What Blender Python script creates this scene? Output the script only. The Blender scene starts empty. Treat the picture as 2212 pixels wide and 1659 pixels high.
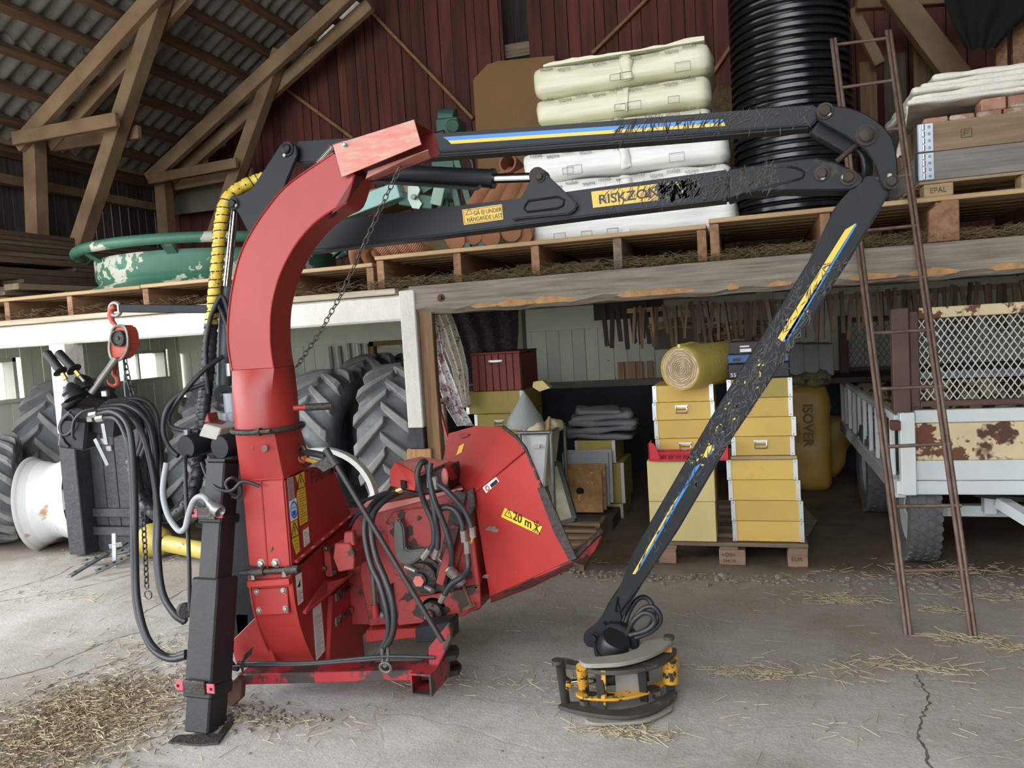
import bpy, bmesh, math, random
from math import sin, cos, tan, pi, radians, sqrt, atan2, hypot
from mathutils import Vector, Matrix
random.seed(7)
S = bpy.context.scene
COL = S.collection
V = Vector

# ------------------------------------------------------------------ camera
FPX = 1662.0; CX, CY = 1106.0, 829.5
YAW = radians(17.2); PIT = math.atan((829.5 - 716) / FPX); ROL = radians(3.55)
CAM = V((0, 0, 1.4))
_f = V((-sin(YAW) * cos(PIT), cos(YAW) * cos(PIT), -sin(PIT)))
_r0 = V((cos(YAW), sin(YAW), 0)); _u0 = _r0.cross(_f)
_r = cos(ROL) * _r0 - sin(ROL) * _u0; _u = cos(ROL) * _u0 + sin(ROL) * _r0
cd = bpy.data.cameras.new('camera'); cam = bpy.data.objects.new('camera', cd); COL.objects.link(cam)
cd.sensor_fit = 'HORIZONTAL'; cd.sensor_width = 36; cd.lens = FPX / 2212 * 36; cd.clip_start = 0.05
cam.matrix_world = Matrix(((_r.x, _u.x, -_f.x, CAM.x), (_r.y, _u.y, -_f.y, CAM.y), (_r.z, _u.z, -_f.z, CAM.z), (0, 0, 0, 1)))
S.camera = cam

# ------------------------------------------------------------------ sky, sun, exposure
W = bpy.data.worlds.new('overcast_sky'); S.world = W; W.use_nodes = True
_bg = W.node_tree.nodes['Background']
_bg.inputs[0].default_value = (0.90, 0.95, 1.0, 1); _bg.inputs[1].default_value = 2.6
sd = bpy.data.lights.new('hazy_sun', 'SUN'); sd.energy = 1.5; sd.angle = radians(40); sd.color = (1, .95, .88)
sun = bpy.data.objects.new('hazy_sun', sd); COL.objects.link(sun); sun.rotation_euler = (radians(62), 0, radians(-58))
S.view_settings.view_transform = 'Standard'; S.view_settings.look = 'None'
S.view_settings.gamma = 1; S.view_settings.use_curve_mapping = False
S.view_settings.exposure = 1.15
S.cycles.max_bounces = 7; S.cycles.diffuse_bounces = 3; S.cycles.glossy_bounces = 2; S.cycles.adaptive_threshold = 0.1

# ------------------------------------------------------------------ photo pixel -> point in the barn (x along loft, y into barn, z up)
def ray(px, py): return _f + (px - CX) / FPX * _r - (py - CY) / FPX * _u
def PY(px, py, y): d = ray(px, py); return CAM + d * ((y - CAM.y) / d.y)
def PX(px, py, x): d = ray(px, py); return CAM + d * ((x - CAM.x) / d.x)
def PZ(px, py, z=0.0): d = ray(px, py); return CAM + d * ((z - CAM.z) / d.z)
def pg(y, pts): return [(p.x, p.z) for p in (PY(a, b, y) for a, b in pts)]

# ------------------------------------------------------------------ mesh builder
def rotm(rx=0, ry=0, rz=0): return Matrix.Rotation(rz, 3, 'Z') @ Matrix.Rotation(ry, 3, 'Y') @ Matrix.Rotation(rx, 3, 'X')
def crom(pts, res=6, closed=False):
    P = [V(p) for p in pts]; n = len(P)
    if n < 3: return P
    out = []
    rng = range(n) if closed else range(n - 1)
    for i in rng:
        if closed: a, b, c, d = P[i - 1], P[i], P[(i + 1) % n], P[(i + 2) % n]
        else: a, b, c, d = P[max(i - 1, 0)], P[i], P[i + 1], P[min(i + 2, n - 1)]
        for k in range(res):
            t = k / res
            out.append(.5 * (2 * b + (c - a) * t + (2 * a - 5 * b + 4 * c - d) * t * t + (3 * b - a - 3 * c + d) * t ** 3))
    if not closed: out.append(P[-1])
    return out
class MB:
    def __init__(s): s.v = []; s.f = []
    def add(s, vs, fs):
        o = len(s.v); s.v += [V(p) for p in vs]; s.f += [tuple(i + o for i in f) for f in fs]; return s
    def box(s, x0, x1, y0, y1, z0, z1):
        return s.add([(x, y, z) for z in (z0, z1) for y in (y0, y1) for x in (x0, x1)],
                     [(0, 2, 3, 1), (4, 5, 7, 6), (0, 1, 5, 4), (2, 6, 7, 3), (0, 4, 6, 2), (1, 3, 7, 5)])
    def obox(s, c, d, R=None):
        c = V(c); R = R or Matrix.Identity(3); h = V(d) / 2
        return s.add([c + R @ V((i * h.x, j * h.y, k * h.z)) for k in (-1, 1) for j in (-1, 1) for i in (-1, 1)],
                     [(0, 2, 3, 1), (4, 5, 7, 6), (0, 1, 5, 4), (2, 6, 7, 3), (0, 4, 6, 2), (1, 3, 7, 5)])
    def bar(s, p, q, w, h, up=(0, 0, 1)):
        p, q = V(p), V(q); a = (q - p); L = a.length; a = a / L
        b = V(up).cross(a)
        if b.length < 1e-4: b = V((1, 0, 0)).cross(a)
        b.normalize(); c = a.cross(b)
        R = Matrix((a, b, c)).transposed()
        return s.obox((p + q) / 2, (L, w, h), R)
    def prism(s, poly, a, b, ax='y'):
        n = len(poly)
        g = {'y': lambda u, v, t: (u, t, v), 'x': lambda u, v, t: (t, u, v), 'z': lambda u, v, t: (u, v, t)}[ax]
        vs = [g(u, v, a) for u, v in poly] + [g(u, v, b) for u, v in poly]
        return s.add(vs, [tuple(range(n)), tuple(range(2 * n - 1, n - 1, -1))] + [(i, (i + 1) % n, n + (i + 1) % n, n + i) for i in range(n)])
    def loft(s, rings, cap=True, closed=False):
        n = len(rings[0]); vs = [p for r in rings for p in r]; fs = []
        m = len(rings)
        for i in range(m if closed else m - 1):
            j = (i + 1) % m
            for k in range(n): fs.append((i * n + k, i * n + (k + 1) % n, j * n + (k + 1) % n, j * n + k))
        if cap and not closed: fs += [tuple(range(n)), tuple(range((m - 1) * n, m * n))]
        return s.add(vs, fs)
    def tube(s, pts, r, n=8, sm=0, closed=False, cap=True):
        P = crom(pts, sm, closed) if sm else [V(p) for p in pts]
        m = len(P); rs = r if isinstance(r, (list, tuple)) else [r] * m
        if len(rs) != m: rs = [rs[min(int(i * len(rs) / m), len(rs) - 1)] for i in range(m)]
        rings = []; nrm = None
        for i, p in enumerate(P):
            if closed: t = P[(i + 1) % m] - P[i - 1]
            else: t = P[min(i + 1, m - 1)] - P[max(i - 1, 0)]
            if t.length < 1e-9: t = V((0, 0, 1))
            t.normalize()
            if nrm is None:
                nrm = t.cross(V((0, 0, 1)) if abs(t.z) < .9 else V((1, 0, 0)))
            nrm = nrm - t * nrm.dot(t)
            if nrm.length < 1e-6: nrm = t.cross(V((0.3, 1, 0.2)))
            nrm.normalize(); b = t.cross(nrm)
            rings.append([p + rs[i] * (cos(2 * pi * k / n) * nrm + sin(2 * pi * k / n) * b) for k in range(n)])
        return s.loft(rings, cap, closed)
    def cyl(s, p, q, r, n=16, r2=None): return s.tube([p, q], [r, r if r2 is None else r2], n)
    def lathe(s, prof, o, ax, n=24, cap=True, closed=False):
        o = V(o); ax = V(ax).normalized(); a = ax.cross(V((0, 0, 1)) if abs(ax.z) < .9 else V((1, 0, 0))).normalized(); b = ax.cross(a)
        return s.loft([[o + ax * h + r * (cos(2 * pi * k / n) * a + sin(2 * pi * k / n) * b) for k in range(n)] for r, h in prof], cap, closed)
    def blob(s, c, d, R=None, nu=10, nv=7, e=1.0, jit=0):
        c = V(c); R = R or Matrix.Identity(3); vs = []; fs = []
        sg = lambda t: math.copysign(abs(t) ** e, t)
        for j in range(nv + 1):
            ph = -pi / 2 + pi * j / nv
            for i in range(nu):
                th = 2 * pi * i / nu
                p = V((sg(cos(ph)) * sg(cos(th)) * d[0] / 2, sg(cos(ph)) * sg(sin(th)) * d[1] / 2, sg(sin(ph)) * d[2] / 2))
                if jit: p *= 1 + random.uniform(-jit, jit)
                vs.append(c + R @ p)
        for j in range(nv):
            for i in range(nu): fs.append((j * nu + i, j * nu + (i + 1) % nu, (j + 1) * nu + (i + 1) % nu, (j + 1) * nu + i))
        return s.add(vs, fs)
    def xf(s, M): s.v = [M @ p for p in s.v]; return s
    def mesh(s, name, smooth=None, bevel=0, bseg=1):
        me = bpy.data.meshes.new(name)
        bm = bmesh.new()
        bv = [bm.verts.new(p) for p in s.v]
        for f in s.f:
            if len(set(f)) >= 3:
                try: bm.faces.new([bv[i] for i in f])
                except ValueError: pass
        bmesh.ops.remove_doubles(bm, verts=bm.verts, dist=1e-5)
        bmesh.ops.recalc_face_normals(bm, faces=bm.faces)
        if bevel:
            ed = [e for e in bm.edges if len(e.link_faces) == 2 and e.calc_face_angle(0) > .5]
            bmesh.ops.bevel(bm, geom=ed, offset=bevel, segments=bseg, affect='EDGES', clamp_overlap=True)
        bm.to_mesh(me); bm.free()
        if smooth is not None:
            for p in me.polygons: p.use_smooth = True
            me.set_sharp_from_angle(angle=radians(smooth))
        return me
ORG = {}
def props(o, label=None, cat=None, group=None, kind=None):
    for k, v in (('label', label), ('category', cat), ('group', group), ('kind', kind)):
        if v: o[k] = v
    return o
def thing(name, loc, label=None, cat=None, group=None, kind=None, parent=None):
    o = bpy.data.objects.new(name, None); o.empty_display_size = .1; COL.objects.link(o)
    loc = V(loc); ORG[o.name] = loc
    if parent: o.parent = parent; o.location = loc - ORG[parent.name]
    else: o.location = loc
    return props(o, label, cat, group, kind)
def obj(name, mb, mat, parent=None, smooth=None, bevel=0, bseg=1, label=None, cat=None, group=None, kind=None, org=None):
    """one mesh object; the builder's points are barn coordinates, the object sits at its base (top level) or under its parent"""
    if org is None:
        xs = [p.x for p in mb.v]; ys = [p.y for p in mb.v]; zs = [p.z for p in mb.v]
        org = V(((min(xs) + max(xs)) / 2, (min(ys) + max(ys)) / 2, min(zs)))
    org = V(org)
    mb.v = [p - org for p in mb.v]
    o = bpy.data.objects.new(name, mb.mesh(name, smooth, bevel, bseg)); COL.objects.link(o)
    for m in (mat if isinstance(mat, (list, tuple)) else [mat]): o.data.materials.append(m)
    ORG[o.name] = org
    if parent: o.parent = parent; o.location = org - ORG[parent.name]
    else: o.location = org
    return props(o, label, cat, group, kind)
def copy_tree(o, loc=None, rot=None, label=None, parent=None, dz=None):
    c = o.copy(); COL.objects.link(c); c.parent = parent
    if loc is not None: c.location = loc
    if rot is not None: c.rotation_euler = rot if not isinstance(rot, (int, float)) else (0, 0, rot)
    if label: c['label'] = label
    for ch in o.children: copy_tree(ch, parent=c)
    return c

# ------------------------------------------------------------------ materials
def lin(h):
    if isinstance(h, str): h = [int(h[i:i + 2], 16) / 255 for i in (0, 2, 4)]
    return tuple(c / 12.92 if c <= .04045 else ((c + .055) / 1.055) ** 2.4 for c in h)
MATS = {}
def M(name, col, rough=.6, metal=0, var=.12, vs=5.0, col2=None, bump=0.0, bs=30.0, st=(1, 1, 1), wear=None, rnd=0.0, spec=.5, wear2=None, det=3, emit=None):
    if name in MATS: return MATS[name]
    m = bpy.data.materials.new(name); MATS[name] = m; m.use_nodes = True
    nt = m.node_tree; N = nt.nodes; L = nt.links; b = N['Principled BSDF']
    b.inputs['Roughness'].default_value = rough; b.inputs['Metallic'].default_value = metal; b.inputs['Specular IOR Level'].default_value = spec
    c = lin(col)
    tc = N.new('ShaderNodeTexCoord'); oi = N.new('ShaderNodeObjectInfo')
    ad = N.new('ShaderNodeVectorMath'); ad.operation = 'ADD'
    sc = N.new('ShaderNodeVectorMath'); sc.operation = 'SCALE'; sc.inputs[0].default_value = (7.3, 3.1, 5.7)
    L.new(oi.outputs['Random'], sc.inputs['Scale']); L.new(tc.outputs['Object'], ad.inputs[0]); L.new(sc.outputs[0], ad.inputs[1])
    mp = N.new('ShaderNodeMapping'); mp.inputs['Scale'].default_value = st; L.new(ad.outputs[0], mp.inputs[0])
    def noise(scale, src=mp, d=det, rg=.6):
        n = N.new('ShaderNodeTexNoise'); n.inputs['Scale'].default_value = scale; n.inputs['Detail'].default_value = d; n.inputs['Roughness'].default_value = rg
        L.new(src.outputs[0], n.inputs['Vector']); return n
    def mix(fac, a, bb, typ='MIX'):
        x = N.new('ShaderNodeMix'); x.data_type = 'RGBA'; x.blend_type = typ
        if hasattr(fac, 'is_linked'): L.new(fac, x.inputs[0])
        else: x.inputs[0].default_value = fac
        for k, q in ((6, a), (7, bb)):
            if hasattr(q, 'is_linked'): L.new(q, x.inputs[k])
            else: x.inputs[k].default_value = (*q, 1)
        return x.outputs[2]
    def ramp(src, lo, hi):
        r = N.new('ShaderNodeMapRange'); r.inputs[1].default_value = lo; r.inputs[2].default_value = hi; L.new(src, r.inputs[0]); return r.outputs[0]
    n1 = noise(vs)
    ca = lin(col2) if col2 else tuple(x * (1 - var) for x in c)
    cb = c if col2 else tuple(min(x * (1 + var), 1) for x in c)
    out = mix(ramp(n1.outputs[0], .3, .7), ca, cb)
    for k, w in enumerate((wear, wear2)):
        if w:
            wc, th, ws = w[:3]; soft = w[3] if len(w) > 3 else .03
            n2 = noise(ws, mp, 4, .65)
            out = mix(ramp(n2.outputs[0], th, th + soft), out, lin(wc))
    if rnd:
        mm = N.new('ShaderNodeMapRange'); mm.inputs[3].default_value = 1 - rnd; mm.inputs[4].default_value = 1 + rnd
        L.new(oi.outputs['Random'], mm.inputs[0])
        hs = N.new('ShaderNodeHueSaturation'); L.new(mm.outputs[0], hs.inputs['Value']); L.new(out, hs.inputs['Color']); out = hs.outputs[0]
    L.new(out, b.inputs['Base Color'])
    if bump:
        nb = noise(bs); bu = N.new('ShaderNodeBump'); bu.inputs['Strength'].default_value = bump; bu.inputs['Distance'].default_value = .02
        L.new(nb.outputs[0], bu.inputs['Height']); L.new(bu.outputs[0], b.inputs['Normal'])
    if emit: b.inputs['Emission Color'].default_value = (*c, 1); b.inputs['Emission Strength'].default_value = emit
    return m
def wood(name, col, col2, ax='x', rnd=.12, rough=.75, wear=None, bump=.25, f=1.0):
    k = {'x': (.8, 14, 14), 'y': (14, .8, 14), 'z': (14, 14, .8)}[ax]
    return M(name, col, rough, 0, vs=2.2 * f, col2=col2, st=k, bump=bump, bs=3.0 * f, rnd=rnd, wear=wear, det=4)
def text_mesh(name, s, h, mat, parent, o, xd, ud, depth=.0008, align='LEFT', sx=1.0, bold=0.0, fitw=None, **kw):
    """flat lettering: o = lower left (or centre) point, xd = reading direction, ud = up direction"""
    cu = bpy.data.curves.new(name, 'FONT'); cu.body = s; cu.size = h * 1.38; cu.extrude = depth; cu.align_x = align; cu.offset = bold; cu.resolution_u = 3
    t = bpy.data.objects.new(name + '_curve', cu); COL.objects.link(t)
    me = bpy.data.meshes.new_from_object(t.evaluated_get(bpy.context.evaluated_depsgraph_get()))
    bpy.data.objects.remove(t); bpy.data.curves.remove(cu)
    xd = V(xd).normalized(); ud = V(ud); ud = (ud - xd * ud.dot(xd)).normalized(); nd = xd.cross(ud)
    R = Matrix((xd, ud, nd)).transposed()
    if fitw: xs = [v.co.x for v in me.vertices]; sx = fitw / (max(xs) - min(xs))
    for v in me.vertices: v.co = R @ V((v.co.x * sx, v.co.y, v.co.z))
    ob = bpy.data.objects.new(name, me); COL.objects.link(ob); me.materials.clear(); me.materials.append(mat)
    o = V(o); ORG[ob.name] = o
    if parent: ob.parent = parent; ob.location = o - ORG[parent.name]
    else: ob.location = o
    return props(ob, **kw)
def chain(mb, path, L=.03, w=.011, r=.003, n=5):
    P = [V(p) for p in path]; acc = [0]
    for a, b in zip(P, P[1:]): acc.append(acc[-1] + (b - a).length)
    d = 0; k = 0
    while d < acc[-1] - L * .3:
        i = max(j for j in range(len(P) - 1) if acc[j] <= d + 1e-9)
        t = (P[i + 1] - P[i]).normalized(); c = P[i] + t * (d - acc[i])
        a = t.cross(V((0, 1, 0)) if abs(t.y) < .9 else V((1, 0, 0))).normalized(); b = t.cross(a)
        s = a if k % 2 else b
        h = L * .5
        mb.tube([c + t * (h * u) + s * (w * v) for u, v in ((-.9, 0), (-.65, .8), (0, 1), (.65, .8), (.9, 0), (.65, -.8), (0, -1), (-.65, -.8))], r, n, closed=True)
        d += L * .72; k += 1
    return mb
# ================================================================== materials shared by many things
WX = wood('weathered_wood_x', '8d7c6a', '6a5a4b', 'x'); WY = wood('weathered_wood_y', '8d7c6a', '5f5144', 'y')
NEWX = wood('fresh_pine_x', 'c9ab84', 'a3835f', 'x', rnd=.1); NEWY = wood('fresh_pine_y', 'a97f5e', '7d5a40', 'y', rnd=.12)
BROWNX = wood('brown_timber_x', '8a6a4c', '5f4630', 'x'); BROWNY = wood('brown_timber_y', '7d6350', '59432f', 'y', rnd=.2); BROWNZ = wood('brown_timber_z', '8f6f4e', '654a32', 'z')
TIMB = M('truss_timber', '9a8062', .75, vs=3, col2='775d43', bump=.2, bs=20, rnd=.12)
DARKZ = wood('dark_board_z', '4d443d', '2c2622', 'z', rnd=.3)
REDZ = M('falu_red_board', '6d3a31', .85, vs=1.4, col2='482825', st=(9, 9, .7), wear=('7d6658', .66, 1.6, .12), bump=.2, bs=4, rnd=.28)
PGREEN = M('pale_green_paint', 'e6e8d3', .6, vs=2.5, var=.08, wear=('4d4a3e', .70, 11, .02), rnd=.06)
WHITEP = M('flaking_white_paint', 'd6d4cb', .65, vs=5, var=.07, wear=('8e8375', .66, 5, .08), bump=.35, bs=28, rnd=.02)
TAR = M('black_tar_paint', '2b2d31', .6, vs=9, var=.3, wear=('6a5238', .7, 7, .05), bump=.3, bs=25)
STEELG = M('grey_steel', '8b8d8e', .35, .8, vs=14, var=.2)
CHROME = M('chrome', 'd8dcdf', .12, 1, var=.03)
RUST = M('rusty_steel', '6d4a3a', .75, .2, vs=11, col2='4a342b', bump=.2, bs=60)
BLACKP = M('black_plastic', '1c1d1f', .45, var=.15)

# ================================================================== floor
def floor_mat():
    m = bpy.data.materials.new('worn_concrete'); m.use_nodes = True; nt = m.node_tree; N = nt.nodes; L = nt.links; b = N['Principled BSDF']
    b.inputs['Roughness'].default_value = .82
    g = N.new('ShaderNodeNewGeometry')
    def noise(s, d=5, r=.6, src=None, st=None):
        n = N.new('ShaderNodeTexNoise'); n.inputs['Scale'].default_value = s; n.inputs['Detail'].default_value = d; n.inputs['Roughness'].default_value = r
        v = src or g.outputs['Position']
        if st:
            mp = N.new('ShaderNodeMapping'); mp.inputs['Scale'].default_value = st; mp.inputs['Rotation'].default_value = (0, 0, .35); L.new(v, mp.inputs[0]); v = mp.outputs[0]
        L.new(v, n.inputs['Vector']); return n.outputs[0]
    def rng(x, a, bb, lo=0, hi=1):
        r = N.new('ShaderNodeMapRange'); r.inputs[1].default_value = a; r.inputs[2].default_value = bb; r.inputs[3].default_value = lo; r.inputs[4].default_value = hi; L.new(x, r.inputs[0]); return r.outputs[0]
    def mix(f, a, c, t='MIX'):
        x = N.new('ShaderNodeMix'); x.data_type = 'RGBA'; x.blend_type = t
        if hasattr(f, 'is_linked'): L.new(f, x.inputs[0])
        else: x.inputs[0].default_value = f
        for k, q in ((6, a), (7, c)):
            if hasattr(q, 'is_linked'): L.new(q, x.inputs[k])
            else: x.inputs[k].default_value = (*lin(q), 1)
        return x.outputs[2]
    def math_(op, a, c):
        x = N.new('ShaderNodeMath'); x.operation = op
        for k, q in enumerate((a, c)):
            if hasattr(q, 'is_linked'): L.new(q, x.inputs[k])
            else: x.inputs[k].default_value = q
        return x.outputs[0]
    base = mix(rng(noise(1.1), .3, .7), '9a958e', 'b6b3ae')
    base = mix(rng(noise(26, 6, .7), .3, .75), base, 'bfbdb9')
    base = mix(rng(noise(.8, 6, .62), .46, .62, 0, .8), base, '877c70')
    base = mix(rng(noise(7, 6, .7, st=(.35, 1.6, 1)), .56, .75, 0, .6), base, '6f655a')
    base = mix(rng(noise(90, 3, .6), .62, .75, 0, .6), base, '6a6259')
    base = mix(rng(noise(160, 2, .5), .60, .72, 0, .45), base, 'd2d0cc')
    # earth tracked over the floor towards and beyond the kerb line
    sx = N.new('ShaderNodeSeparateXYZ'); L.new(g.outputs['Position'], sx.inputs[0])
    tr_ = math_('ADD', math_('ADD', sx.outputs[1], math_('MULTIPLY', sx.outputs[0], .25)), math_('MULTIPLY', noise(1.3, 6, .65), 1.6))
    base = mix(rng(tr_, 3.2, 4.4, 0, .62), base, mix(rng(noise(9, 6, .7), .3, .7), '7d7064', '93877a'))
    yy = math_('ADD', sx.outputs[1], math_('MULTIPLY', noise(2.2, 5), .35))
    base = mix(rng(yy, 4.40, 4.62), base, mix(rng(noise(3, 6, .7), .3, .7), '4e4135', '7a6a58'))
    # cracks and slab joints
    vo = N.new('ShaderNodeTexVoronoi'); vo.feature = 'DISTANCE_TO_EDGE'; vo.inputs['Scale'].default_value = .62
    wp = N.new('ShaderNodeVectorMath'); wp.operation = 'ADD'
    nz = N.new('ShaderNodeTexNoise'); nz.inputs['Scale'].default_value = 2.5; nz.inputs['Detail'].default_value = 6; L.new(g.outputs['Position'], nz.inputs['Vector'])
    sc = N.new('ShaderNodeVectorMath'); sc.operation = 'SCALE'; sc.inputs['Scale'].default_value = .45; L.new(nz.outputs['Color'], sc.inputs[0])
    L.new(g.outputs['Position'], wp.inputs[0]); L.new(sc.outputs[0], wp.inputs[1]); L.new(wp.outputs[0], vo.inputs['Vector'])
    ck = rng(vo.outputs['Distance'], .002, .007, 1, 0)
    base = mix(math_('MULTIPLY', ck, rng(noise(.9), .5, .75, 0, .7)), base, '756b62')
    L.new(base, b.inputs['Base Color'])
    h = math_('ADD', math_('MULTIPLY', noise(70, 6, .7), .5), math_('SUBTRACT', math_('MULTIPLY', noise(5, 5), 1.0), math_('MULTIPLY', ck, .12)))
    bu = N.new('ShaderNodeBump'); bu.inputs['Strength'].default_value = .3; bu.inputs['Distance'].default_value = .03; L.new(h, bu.inputs['Height']); L.new(bu.outputs[0], b.inputs['Normal'])
    return m
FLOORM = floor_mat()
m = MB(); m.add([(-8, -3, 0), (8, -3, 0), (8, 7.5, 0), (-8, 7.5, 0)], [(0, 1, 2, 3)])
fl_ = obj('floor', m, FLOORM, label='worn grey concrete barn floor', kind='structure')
JNT = M('joint_dirt', '5d554b', .95, vs=12, var=.3); _rj = random.Random(2)
for pts in ([(-10, 1281), (60, 1262), (123, 1242), (160, 1222)], [(-10, 1470), (98, 1443), (156, 1418), (246, 1381), (300, 1366)], [(-10, 1546), (61, 1504), (135, 1471), (246, 1430), (330, 1400)], [(-10, 1301), (100, 1283), (205, 1262), (300, 1236)], [(307, 1324), (360, 1296), (413, 1266)], [(1978, 1456), (1990, 1480), (2007, 1509), (1996, 1540), (1982, 1578), (1996, 1620), (2013, 1670)], [(-10, 1628), (90, 1600), (200, 1560), (300, 1520)]):
    P = crom([PZ(a, b, .0008) for a, b in pts], 7); L_, R_ = [], []
    for i, p in enumerate(P):
        t = (P[min(i + 1, len(P) - 1)] - P[max(i - 1, 0)]).normalized(); s_ = V((-t.y, t.x, 0)); j_ = s_ * _rj.uniform(-.008, .008); w_ = _rj.uniform(.0015, .006); L_.append(p + j_ + s_ * w_); R_.append(p + j_ - s_ * w_)
    obj('slab_joint', MB().add(L_ + R_, [(i, i + 1, len(P) + i + 1, len(P) + i) for i in range(len(P) - 1)]), JNT, fl_)
m = MB(); m.add([(-60, -60, -.06), (60, -60, -.06), (60, 60, -.06), (-60, 60, -.06)], [(0, 1, 2, 3)])
obj('ground_outside', m, M('yard_gravel', '9a968c', .9, vs=.5, var=.2), label='pale gravel yard around the barn', kind='structure')

# broken kerb line under the loft edge
KR = M('crumbled_concrete', '877e74', .95, vs=30, var=.25, bump=.5, bs=50)
m = MB(); rr = random.Random(3)
for i in range(900):
    x = rr.uniform(-3.2, 2.4); y = 4.2 + rr.gauss(0, .04) + .01 * sin(x * 4); s = rr.uniform(.008, .026) * (1.6 if rr.random() < .08 else 1)
    m.blob((x, y, s * .15), (s * 1.5, s * 1.2, s * .7), rotm(0, 0, rr.uniform(0, 3)), 6, 4, jit=.2)
obj('kerb_rubble', m, KR, label='crumbled concrete along the kerb line in front of the loft', kind='stuff')

# ================================================================== lower walls (x=-6.2 left, y=7.3 back)
wl = thing('wall_left', (-6.2, 5.5, 0), 'pale green boarded stable wall with small windows', kind='structure')
WIN = [(6.43, 7.06, 1.14, 1.44), (4.55, 5.22, 1.08, 1.44)]
def wall_boards(par, axis, c, a0, a1, z0, z1, w, mat, name='plank', gap=.004, th=.02, holes=(), jit=.003, rr=random.Random(5), ztop=None):
    a = a0
    while a < a1 - .01:
        ww = w * rr.uniform(.85, 1.15); e = min(a + ww, a1)
        spans = [(z0, ztop((a + e) / 2) if ztop else z1)]
        for (h0, h1, y0, y1) in holes:
            if a < h1 - .02 and e > h0 + .02:
                spans = [q for s0, s1 in spans for q in ((s0, min(s1, y0)), (max(s0, y1), s1)) if q[1] - q[0] > .02]
        d = rr.uniform(-jit, jit)
        for s0, s1 in spans:
            mb = MB()
            if axis == 'x': mb.box(c + d, c + d + th, a + gap / 2, e - gap / 2, s0, s1)
            else: mb.box(a + gap / 2, e - gap / 2, c + d, c + d + th, s0, s1)
            obj(name, mb, mat, par)
        a = e
wall_boards(wl, 'x', -6.2, 3.6, 7.28, 0, 1.62, .125, PGREEN, holes=WIN)
FRM = M('window_frame_paint', 'd8d6c4', .5, var=.06, vs=8)
GL = M('dusty_window_glass', 'dfe6ea', .1, var=.02)
GL.node_tree.nodes['Principled BSDF'].inputs['Transmission Weight'].default_value = 1.0
for k, (y0, y1, z0, z1) in enumerate(WIN):
    w = thing('window_%d' % (k + 1), (-6.25, (y0 + y1) / 2, z0), ['small two-pane stable window glowing with daylight behind the tyres', 'stable window behind the tyre pile beside the white post'][k], kind='structure')
    fr = MB(); t = .035
    fr.box(-6.34, -6.18, y0, y0 + t, z0, z1).box(-6.34, -6.18, y1 - t, y1, z0, z1).box(-6.34, -6.18, y0, y1, z1 - t, z1).box(-6.36, -6.15, y0 - .02, y1 + .02, z0 - .03, z0)
    obj('frame', fr, FRM, w)
    mm = (y0 + y1) / 2
    obj('mullion', MB().box(-6.32, -6.27, mm - .012, mm + .012, z0, z1), FRM, w)
    for a, b in ((y0 + t, mm - .012), (mm + .012, y1 - t)): obj('pane', MB().box(-6.30, -6.296, a, b, z0, z1 - t), GL, w)
wb = thing('wall_back', (0, 7.3, 0), 'pale green boarded stable back wall with chipped paint', kind='structure')
wall_boards(wb, 'y', 7.3, -6.2, 4.2, .86, 1.38, .13, PGREEN)
obj('top_board', MB().box(-6.2, 6.2, 7.27, 7.3, 1.38, 1.66), PGREEN, wb, bevel=.004)
obj('lower_wall_panel', MB().box(-6.2, 6.2, 7.28, 7.32, 0, .86), M('dark_dado', '2c2f33', .8, var=.3, vs=3), wb)
obj('rail', MB().box(-6.2, 6.2, 7.24, 7.3, .82, .88), M('grey_rail', '7d7b72', .8), wb)

# ceiling under the loft
cl = thing('ceiling', (0, 5.8, 1.6), 'grey-white painted board ceiling under the loft', kind='structure')
CEI = wood('ceiling_paint', 'b9b8ae', '93928a', 'x', rnd=.08)
for i in range(18):
    y = 4.44 + i * .16
    obj('plank', MB().box(-6.2, 6.2, y, y + .156, 1.60, 1.62), CEI, cl)
obj('loft_floor', MB().box(-6.2, 6.2, 4.3, 7.28, 1.64, 1.70), WX, label='rough board floor of the loft under the pallets', kind='structure')

# ================================================================== loft beams and posts
m = MB().box(-6.2, -1.97, 4.25, 4.45, 1.505, 1.66)
obj('loft_beam', m, WHITEP, bevel=.012, label='white-painted timber beam carrying the loft over the tyres', kind='structure')
m = MB().box(-6.2, -2.0, 4.22, 4.40, 1.664, 1.70)
obj('loft_beam_board', m, wood('pale_edge_board', 'd8cdb8', 'a8967c', 'x'), bevel=.004, label='flat pale board lying on the white loft beam', kind='structure')
BEAMG = wood('grey_sawn_beam', '9d9284', '6d6358', 'x', wear=('5a5048', .66, 2.2, .1), bump=.5, f=1.6)
m = MB(); n = 60
rings = []
for i in range(n + 1):
    x = -1.90 + (3.9 + 1.9) * i / n; j = .012 * sin(i * 1.7) + .008 * sin(i * .6)
    rings.append([(x, 4.20, 1.70), (x, 4.42, 1.705), (x, 4.42, 1.53), (x, 4.235, 1.528 + .5 * j), (x, 4.20, 1.555 + j)])
m.loft(rings)
gb = obj('loft_beam', m, BEAMG, label='heavy grey sawn beam with splintered lower edge', kind='structure')
SPL = M('splintered_wood', 'b58a5c', .8, var=.25, vs=22)
rr = random.Random(11)
m = MB()
for i in range(34):
    x = -1.6 + 5.2 * rr.random(); w = rr.uniform(.05, .28)
    m.add([(x, 4.197, 1.56), (x + w * .4, 4.194, 1.575 + rr.uniform(0, .012)), (x + w, 4.197, 1.562), (x + w * .9, 4.2, 1.548), (x + w * .2, 4.2, 1.545)], [(0, 1, 2, 3, 4)])
obj('splintered_edge', m, SPL, gb, kind='stuff')
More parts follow.
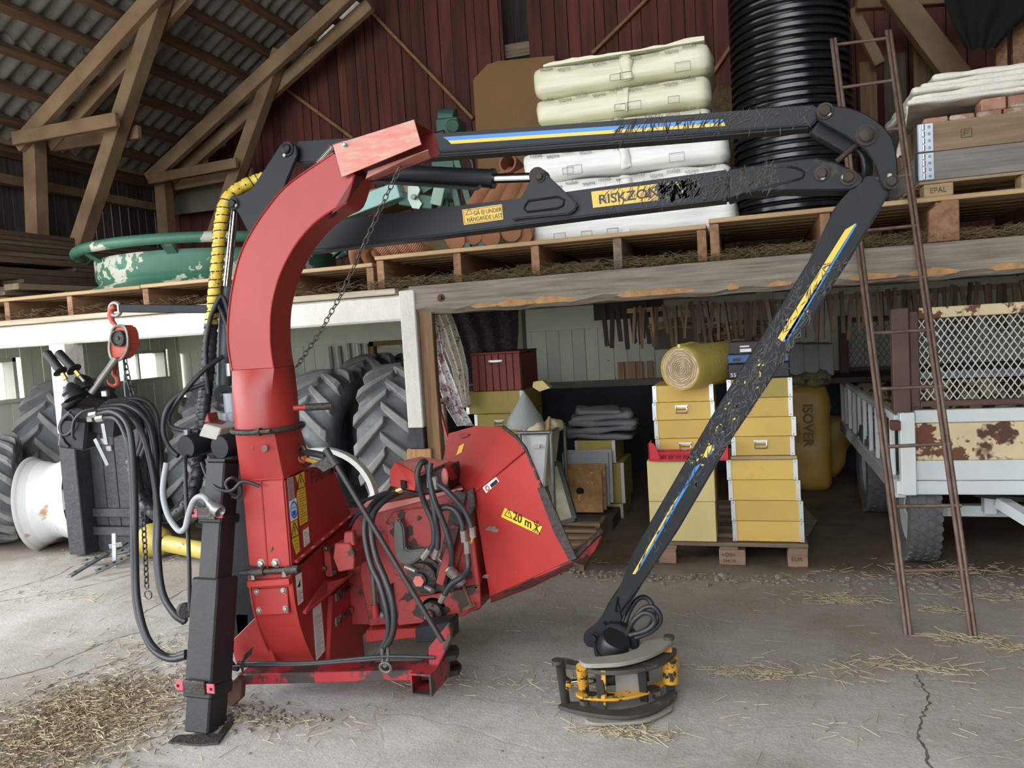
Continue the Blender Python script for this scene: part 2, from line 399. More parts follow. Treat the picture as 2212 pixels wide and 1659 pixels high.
obj('bolt', MB().cyl((-1.70, 4.205, 1.62), (-1.70, 4.17, 1.62), .012, 8).cyl((-1.70, 4.205, 1.62), (-1.70, 4.197, 1.62), .024, 10), RUST, gb)
pm = thing('loft_post_column', (-1.91, 4.24, 0), 'white-painted timber post with a tarred foot beside the large tyre', kind='structure')
obj('post_shaft', MB().box(-1.965, -1.865, 4.19, 4.33, .86, 1.68), WHITEP, pm, bevel=.006)
obj('tarred_foot', MB().box(-1.966, -1.864, 4.189, 4.331, .735, .86), TAR, pm, bevel=.006)
obj('foot_block', MB().box(-1.99, -1.83, 4.2, 4.36, 0, .733), wood('split_block', 'c79a6a', '9a6f45', 'z'), pm, bevel=.006)
obj('side_plank', MB().box(-1.86, -1.775, 4.22, 4.27, .3, 1.55), BROWNZ, pm, bevel=.004)
pl = thing('loft_post_column', (-4.57, 4.25, 0), 'white-painted timber post with a long black tarred foot by the pale rim', kind='structure')
obj('post_shaft', MB().box(-4.645, -4.505, 4.18, 4.34, .88, 1.505), WHITEP, pl, bevel=.006)
obj('tarred_foot', MB().box(-4.647, -4.503, 4.178, 4.342, .02, .88), TAR, pl, bevel=.006)
for (x, y) in ((.12, 5.6), (-1.75, 5.9), (1.9, 5.7)):
    obj('inner_post_column', MB().box(x - .055, x + .055, y - .055, y + .055, 0, 1.6), M('dull_white_paint', 'b5b5ab', .7, var=.1), bevel=.005, label='dull white post holding up the ceiling under the loft, %s' % {.12: 'behind the hive boxes', -1.75: 'beside the floral curtains', 1.9: 'behind the trailer'}[x], kind='structure')

# ================================================================== upper walls
ZR = lambda x: 3.57 + .62 * (x + 5.592)
wg = thing('wall_gable', (0, 7.35, 1.7), 'falu red vertical board gable wall above the loft', kind='structure')
rr = random.Random(21); x = -6.2
hx0, hx1 = PY(1086, 60, 7.35).x, PY(1140, 60, 7.35).x; hz = PY(1110, 132, 7.35).z
while x < 6.1:
    w = rr.choice((.095, .12, .135, .15)) ; e = x + w
    zt = min(ZR(x if x < 0 else -x), 6.9)
    if x < hx0 < e: e = hx0
    z0, z1 = 1.7, zt
    if hx0 - .001 <= x < hx1: e = min(e, hx1); z1 = hz
    obj('plank', MB().box(x + .004, e - .004, 7.35 + rr.uniform(-.006, .006), 7.375, z0, z1), REDZ, wg)
    x = e
obj('hatch_board', MB().box(hx0 - .02, hx1 + .02, 7.44, 7.47, PY(1100, 122, 7.4).z, PY(1100, 92, 7.4).z), WX, wg)
obj('slot_light_block', MB().box(hx0 - .3, hx1 + .3, 7.9, 7.95, 2, 7).box(hx0 - .3, hx0 - .25, 7.42, 7.9, 2, 7).box(hx1 + .25, hx1 + .3, 7.42, 7.9, 2, 7).box(hx0 - .3, hx1 + .3, 7.42, 7.9, 1.95, 2), DARKZ, label='dark box added behind the open gable slot to keep light out', kind='structure')  # box added so the slot stays dark
for a, b in (((772, -6), (1024, 258)), ((600, 178), (765, 300)), ((1405, -6), (1280, 118)), ((1594, 78), (1530, 176))):
    obj('brace_board', MB().bar(PY(*a, 7.33), PY(*b, 7.33), .03, .085, (0, 1, 0)).xf(Matrix.Identity(4)), wood('brace_pine', 'a37a4f', '7d5a38', 'x', rnd=.1), wg, bevel=.003)
wu = thing('wall_left_upper', (-6.2, 5.5, 1.7), 'dark weathered board wall with daylight gaps above the loft', kind='structure')
rr = random.Random(8); y = 3.6
while y < 7.3:
    w = rr.uniform(.10, .14); g = .004 if y < 6.1 else rr.uniform(.004, .012)
    obj('plank', MB().box(-6.22, -6.2, y + g / 2, y + w - g / 2, 1.64, 3.40), DARKZ, wu); y += w
for z in (2.05, 2.45, 2.95): obj('rail', MB().box(-6.19, -6.10, 3.6, 7.3, z, z + .085), TIMB, wu, bevel=.004)
obj('top_plate', MB().box(-6.26, -6.1, 3.6, 7.3, 3.30, 3.40), TIMB, wu, bevel=.004)
# far side and right side of the barn
obj('wall_right', MB().box(6.2, 6.25, -2.5, 7.4, 0, 3.4), DARKZ, label='dark board wall on the far side of the barn', kind='structure')
wf = obj('wall_front', MB().box(.8, 6.2, -2.5, -2.45, 0, 4.2), DARKZ, label='dark board wall beside the wide barn opening', kind='structure')  # unseen wall, its width shaped to keep the right side darker

# ================================================================== roof: trusses, purlins, corrugated sheets
rt = []
def truss(y, L, label):
    t = thing('roof_truss_beam', (-5.8, y, 1.7), label, kind='structure')
    for nm, a, b, w, h, dy in L:
        A = PY(*a, y + dy); B = PY(*b, y + dy)
        obj(nm, MB().bar(A, B, w, h, (0, 1, 0) if nm != 'post' else (0, 1, 0)), TIMB, t, bevel=.006)
    return t
# bar(): w lies across (in the truss plane), h runs along y
truss(5.27, [('rafter', (40, 316), (395, -75), .13, .075, -.09), ('rafter', (110, 316), (420, -30), .12, .075, .13),
             ('brace', (168, 540), (352, -12), .115, .13, 0), ('tie', (30, 300), (254, 258), .11, .05, -.16), ('tie', (60, 322), (302, 285), .11, .05, .14),
             ('post', (74, 300), (82, 540), .13, .13, 0)], 'timber roof truss above the lumber stack')
truss(6.8, [('rafter', (322, 388), (790, -44), .13, .075, -.09), ('rafter', (375, 388), (800, 10), .12, .075, .12),
            ('brace', (460, 520), (607, 110), .12, .13, 0), ('tie', (322, 388), (512, 352), .10, .05, -.16), ('tie', (340, 408), (545, 372), .10, .05, .14),
            ('post', (352, 390), (362, 520), .13, .13, 0)], 'timber roof truss beside the red gable wall')
truss(6.6, [('brace', (1925, -20), (2085, 190), .17, .12, 0), ('tie', (1850, 5), (2240, -20), .12, .08, .1), ('post', (1900, 140), (1840, 20), .08, .08, .2)], 'timber truss leg coming down behind the brick pallet')
rp = thing('roof_purlin_beam', (-4, 4, 3), 'brown roof purlins running along the barn', kind='structure')
PUR = wood('purlin_wood', '7a5a44', '54402f', 'y')
i = 0; x = -6.16
while x < -.1:
    obj('purlin', MB().obox((x, 2.6, ZR(x) + .03), (.07, 9.8, .07), rotm(0, -.555, 0)), PUR, rp); x += .285
rf = thing('roof', (-4, 4, 3), 'grey corrugated fibre-cement roof sheets seen from below', kind='structure')
ROOFM = M('fibre_cement', '9b9890', .85, vs=3, col2='6f6c66', st=(1, 1, 1), wear=('4d4a44', .6, 5, .12), bump=.2, bs=40, rnd=.1)
def sheet_mesh(lx, ly, wl=.146, amp=.024):
    mb = MB(); n = int(ly / wl * 6); L1 = sqrt(lx * lx + (.62 * lx) ** 2)
    rings = []
    for e in (0, 1):
        rings.append([(e * lx, ly * k / n, .62 * e * lx + amp * cos(2 * pi * (ly * k / n) / wl)) for k in range(n + 1)])
    vs = rings[0] + rings[1]; m_ = n + 1
    mb.add(vs, [(k, k + 1, m_ + k + 1, m_ + k) for k in range(n)])
    return mb
me = sheet_mesh(.62, 1.022).mesh('roof_sheet', 60)
me.materials.append(ROOFM); first = None
for r in range(11):
    for c in range(5):
        o = bpy.data.objects.new('roof_sheet', me); COL.objects.link(o); o.parent = rf
        o.location = V((-6.45 + .57 * r, 2.35 + 1.0 * c, ZR(-6.45 + .57 * r) + .095 - .012 * (r % 2) + .006 * (c % 2))) - ORG[rf.name]
m = sheet_mesh(6.3, 5.0).xf(Matrix.Translation((-6.45, -2.6, ZR(-6.45) + .1)))
obj('roof_field', m, ROOFM, rf, smooth=60)
m = MB(); m.add([(6.6, -2.6, ZR(-6.6) + .1), (6.6, 7.5, ZR(-6.6) + .1), (-.1, 7.5, ZR(-.1) + .1), (-.1, -2.6, ZR(-.1) + .1)], [(0, 1, 2, 3)])
obj('roof_right', m, ROOFM, label='far slope of the corrugated barn roof', kind='structure')
obj('gable_light_backing', MB().box(-6.3, hx0 - .05, 7.40, 7.42, 1.6, 6.9).box(hx1 + .05, 6.3, 7.40, 7.42, 1.6, 6.9), DARKZ, label='dark backing added behind the red gable planks to keep light out', kind='structure')  # backing added to stop daylight through the plank gaps
from mathutils import noise as mnoise
def rbox(mb, c, d, rad, R=None, n=(10, 5, 4), nz=0.0, ns=4.0, seed=0):
    """box with rounded edges and a softly dented surface"""
    c = V(c); R = R or Matrix.Identity(3); h = V(d) / 2
    for ax in range(3):
        a, b = [i for i in range(3) if i != ax]
        for sg in (-1, 1):
            vs = []
            for i in range(n[a] + 1):
                for j in range(n[b] + 1):
                    p = V((0, 0, 0)); p[ax] = sg * h[ax]; p[a] = h[a] * (2 * i / n[a] - 1); p[b] = h[b] * (2 * j / n[b] - 1)
                    q = V([max(-(h[k] - rad), min(h[k] - rad, p[k])) for k in range(3)]); e = p - q
                    w = q + (e.normalized() * rad if e.length > 1e-6 else e)
                    if nz:
                        w = w + (p.normalized() if e.length < 1e-6 else e.normalized()) * nz * mnoise.noise(w * ns + V((seed * 3.7, seed, 0)))
                    vs.append(c + R @ w)
            m_ = n[b] + 1
            mb.add(vs, [(i * m_ + j, i * m_ + j + 1, (i + 1) * m_ + j + 1, (i + 1) * m_ + j) for i in range(n[a]) for j in range(n[b])])
    return mb

# ------------------------------------------------------------------ pallets along the loft edge
def loft_pallet(x0, x1, z0, z1, strs, label, grey=()):
    t = thing('loft_pallet', ((x0 + x1) / 2, 4.9, z0), label, 'pallet', 'wide pallets along the loft edge')
    y = 4.27; rr = random.Random(int(x0 * 100))
    while y < 5.45:
        w = .14 if y < 4.3 else rr.uniform(.10, .13)
        obj('deck_plank', MB().box(x0, x1, y, y + w, z1 - .024, z1), NEWX, t, bevel=.003); y += w + .035
    for k, sx in enumerate(strs):
        obj('stringer', MB().box(sx - .024, sx + .024, 4.285, 5.45, z0 + .002, z1 - .026), WY if k in grey else NEWY, t, bevel=.003)
loft_pallet(-5.95, -3.905, 1.702, 1.864, (-5.72, -5.109, -4.53), 'broad pine pallet under the lumber and the green rim')
loft_pallet(-3.90, -2.165, 1.702, 1.868, (-3.876, -3.30, -2.75, -2.19), 'broad pine pallet behind the red chute, under the green rim')
loft_pallet(-2.145, -.19, 1.706, 1.905, (-2.118, -1.618, -1.141, -.669, -.215), 'broad pine pallet under the orange drain pipes and insulation bales', (3,))
loft_pallet(-.175, 2.6, 1.706, 1.93, (-.148, .40, .93, 1.5, 2.1), 'broad pine pallet under the black culvert pipe and brick crate')
obj('loft_edge_block', MB().prism([(.86, 1.706), (1.0, 1.706), (1.0, 1.90), (.93, 1.905), (.87, 1.86)], 4.24, 4.282), NEWY, bevel=.004, label='pine support block under the pallet, next to the ladder', cat='wood block')

# ------------------------------------------------------------------ insulation bales
def film(name, c, c2):
    return M(name, c, .32, vs=2.0, col2=c2, st=(1, 1, 14), bump=.18, bs=2.2, wear=('b9bab0', .63, 3, .1), spec=.6)
BALEW = film('white_bale_film', 'f0f0ea', 'dcdcd4'); BALEY = film('light_tinted_bale_film', 'e6e4c8', 'd6d3b2')  # yellow light on the upper bales is put into their film colour
INK = M('grey_ink', '6f7068', .6, var=.02)
rr = random.Random(4)
def bale(c, d, mat, label, seed, rows=(.3,), ry=0.0, words=11):
    t = thing('insulation_bale', (c[0], c[1], c[2] - d[2] / 2), label, 'insulation bale', 'plastic-wrapped insulation bales on the loft')
    R = rotm(0, ry, 0)
    obj('film_wrapped_body', rbox(MB(), c, d, .055, R, (26, 8, 7), .018, 5.0, seed), mat, t, smooth=60)
    obj('wrap_fold', rbox(MB(), (c[0] + d[0] * (.02 * (seed % 5) - .04), c[1] - d[1] / 2 + .004, c[2]), (.07, .03, d[2] * .86), .014, rotm(0, .12 * (-1) ** seed, 0), (4, 2, 10), .02, 16, seed), mat, t, smooth=60)
    for q, rz in enumerate(rows):
        w = d[0] * .9 / words
        for k in range(words):
            xx = c[0] - d[0] * .45 + k * w
            text_mesh('film_lettering', 'InsulSafe', .020, INK, t,
                      V((c[0], c[1], c[2])) + R @ V((xx - c[0] + (0 if k % 2 == 0 else w * .8), -d[1] / 2 - .017, rz * d[2])), (1 if k % 2 == 0 else -1, 0, 0), (0, 0, 1 if k % 2 == 0 else -1), fitw=w * .74)
    for k in range(3):
        xx = c[0] + rr.uniform(-.4, .4) * d[0]; zz = c[2] - d[2] * .28; s = rr.uniform(.03, .045); yy = c[1] - d[1] / 2 - .014
        mb = MB()
        for a, b in (((-1, -1), (1, -1)), ((1, -1), (1, 1)), ((1, 1), (-1, 1)), ((-1, 1), (-1, -1))):
            mb.bar((xx + a[0] * s, yy, zz + a[1] * s * .6), (xx + b[0] * s, yy, zz + b[1] * s * .6), .003, .002)
        obj('printed_mark', mb, INK, t)
    return t
zb = 1.905; yb = 4.62
H = [.205, .185, .185]
for k, (xo, lab) in enumerate(((-.64, 'bottom white insulation bale resting on the loft pallet'), (-.66, 'white insulation bale second from the bottom of the stack'), (-.67, 'white insulation bale third from the bottom, between the crane arms'))):
    bale((xo, yb + .3, zb + sum(H[:k]) + H[k] / 2), (1.22, .62, H[k] - .008), BALEW, lab, k + 1, (.3, -.34) if k == 1 else (.3,))
z2 = zb + sum(H)
for k, (xo, w, h, lab) in enumerate(((-.67, 1.05, .15, 'insulation bale with yellow light in its colour, just above the upper crane arm'), (-.67, 1.04, .175, 'insulation bale with yellow light in its colour, second from the top of the stack'), (-.66, 1.05, .18, 'topmost insulation bale with yellow light in its colour and loose film on top'))):
    bale((xo, yb + .33, z2 + sum((.15, .175, .18)[:k]) + h / 2), (w, .62, h - .008), BALEY, lab, k + 7, (.3,), words=9)
zt = z2 + .505
mb = MB(); n = 26
rings = []
for i in range(n + 1):
    x = -1.12 + .95 * i / n
    rings.append([(x, y, zt + .006 + .03 * abs(mnoise.noise(V((x * 6, y * 7, 2)))) + .035 * max(0, sin(3.2 * (i / n) ** .8)) * (1 - (y - 4.66) ** 2) * abs(mnoise.noise(V((x * 9, 1, 0))))) for y in (4.66, 4.75, 4.85, 5.0, 5.15, 5.22)] + [(x, 5.22, zt), (x, 4.66, zt)])
mb.loft(rings); obj('loose_film', mb, BALEY, smooth=60, label='crumpled loose plastic film lying on the top insulation bale', cat='plastic film')

# ------------------------------------------------------------------ black culvert pipe
PEB = M('black_polyethylene', '16171a', .22, vs=6, var=.2, spec=.6)
prof = []
z = 0; P_ = .047
while z < 2.2:
    for dz, r in ((0, .315), (.010, .318), (.016, .338), (.036, .338), (.042, .318)): prof.append((r, z + dz))
    z += P_
prof2 = prof + [(.29, z), (.29, .0)]
obj('culvert_pipe', MB().lathe(prof2, (.30, 4.98, 1.932), (0, 0, 1), 56, cap=False, closed=True), PEB, smooth=35, label='tall black ribbed culvert pipe standing upright on the loft', cat='pipe')

# ------------------------------------------------------------------ brick crate: pallet, collars, bricks, tarps
ep = thing('euro_pallet', (1.30, 4.75, 1.93), 'stamped euro pallet carrying the brick crate', 'pallet')
PW = wood('pallet_grey_pine', 'b39a78', '8c7458', 'x', rnd=.15)
for bx in (.86, 1.28, 1.70):
    for by in (4.30, 4.70, 5.05): obj('block', MB().box(bx, bx + .13, by, by + .1, 1.932, 1.995), wood('block_wood', 'b89c78', '94795a', 'x'), ep, bevel=.003)
for by in (4.30, 4.47, 4.64, 4.81, 4.98, 5.08): obj('deck_plank', MB().box(.84, 1.84, by, by + .10, 1.997, 2.012), PW, ep, bevel=.002)
text_mesh('stamp', 'EPAL', .028, M('stamp_ink', '5e4c38', .8), ep, (.885, 4.2985, 1.95), (1, 0, 0), (0, 0, 1), sx=.9)
def collar(z0, z1, mat, label, mark):
    t = thing('pallet_collar', (1.34, 4.75, z0), label, 'pallet collar', 'wooden pallet collars around the bricks')
    for nm, b in (('front_board', (.86, 1.84, 4.30, 4.32)), ('side_board', (.84, .86, 4.30, 5.15)), ('side_board', (1.84, 1.86, 4.30, 5.15)), ('back_board', (.86, 1.84, 5.13, 5.15))):
        obj(nm, MB().box(*b, z0, z1), mat, t, bevel=.002)
    mb = MB().box(.838, .905, 4.295, 4.299, z0 + .004, z1 - .004).box(.836, .84, 4.295, 4.37, z0 + .004, z1 - .004)
    for k in range(4):
        z = z0 + .02 + k * (z1 - z0 - .04) / 3
        mb.cyl((.862, 4.293, z - .012), (.862, 4.293, z + .012), .007, 8).blob((.888, 4.294, z), (.014, .008, .014), None, 6, 4)
    obj('corner_hinge', mb, M('galvanised_steel', 'b7c0c6', .35, .85, var=.12, vs=20), t, smooth=40)
    if mark:
        mb = MB(); cx, cz, s = 1.05, (z0 + z1) / 2, .02
        for a, b in (((-1.1, -1), (1.1, -1)), ((1.1, -1), (1.1, 1)), ((1.1, 1), (-1.1, 1)), ((-1.1, 1), (-1.1, -1)), ((-.5, -.6), (-.5, .6)), ((-.5, .6), (.6, .6)), ((-.5, 0), (.5, 0))):
            mb.bar((cx + a[0] * s, 4.299, cz + a[1] * s), (cx + b[0] * s, 4.299, cz + b[1] * s), .003, .002)
        obj('burnt_mark', mb, M('burn', '4b3a28', .8), t)
collar(2.014, 2.150, wood('collar_grey', '9a948c', '6e6861', 'x'), 'lower grey weathered pallet collar around the bricks', False)
collar(2.152, 2.292, wood('collar_brown', '9c8468', '77624b', 'x'), 'upper brown pallet collar around the bricks', True)
obj('crate_fill', MB().box(.88, 1.83, 4.34, 5.12, 2.014, 2.262), M('brick_mass', '8e5a44', .9, vs=9, var=.25), label='brick stack filling the pallet collars below the rim', cat='bricks', kind='stuff')
BR = M('old_brick', 'b08a74', .9, vs=10, col2='96664f', wear=('cfc4b8', .52, 8, .15), rnd=.15, bump=.3, bs=40)
bm_ = None
k = 0
for row, (y0, z0, x0) in enumerate(((4.34, 2.264, .875), (4.47, 2.264, .875), (4.36, 2.327, .9))):
    for i in range(8):
        x = x0 + i * .116
        if row == 2 and i < 2: continue
        mb = MB(); mb.box(x, x + .108, y0, y0 + .11, z0, z0 + .06)
        nm = ['first', 'second', 'third', 'fourth', 'fifth', 'sixth', 'seventh', 'eighth'][i]
        obj('brick', mb, BR, bevel=.006, label='%s old brick from the steel hinge, in the %s' % (nm, ['front row above the collar', 'second row under the tarps', 'upper row under the tarps'][row]), cat='brick', group='old bricks in the collared crate')
for row in range(4):
    y0 = 4.60 + row * .115
    obj('brick', MB().box(.875, .98, y0, y0 + .108, 2.264, 2.324), BR, bevel=.006, label='%s brick along the crate side beside the steel hinge, behind the ladder' % ['first', 'second', 'third', 'fourth'][row], cat='brick', group='old bricks in the collared crate')
TARP = M('white_woven_tarp', 'e6e2d6', .6, vs=9, var=.08, bump=.25, bs=90, wear=('c9c2b2', .6, 4, .1))
def wavy(mb, x0, x1, y0, y1, z, th, amp, seed, droop=0):
    nx, ny = 22, 14; top = []; bot = []
    rings = []
    for i in range(nx + 1):
        x = x0 + (x1 - x0) * i / nx; ring = []
        for j in range(ny + 1):
            y = y0 + (y1 - y0) * j / ny
            zz = z + amp * mnoise.noise(V((x * 2.2 + seed, y * 9, seed))) + amp * .6 * sin(y * 40 + seed + x * 2) * (1 - j / ny) - droop * max(0, 1 - i / 4) ** 2
            ring.append((x + .012 * mnoise.noise(V((seed, y * 14, i * .01))), y, zz + th))
        for j in range(ny, -1, -1):
            p = ring[j]; ring.append((p[0], p[1], p[2] - th))
        rings.append(ring)
    return mb.loft(rings)
for k, (x0, z, y0) in enumerate(((.80, 2.392, 4.335), (.82, 2.422, 4.34), (.83, 2.452, 4.35), (.87, 2.482, 4.36), (.93, 2.510, 4.385))):
    obj('folded_tarp', rbox(MB(), ((x0 + 1.9) / 2, (y0 + 5.15) / 2, z + .014), (1.9 - x0, 5.15 - y0, .034), .0165, rotm(.0, .012 * (-1) ** k, 0), (60, 40, 4), .010, 9.0, k * 3), TARP, smooth=50, label=['lowest', 'second lowest', 'middle', 'second highest', 'topmost'][k] + ' folded white woven tarp on the brick crate', cat='tarp', group='folded tarps on the bricks')
mb = MB(); rings = []
for i in range(9):
    t = i / 8; z = 2.40 - .24 * t; w = .05 + .05 * sin(3 * t)
    rings.append([(.80 - .03 * t + .01 * sin(5 * t + k), 4.36 + w * (k / 6) + .015 * sin(k * 2 + 4 * t), z) for k in range(7)] + [(.812 - .03 * t, 4.36 + w * (k / 6), z) for k in range(6, -1, -1)])
obj('hanging_plastic_film', mb.loft(rings), M('clear_film', 'dcd8cc', .3, var=.05), smooth=50, label='torn plastic film hanging off the brick crate corner', cat='plastic film')

# ------------------------------------------------------------------ green wheel rim
GRN = M('chipped_green_paint', '3f6f5a', .5, vs=3, var=.2, wear=('c3c4b2', .54, 4.5, .02), wear2=('8d8a78', .66, 9, .03), rnd=0)
gr = thing('steel_wheel_rim', (-4.10, 5.40, 1.87), 'large chipped green steel wheel rim lying flat on the pallets', 'wheel rim')
o = V((-4.10, 5.40, 1.87))
obj('rim_drum', MB().lathe([(1.0, 0), (1.01, .02), (.92, .05), (.90, .08), (.92, .11), (.92, .25), (.90, .25), (.90, .02)], o, (0, 0, 1), 64, cap=False, closed=True), GRN, gr, smooth=40)
obj('tube_ring', MB().tube([o + V((1.04 * cos(a), 1.04 * sin(a), .31)) for a in [2 * pi * k / 64 for k in range(64)]], .038, 10, closed=True), GRN, gr, smooth=60)
for k in range(8):
    a = 2 * pi * k / 8 + .3
    obj('spoke_bracket', MB().bar(o + V((.91 * cos(a), .91 * sin(a), .22)), o + V((1.03 * cos(a), 1.03 * sin(a), .30)), .08, .012), GRN, gr, bevel=.003)

# ------------------------------------------------------------------ lumber stack
PLK = wood('stored_lumber', '6d5a49', '4b3c30', 'y', rnd=.3); rr = random.Random(31)
PALE = wood('pale_lumber', 'a08d76', '7d6b57', 'y', rnd=.2)
z = 1.868
for r in range(13):
    th = rr.choice((.034, .040, .05)) if r else .055
    x = -5.36 - (.02 if r > 3 else -.03)
    for c in range(3):
        w = rr.choice((.15, .2, .22)); y0 = 4.28 + (rr.uniform(.25, .75) if r < 4 else rr.uniform(0, .12) if r != 6 else .9)
        nm = ['bottom layer', 'second layer', 'third layer', 'fourth layer', 'fifth layer', 'sixth layer', 'seventh layer', 'eighth layer', 'ninth layer', 'tenth layer', 'eleventh layer', 'twelfth layer', 'top layer'][r]
        obj('plank', MB().box(x - w, x, y0, 7.0 - rr.uniform(0, .3), z, z + th - .003), PALE if r < 3 else PLK, bevel=.002,
            label='long plank in the %s of the lumber stack, %s' % (nm, ['outermost row', 'second row inwards', 'row by the wall'][c]), cat='plank', group='planks in the lumber stack')
        x -= w + .006
    z += th
# ------------------------------------------------------------------ green implement
IMP = M('dark_green_enamel', '2f5a4a', .4, vs=5, var=.2, wear=('7c8476', .68, 8, .04)); TQ = M('turquoise_steel', '9cc4bd', .35, vs=4, var=.1, wear=('d6d5c6', .63, 6, .03))
im = thing('farm_implement', (-2.2, 5.6, 1.87), 'dark green farm implement with turquoise beam, standing behind the crane arms', 'implement')
q = lambda a, b, y: PY(a, b, y)
def pxbox(mb, a, b, y0, y1):
    A = PY(*a, y0); B = PY(*b, y0); return mb.box(min(A.x, B.x), max(A.x, B.x), y0, y1, min(A.z, B.z), max(A.z, B.z))
obj('gear_housing', pxbox(MB(), (940, 258), (990, 292), 5.5, 5.7).cyl(q(978, 272, 5.5), q(978, 272, 5.44), .05, 14).cyl(q(950, 252, 5.6), q(985, 252, 5.6), .06, 12), IMP, im, bevel=.008)
obj('head_stock', pxbox(MB(), (930, 335), (985, 430), 5.5, 5.62), IMP, im, bevel=.006)
obj('stand_box', pxbox(MB(), (945, 292), (985, 337), 5.52, 5.62), IMP, im, bevel=.006)
for a, b in (((985, 340), (1050, 556)), ((975, 380), (1018, 560)), ((935, 420), (890, 572)), ((960, 430), (992, 565))):
    obj('frame_strut', MB().bar(q(*a, 5.46), q(*b, 5.46), .05, .04, (0, 1, 0)), IMP, im, bevel=.004)
obj('side_beam', MB().bar(q(748, 458, 5.35), q(868, 412, 5.35), .14, .12, (0, 0, 1)), TQ, im, bevel=.006)
obj('front_beam', MB().bar(q(868, 430, 5.4), q(940, 440, 5.4), .10, .10), IMP, im, bevel=.006)
mb = MB().prism(pg(5.33, [(880, 402), (900, 395), (908, 410), (902, 425), (912, 440), (905, 452), (890, 450), (880, 430)]), 5.33, 5.35).cyl(q(892, 425, 5.34), q(892, 425, 5.28), .02, 10)
obj('link_plate', mb, M('zinc_plate', 'a9b4a8', .4, .6, var=.1), im, bevel=.003)
obj('tow_plate', MB().prism(pg(5.36, [(900, 392), (930, 388), (936, 405), (915, 418), (902, 410)]), 5.36, 5.39), IMP, im, bevel=.004)
obj('stamped_plate', MB().prism(pg(5.34, [(938, 398), (962, 398), (952, 445), (928, 440)]), 5.34, 5.37), M('pale_green_steel', '8fae9a', .45, var=.1), im, bevel=.003)
obj('hydraulic_hose', MB().tube([q(880, 265, 5.5), q(905, 270, 5.45), q(930, 290, 5.45), q(960, 285, 5.45)], .016, 8, 6), BLACKP, im, smooth=50)
obj('hydraulic_hose', MB().tube([q(1000, 330, 5.4), q(1020, 350, 5.4), q(1018, 380, 5.4), q(1005, 400, 5.4)], .018, 8, 6), BLACKP, im, smooth=50)
# ------------------------------------------------------------------ orange drain pipes
ORN = M('orange_drain_plastic', '9c6a4c', .55, vs=5, var=.12)
def ribbed(mb, pts, r, pitch=.016, n=14, wall=.012):
    P = crom(pts, 30); d = 0; out = []; rs = []; last = P[0]; k = 0
    acc = 0
    for a, b in zip(P, P[1:]):
        L = (b - a).length; m_ = max(1, int(L / (pitch / 2)))
        for i in range(m_): out.append(a + (b - a) * i / m_); rs.append(r if k % 2 else r * .93); k += 1
    return mb.tube(out, rs, n)
for k, (a, b) in enumerate(((((985, 545), 4.40), ((1062, 385), 5.5)), (((1022, 540), 4.42), ((1100, 375), 5.5)), (((1060, 532), 4.44), ((1128, 372), 5.5)), (((1105, 528), 4.46), ((1150, 385), 5.5)), (((1128, 522), 4.5), ((1178, 395), 5.6)))):
    A = PY(*a[0], a[1]); B = PY(*b[0], b[1]); A.z = max(A.z, 1.905 + .068 + (.02 if k % 2 else 0))
    obj('drain_pipe', ribbed(MB(), [A, (A + B) / 2 + V((0, 0, -.02)), B], .066), ORN, smooth=30, label='orange-brown ribbed drain pipe, %s from the green implement' % ['first', 'second', 'third', 'fourth', 'fifth'][k], cat='drain pipe', group='ribbed drain pipes leaning on the loft')
A = PY(1096, 352, 5.3); B = A + V((.12, .9, -.12))
obj('sewer_pipe', MB().lathe([(.062, 0), (.062, .9), (.054, .9), (.054, 0)], A, B - A, 22, cap=False, closed=True).lathe([(.068, 0), (.068, .1), (.06, .1), (.06, 0)], A, B - A, 22, cap=False, closed=True), M('rust_orange_pipe', '8f5c44', .4, var=.08), smooth=40, label='smooth rust-orange pipe with its open end above the ribbed pipes', cat='pipe')
mb = MB()
for k in range(4):
    c = PY(842 + k * 22, 560, 4.75); mb = MB(); c.z = 1.94
    obj('coiled_drain_hose', ribbed(MB(), [c + V((-.30 + .03 * k, .1, .0)), c + V((-.22, -.05, .08)), c + V((-.06, -.12, .10)), c + V((.03, -.10, .04)), c + V((.05, .1, .0))], .045, .014, 12), ORN, smooth=30, label='%s loop of orange drain hose lying low beside the crane arm' % ['first', 'second', 'third', 'fourth'][k], cat='drain hose', group='low loops of drain hose')
# ------------------------------------------------------------------ boards and rubbish at the back of the loft
HB = M('brown_hardboard', '8c6a42', .75, vs=2.5, var=.1, wear=('cbb892', .72, 7, .05))
_hb = pg(7.2, [(1022, 172), (1052, 140), (1075, 132), (1197, 120)]); obj('hardboard_sheet', MB().prism(_hb + [(_hb[3][0] - .02, 1.703), (_hb[0][0] - .02, 1.703)], 7.2, 7.21), HB, label='brown hardboard sheet with a cut corner leaning on the red wall', cat='hardboard')
obj('plywood_sheet', MB().prism(pg(7.15, [(392, 402), (486, 398), (478, 452), (360, 466)]), 7.15, 7.165), M('dull_plywood', '6f6a5a', .8, var=.12), label='dull plywood sheet leaning in the corner behind the second truss', cat='plywood')
obj('dusty_tarp_heap', rbox(MB(), (-1.75, 6.45, 2.14), (1.9, .9, .72), .25, None, (20, 10, 8), .16, 2.5, 4), M('dusty_canvas', '77694f', .9, vs=4, var=.25, bump=.5, bs=18), smooth=60, label='dusty brown tarpaulin heaped behind the drain pipes', cat='tarpaulin')
obj('tan_chipboard', MB().prism(pg(6.0, [(780, 415), (900, 385), (912, 400), (880, 430), (790, 452)]), 6.0, 6.4), M('tan_chipboard', '9a8360', .8, var=.1), label='tan chipboard panel lying behind the turquoise beam', cat='chipboard')
HAY = M('hay', '8f7a4e', .9, vs=40, var=.35, bump=.8, bs=70)
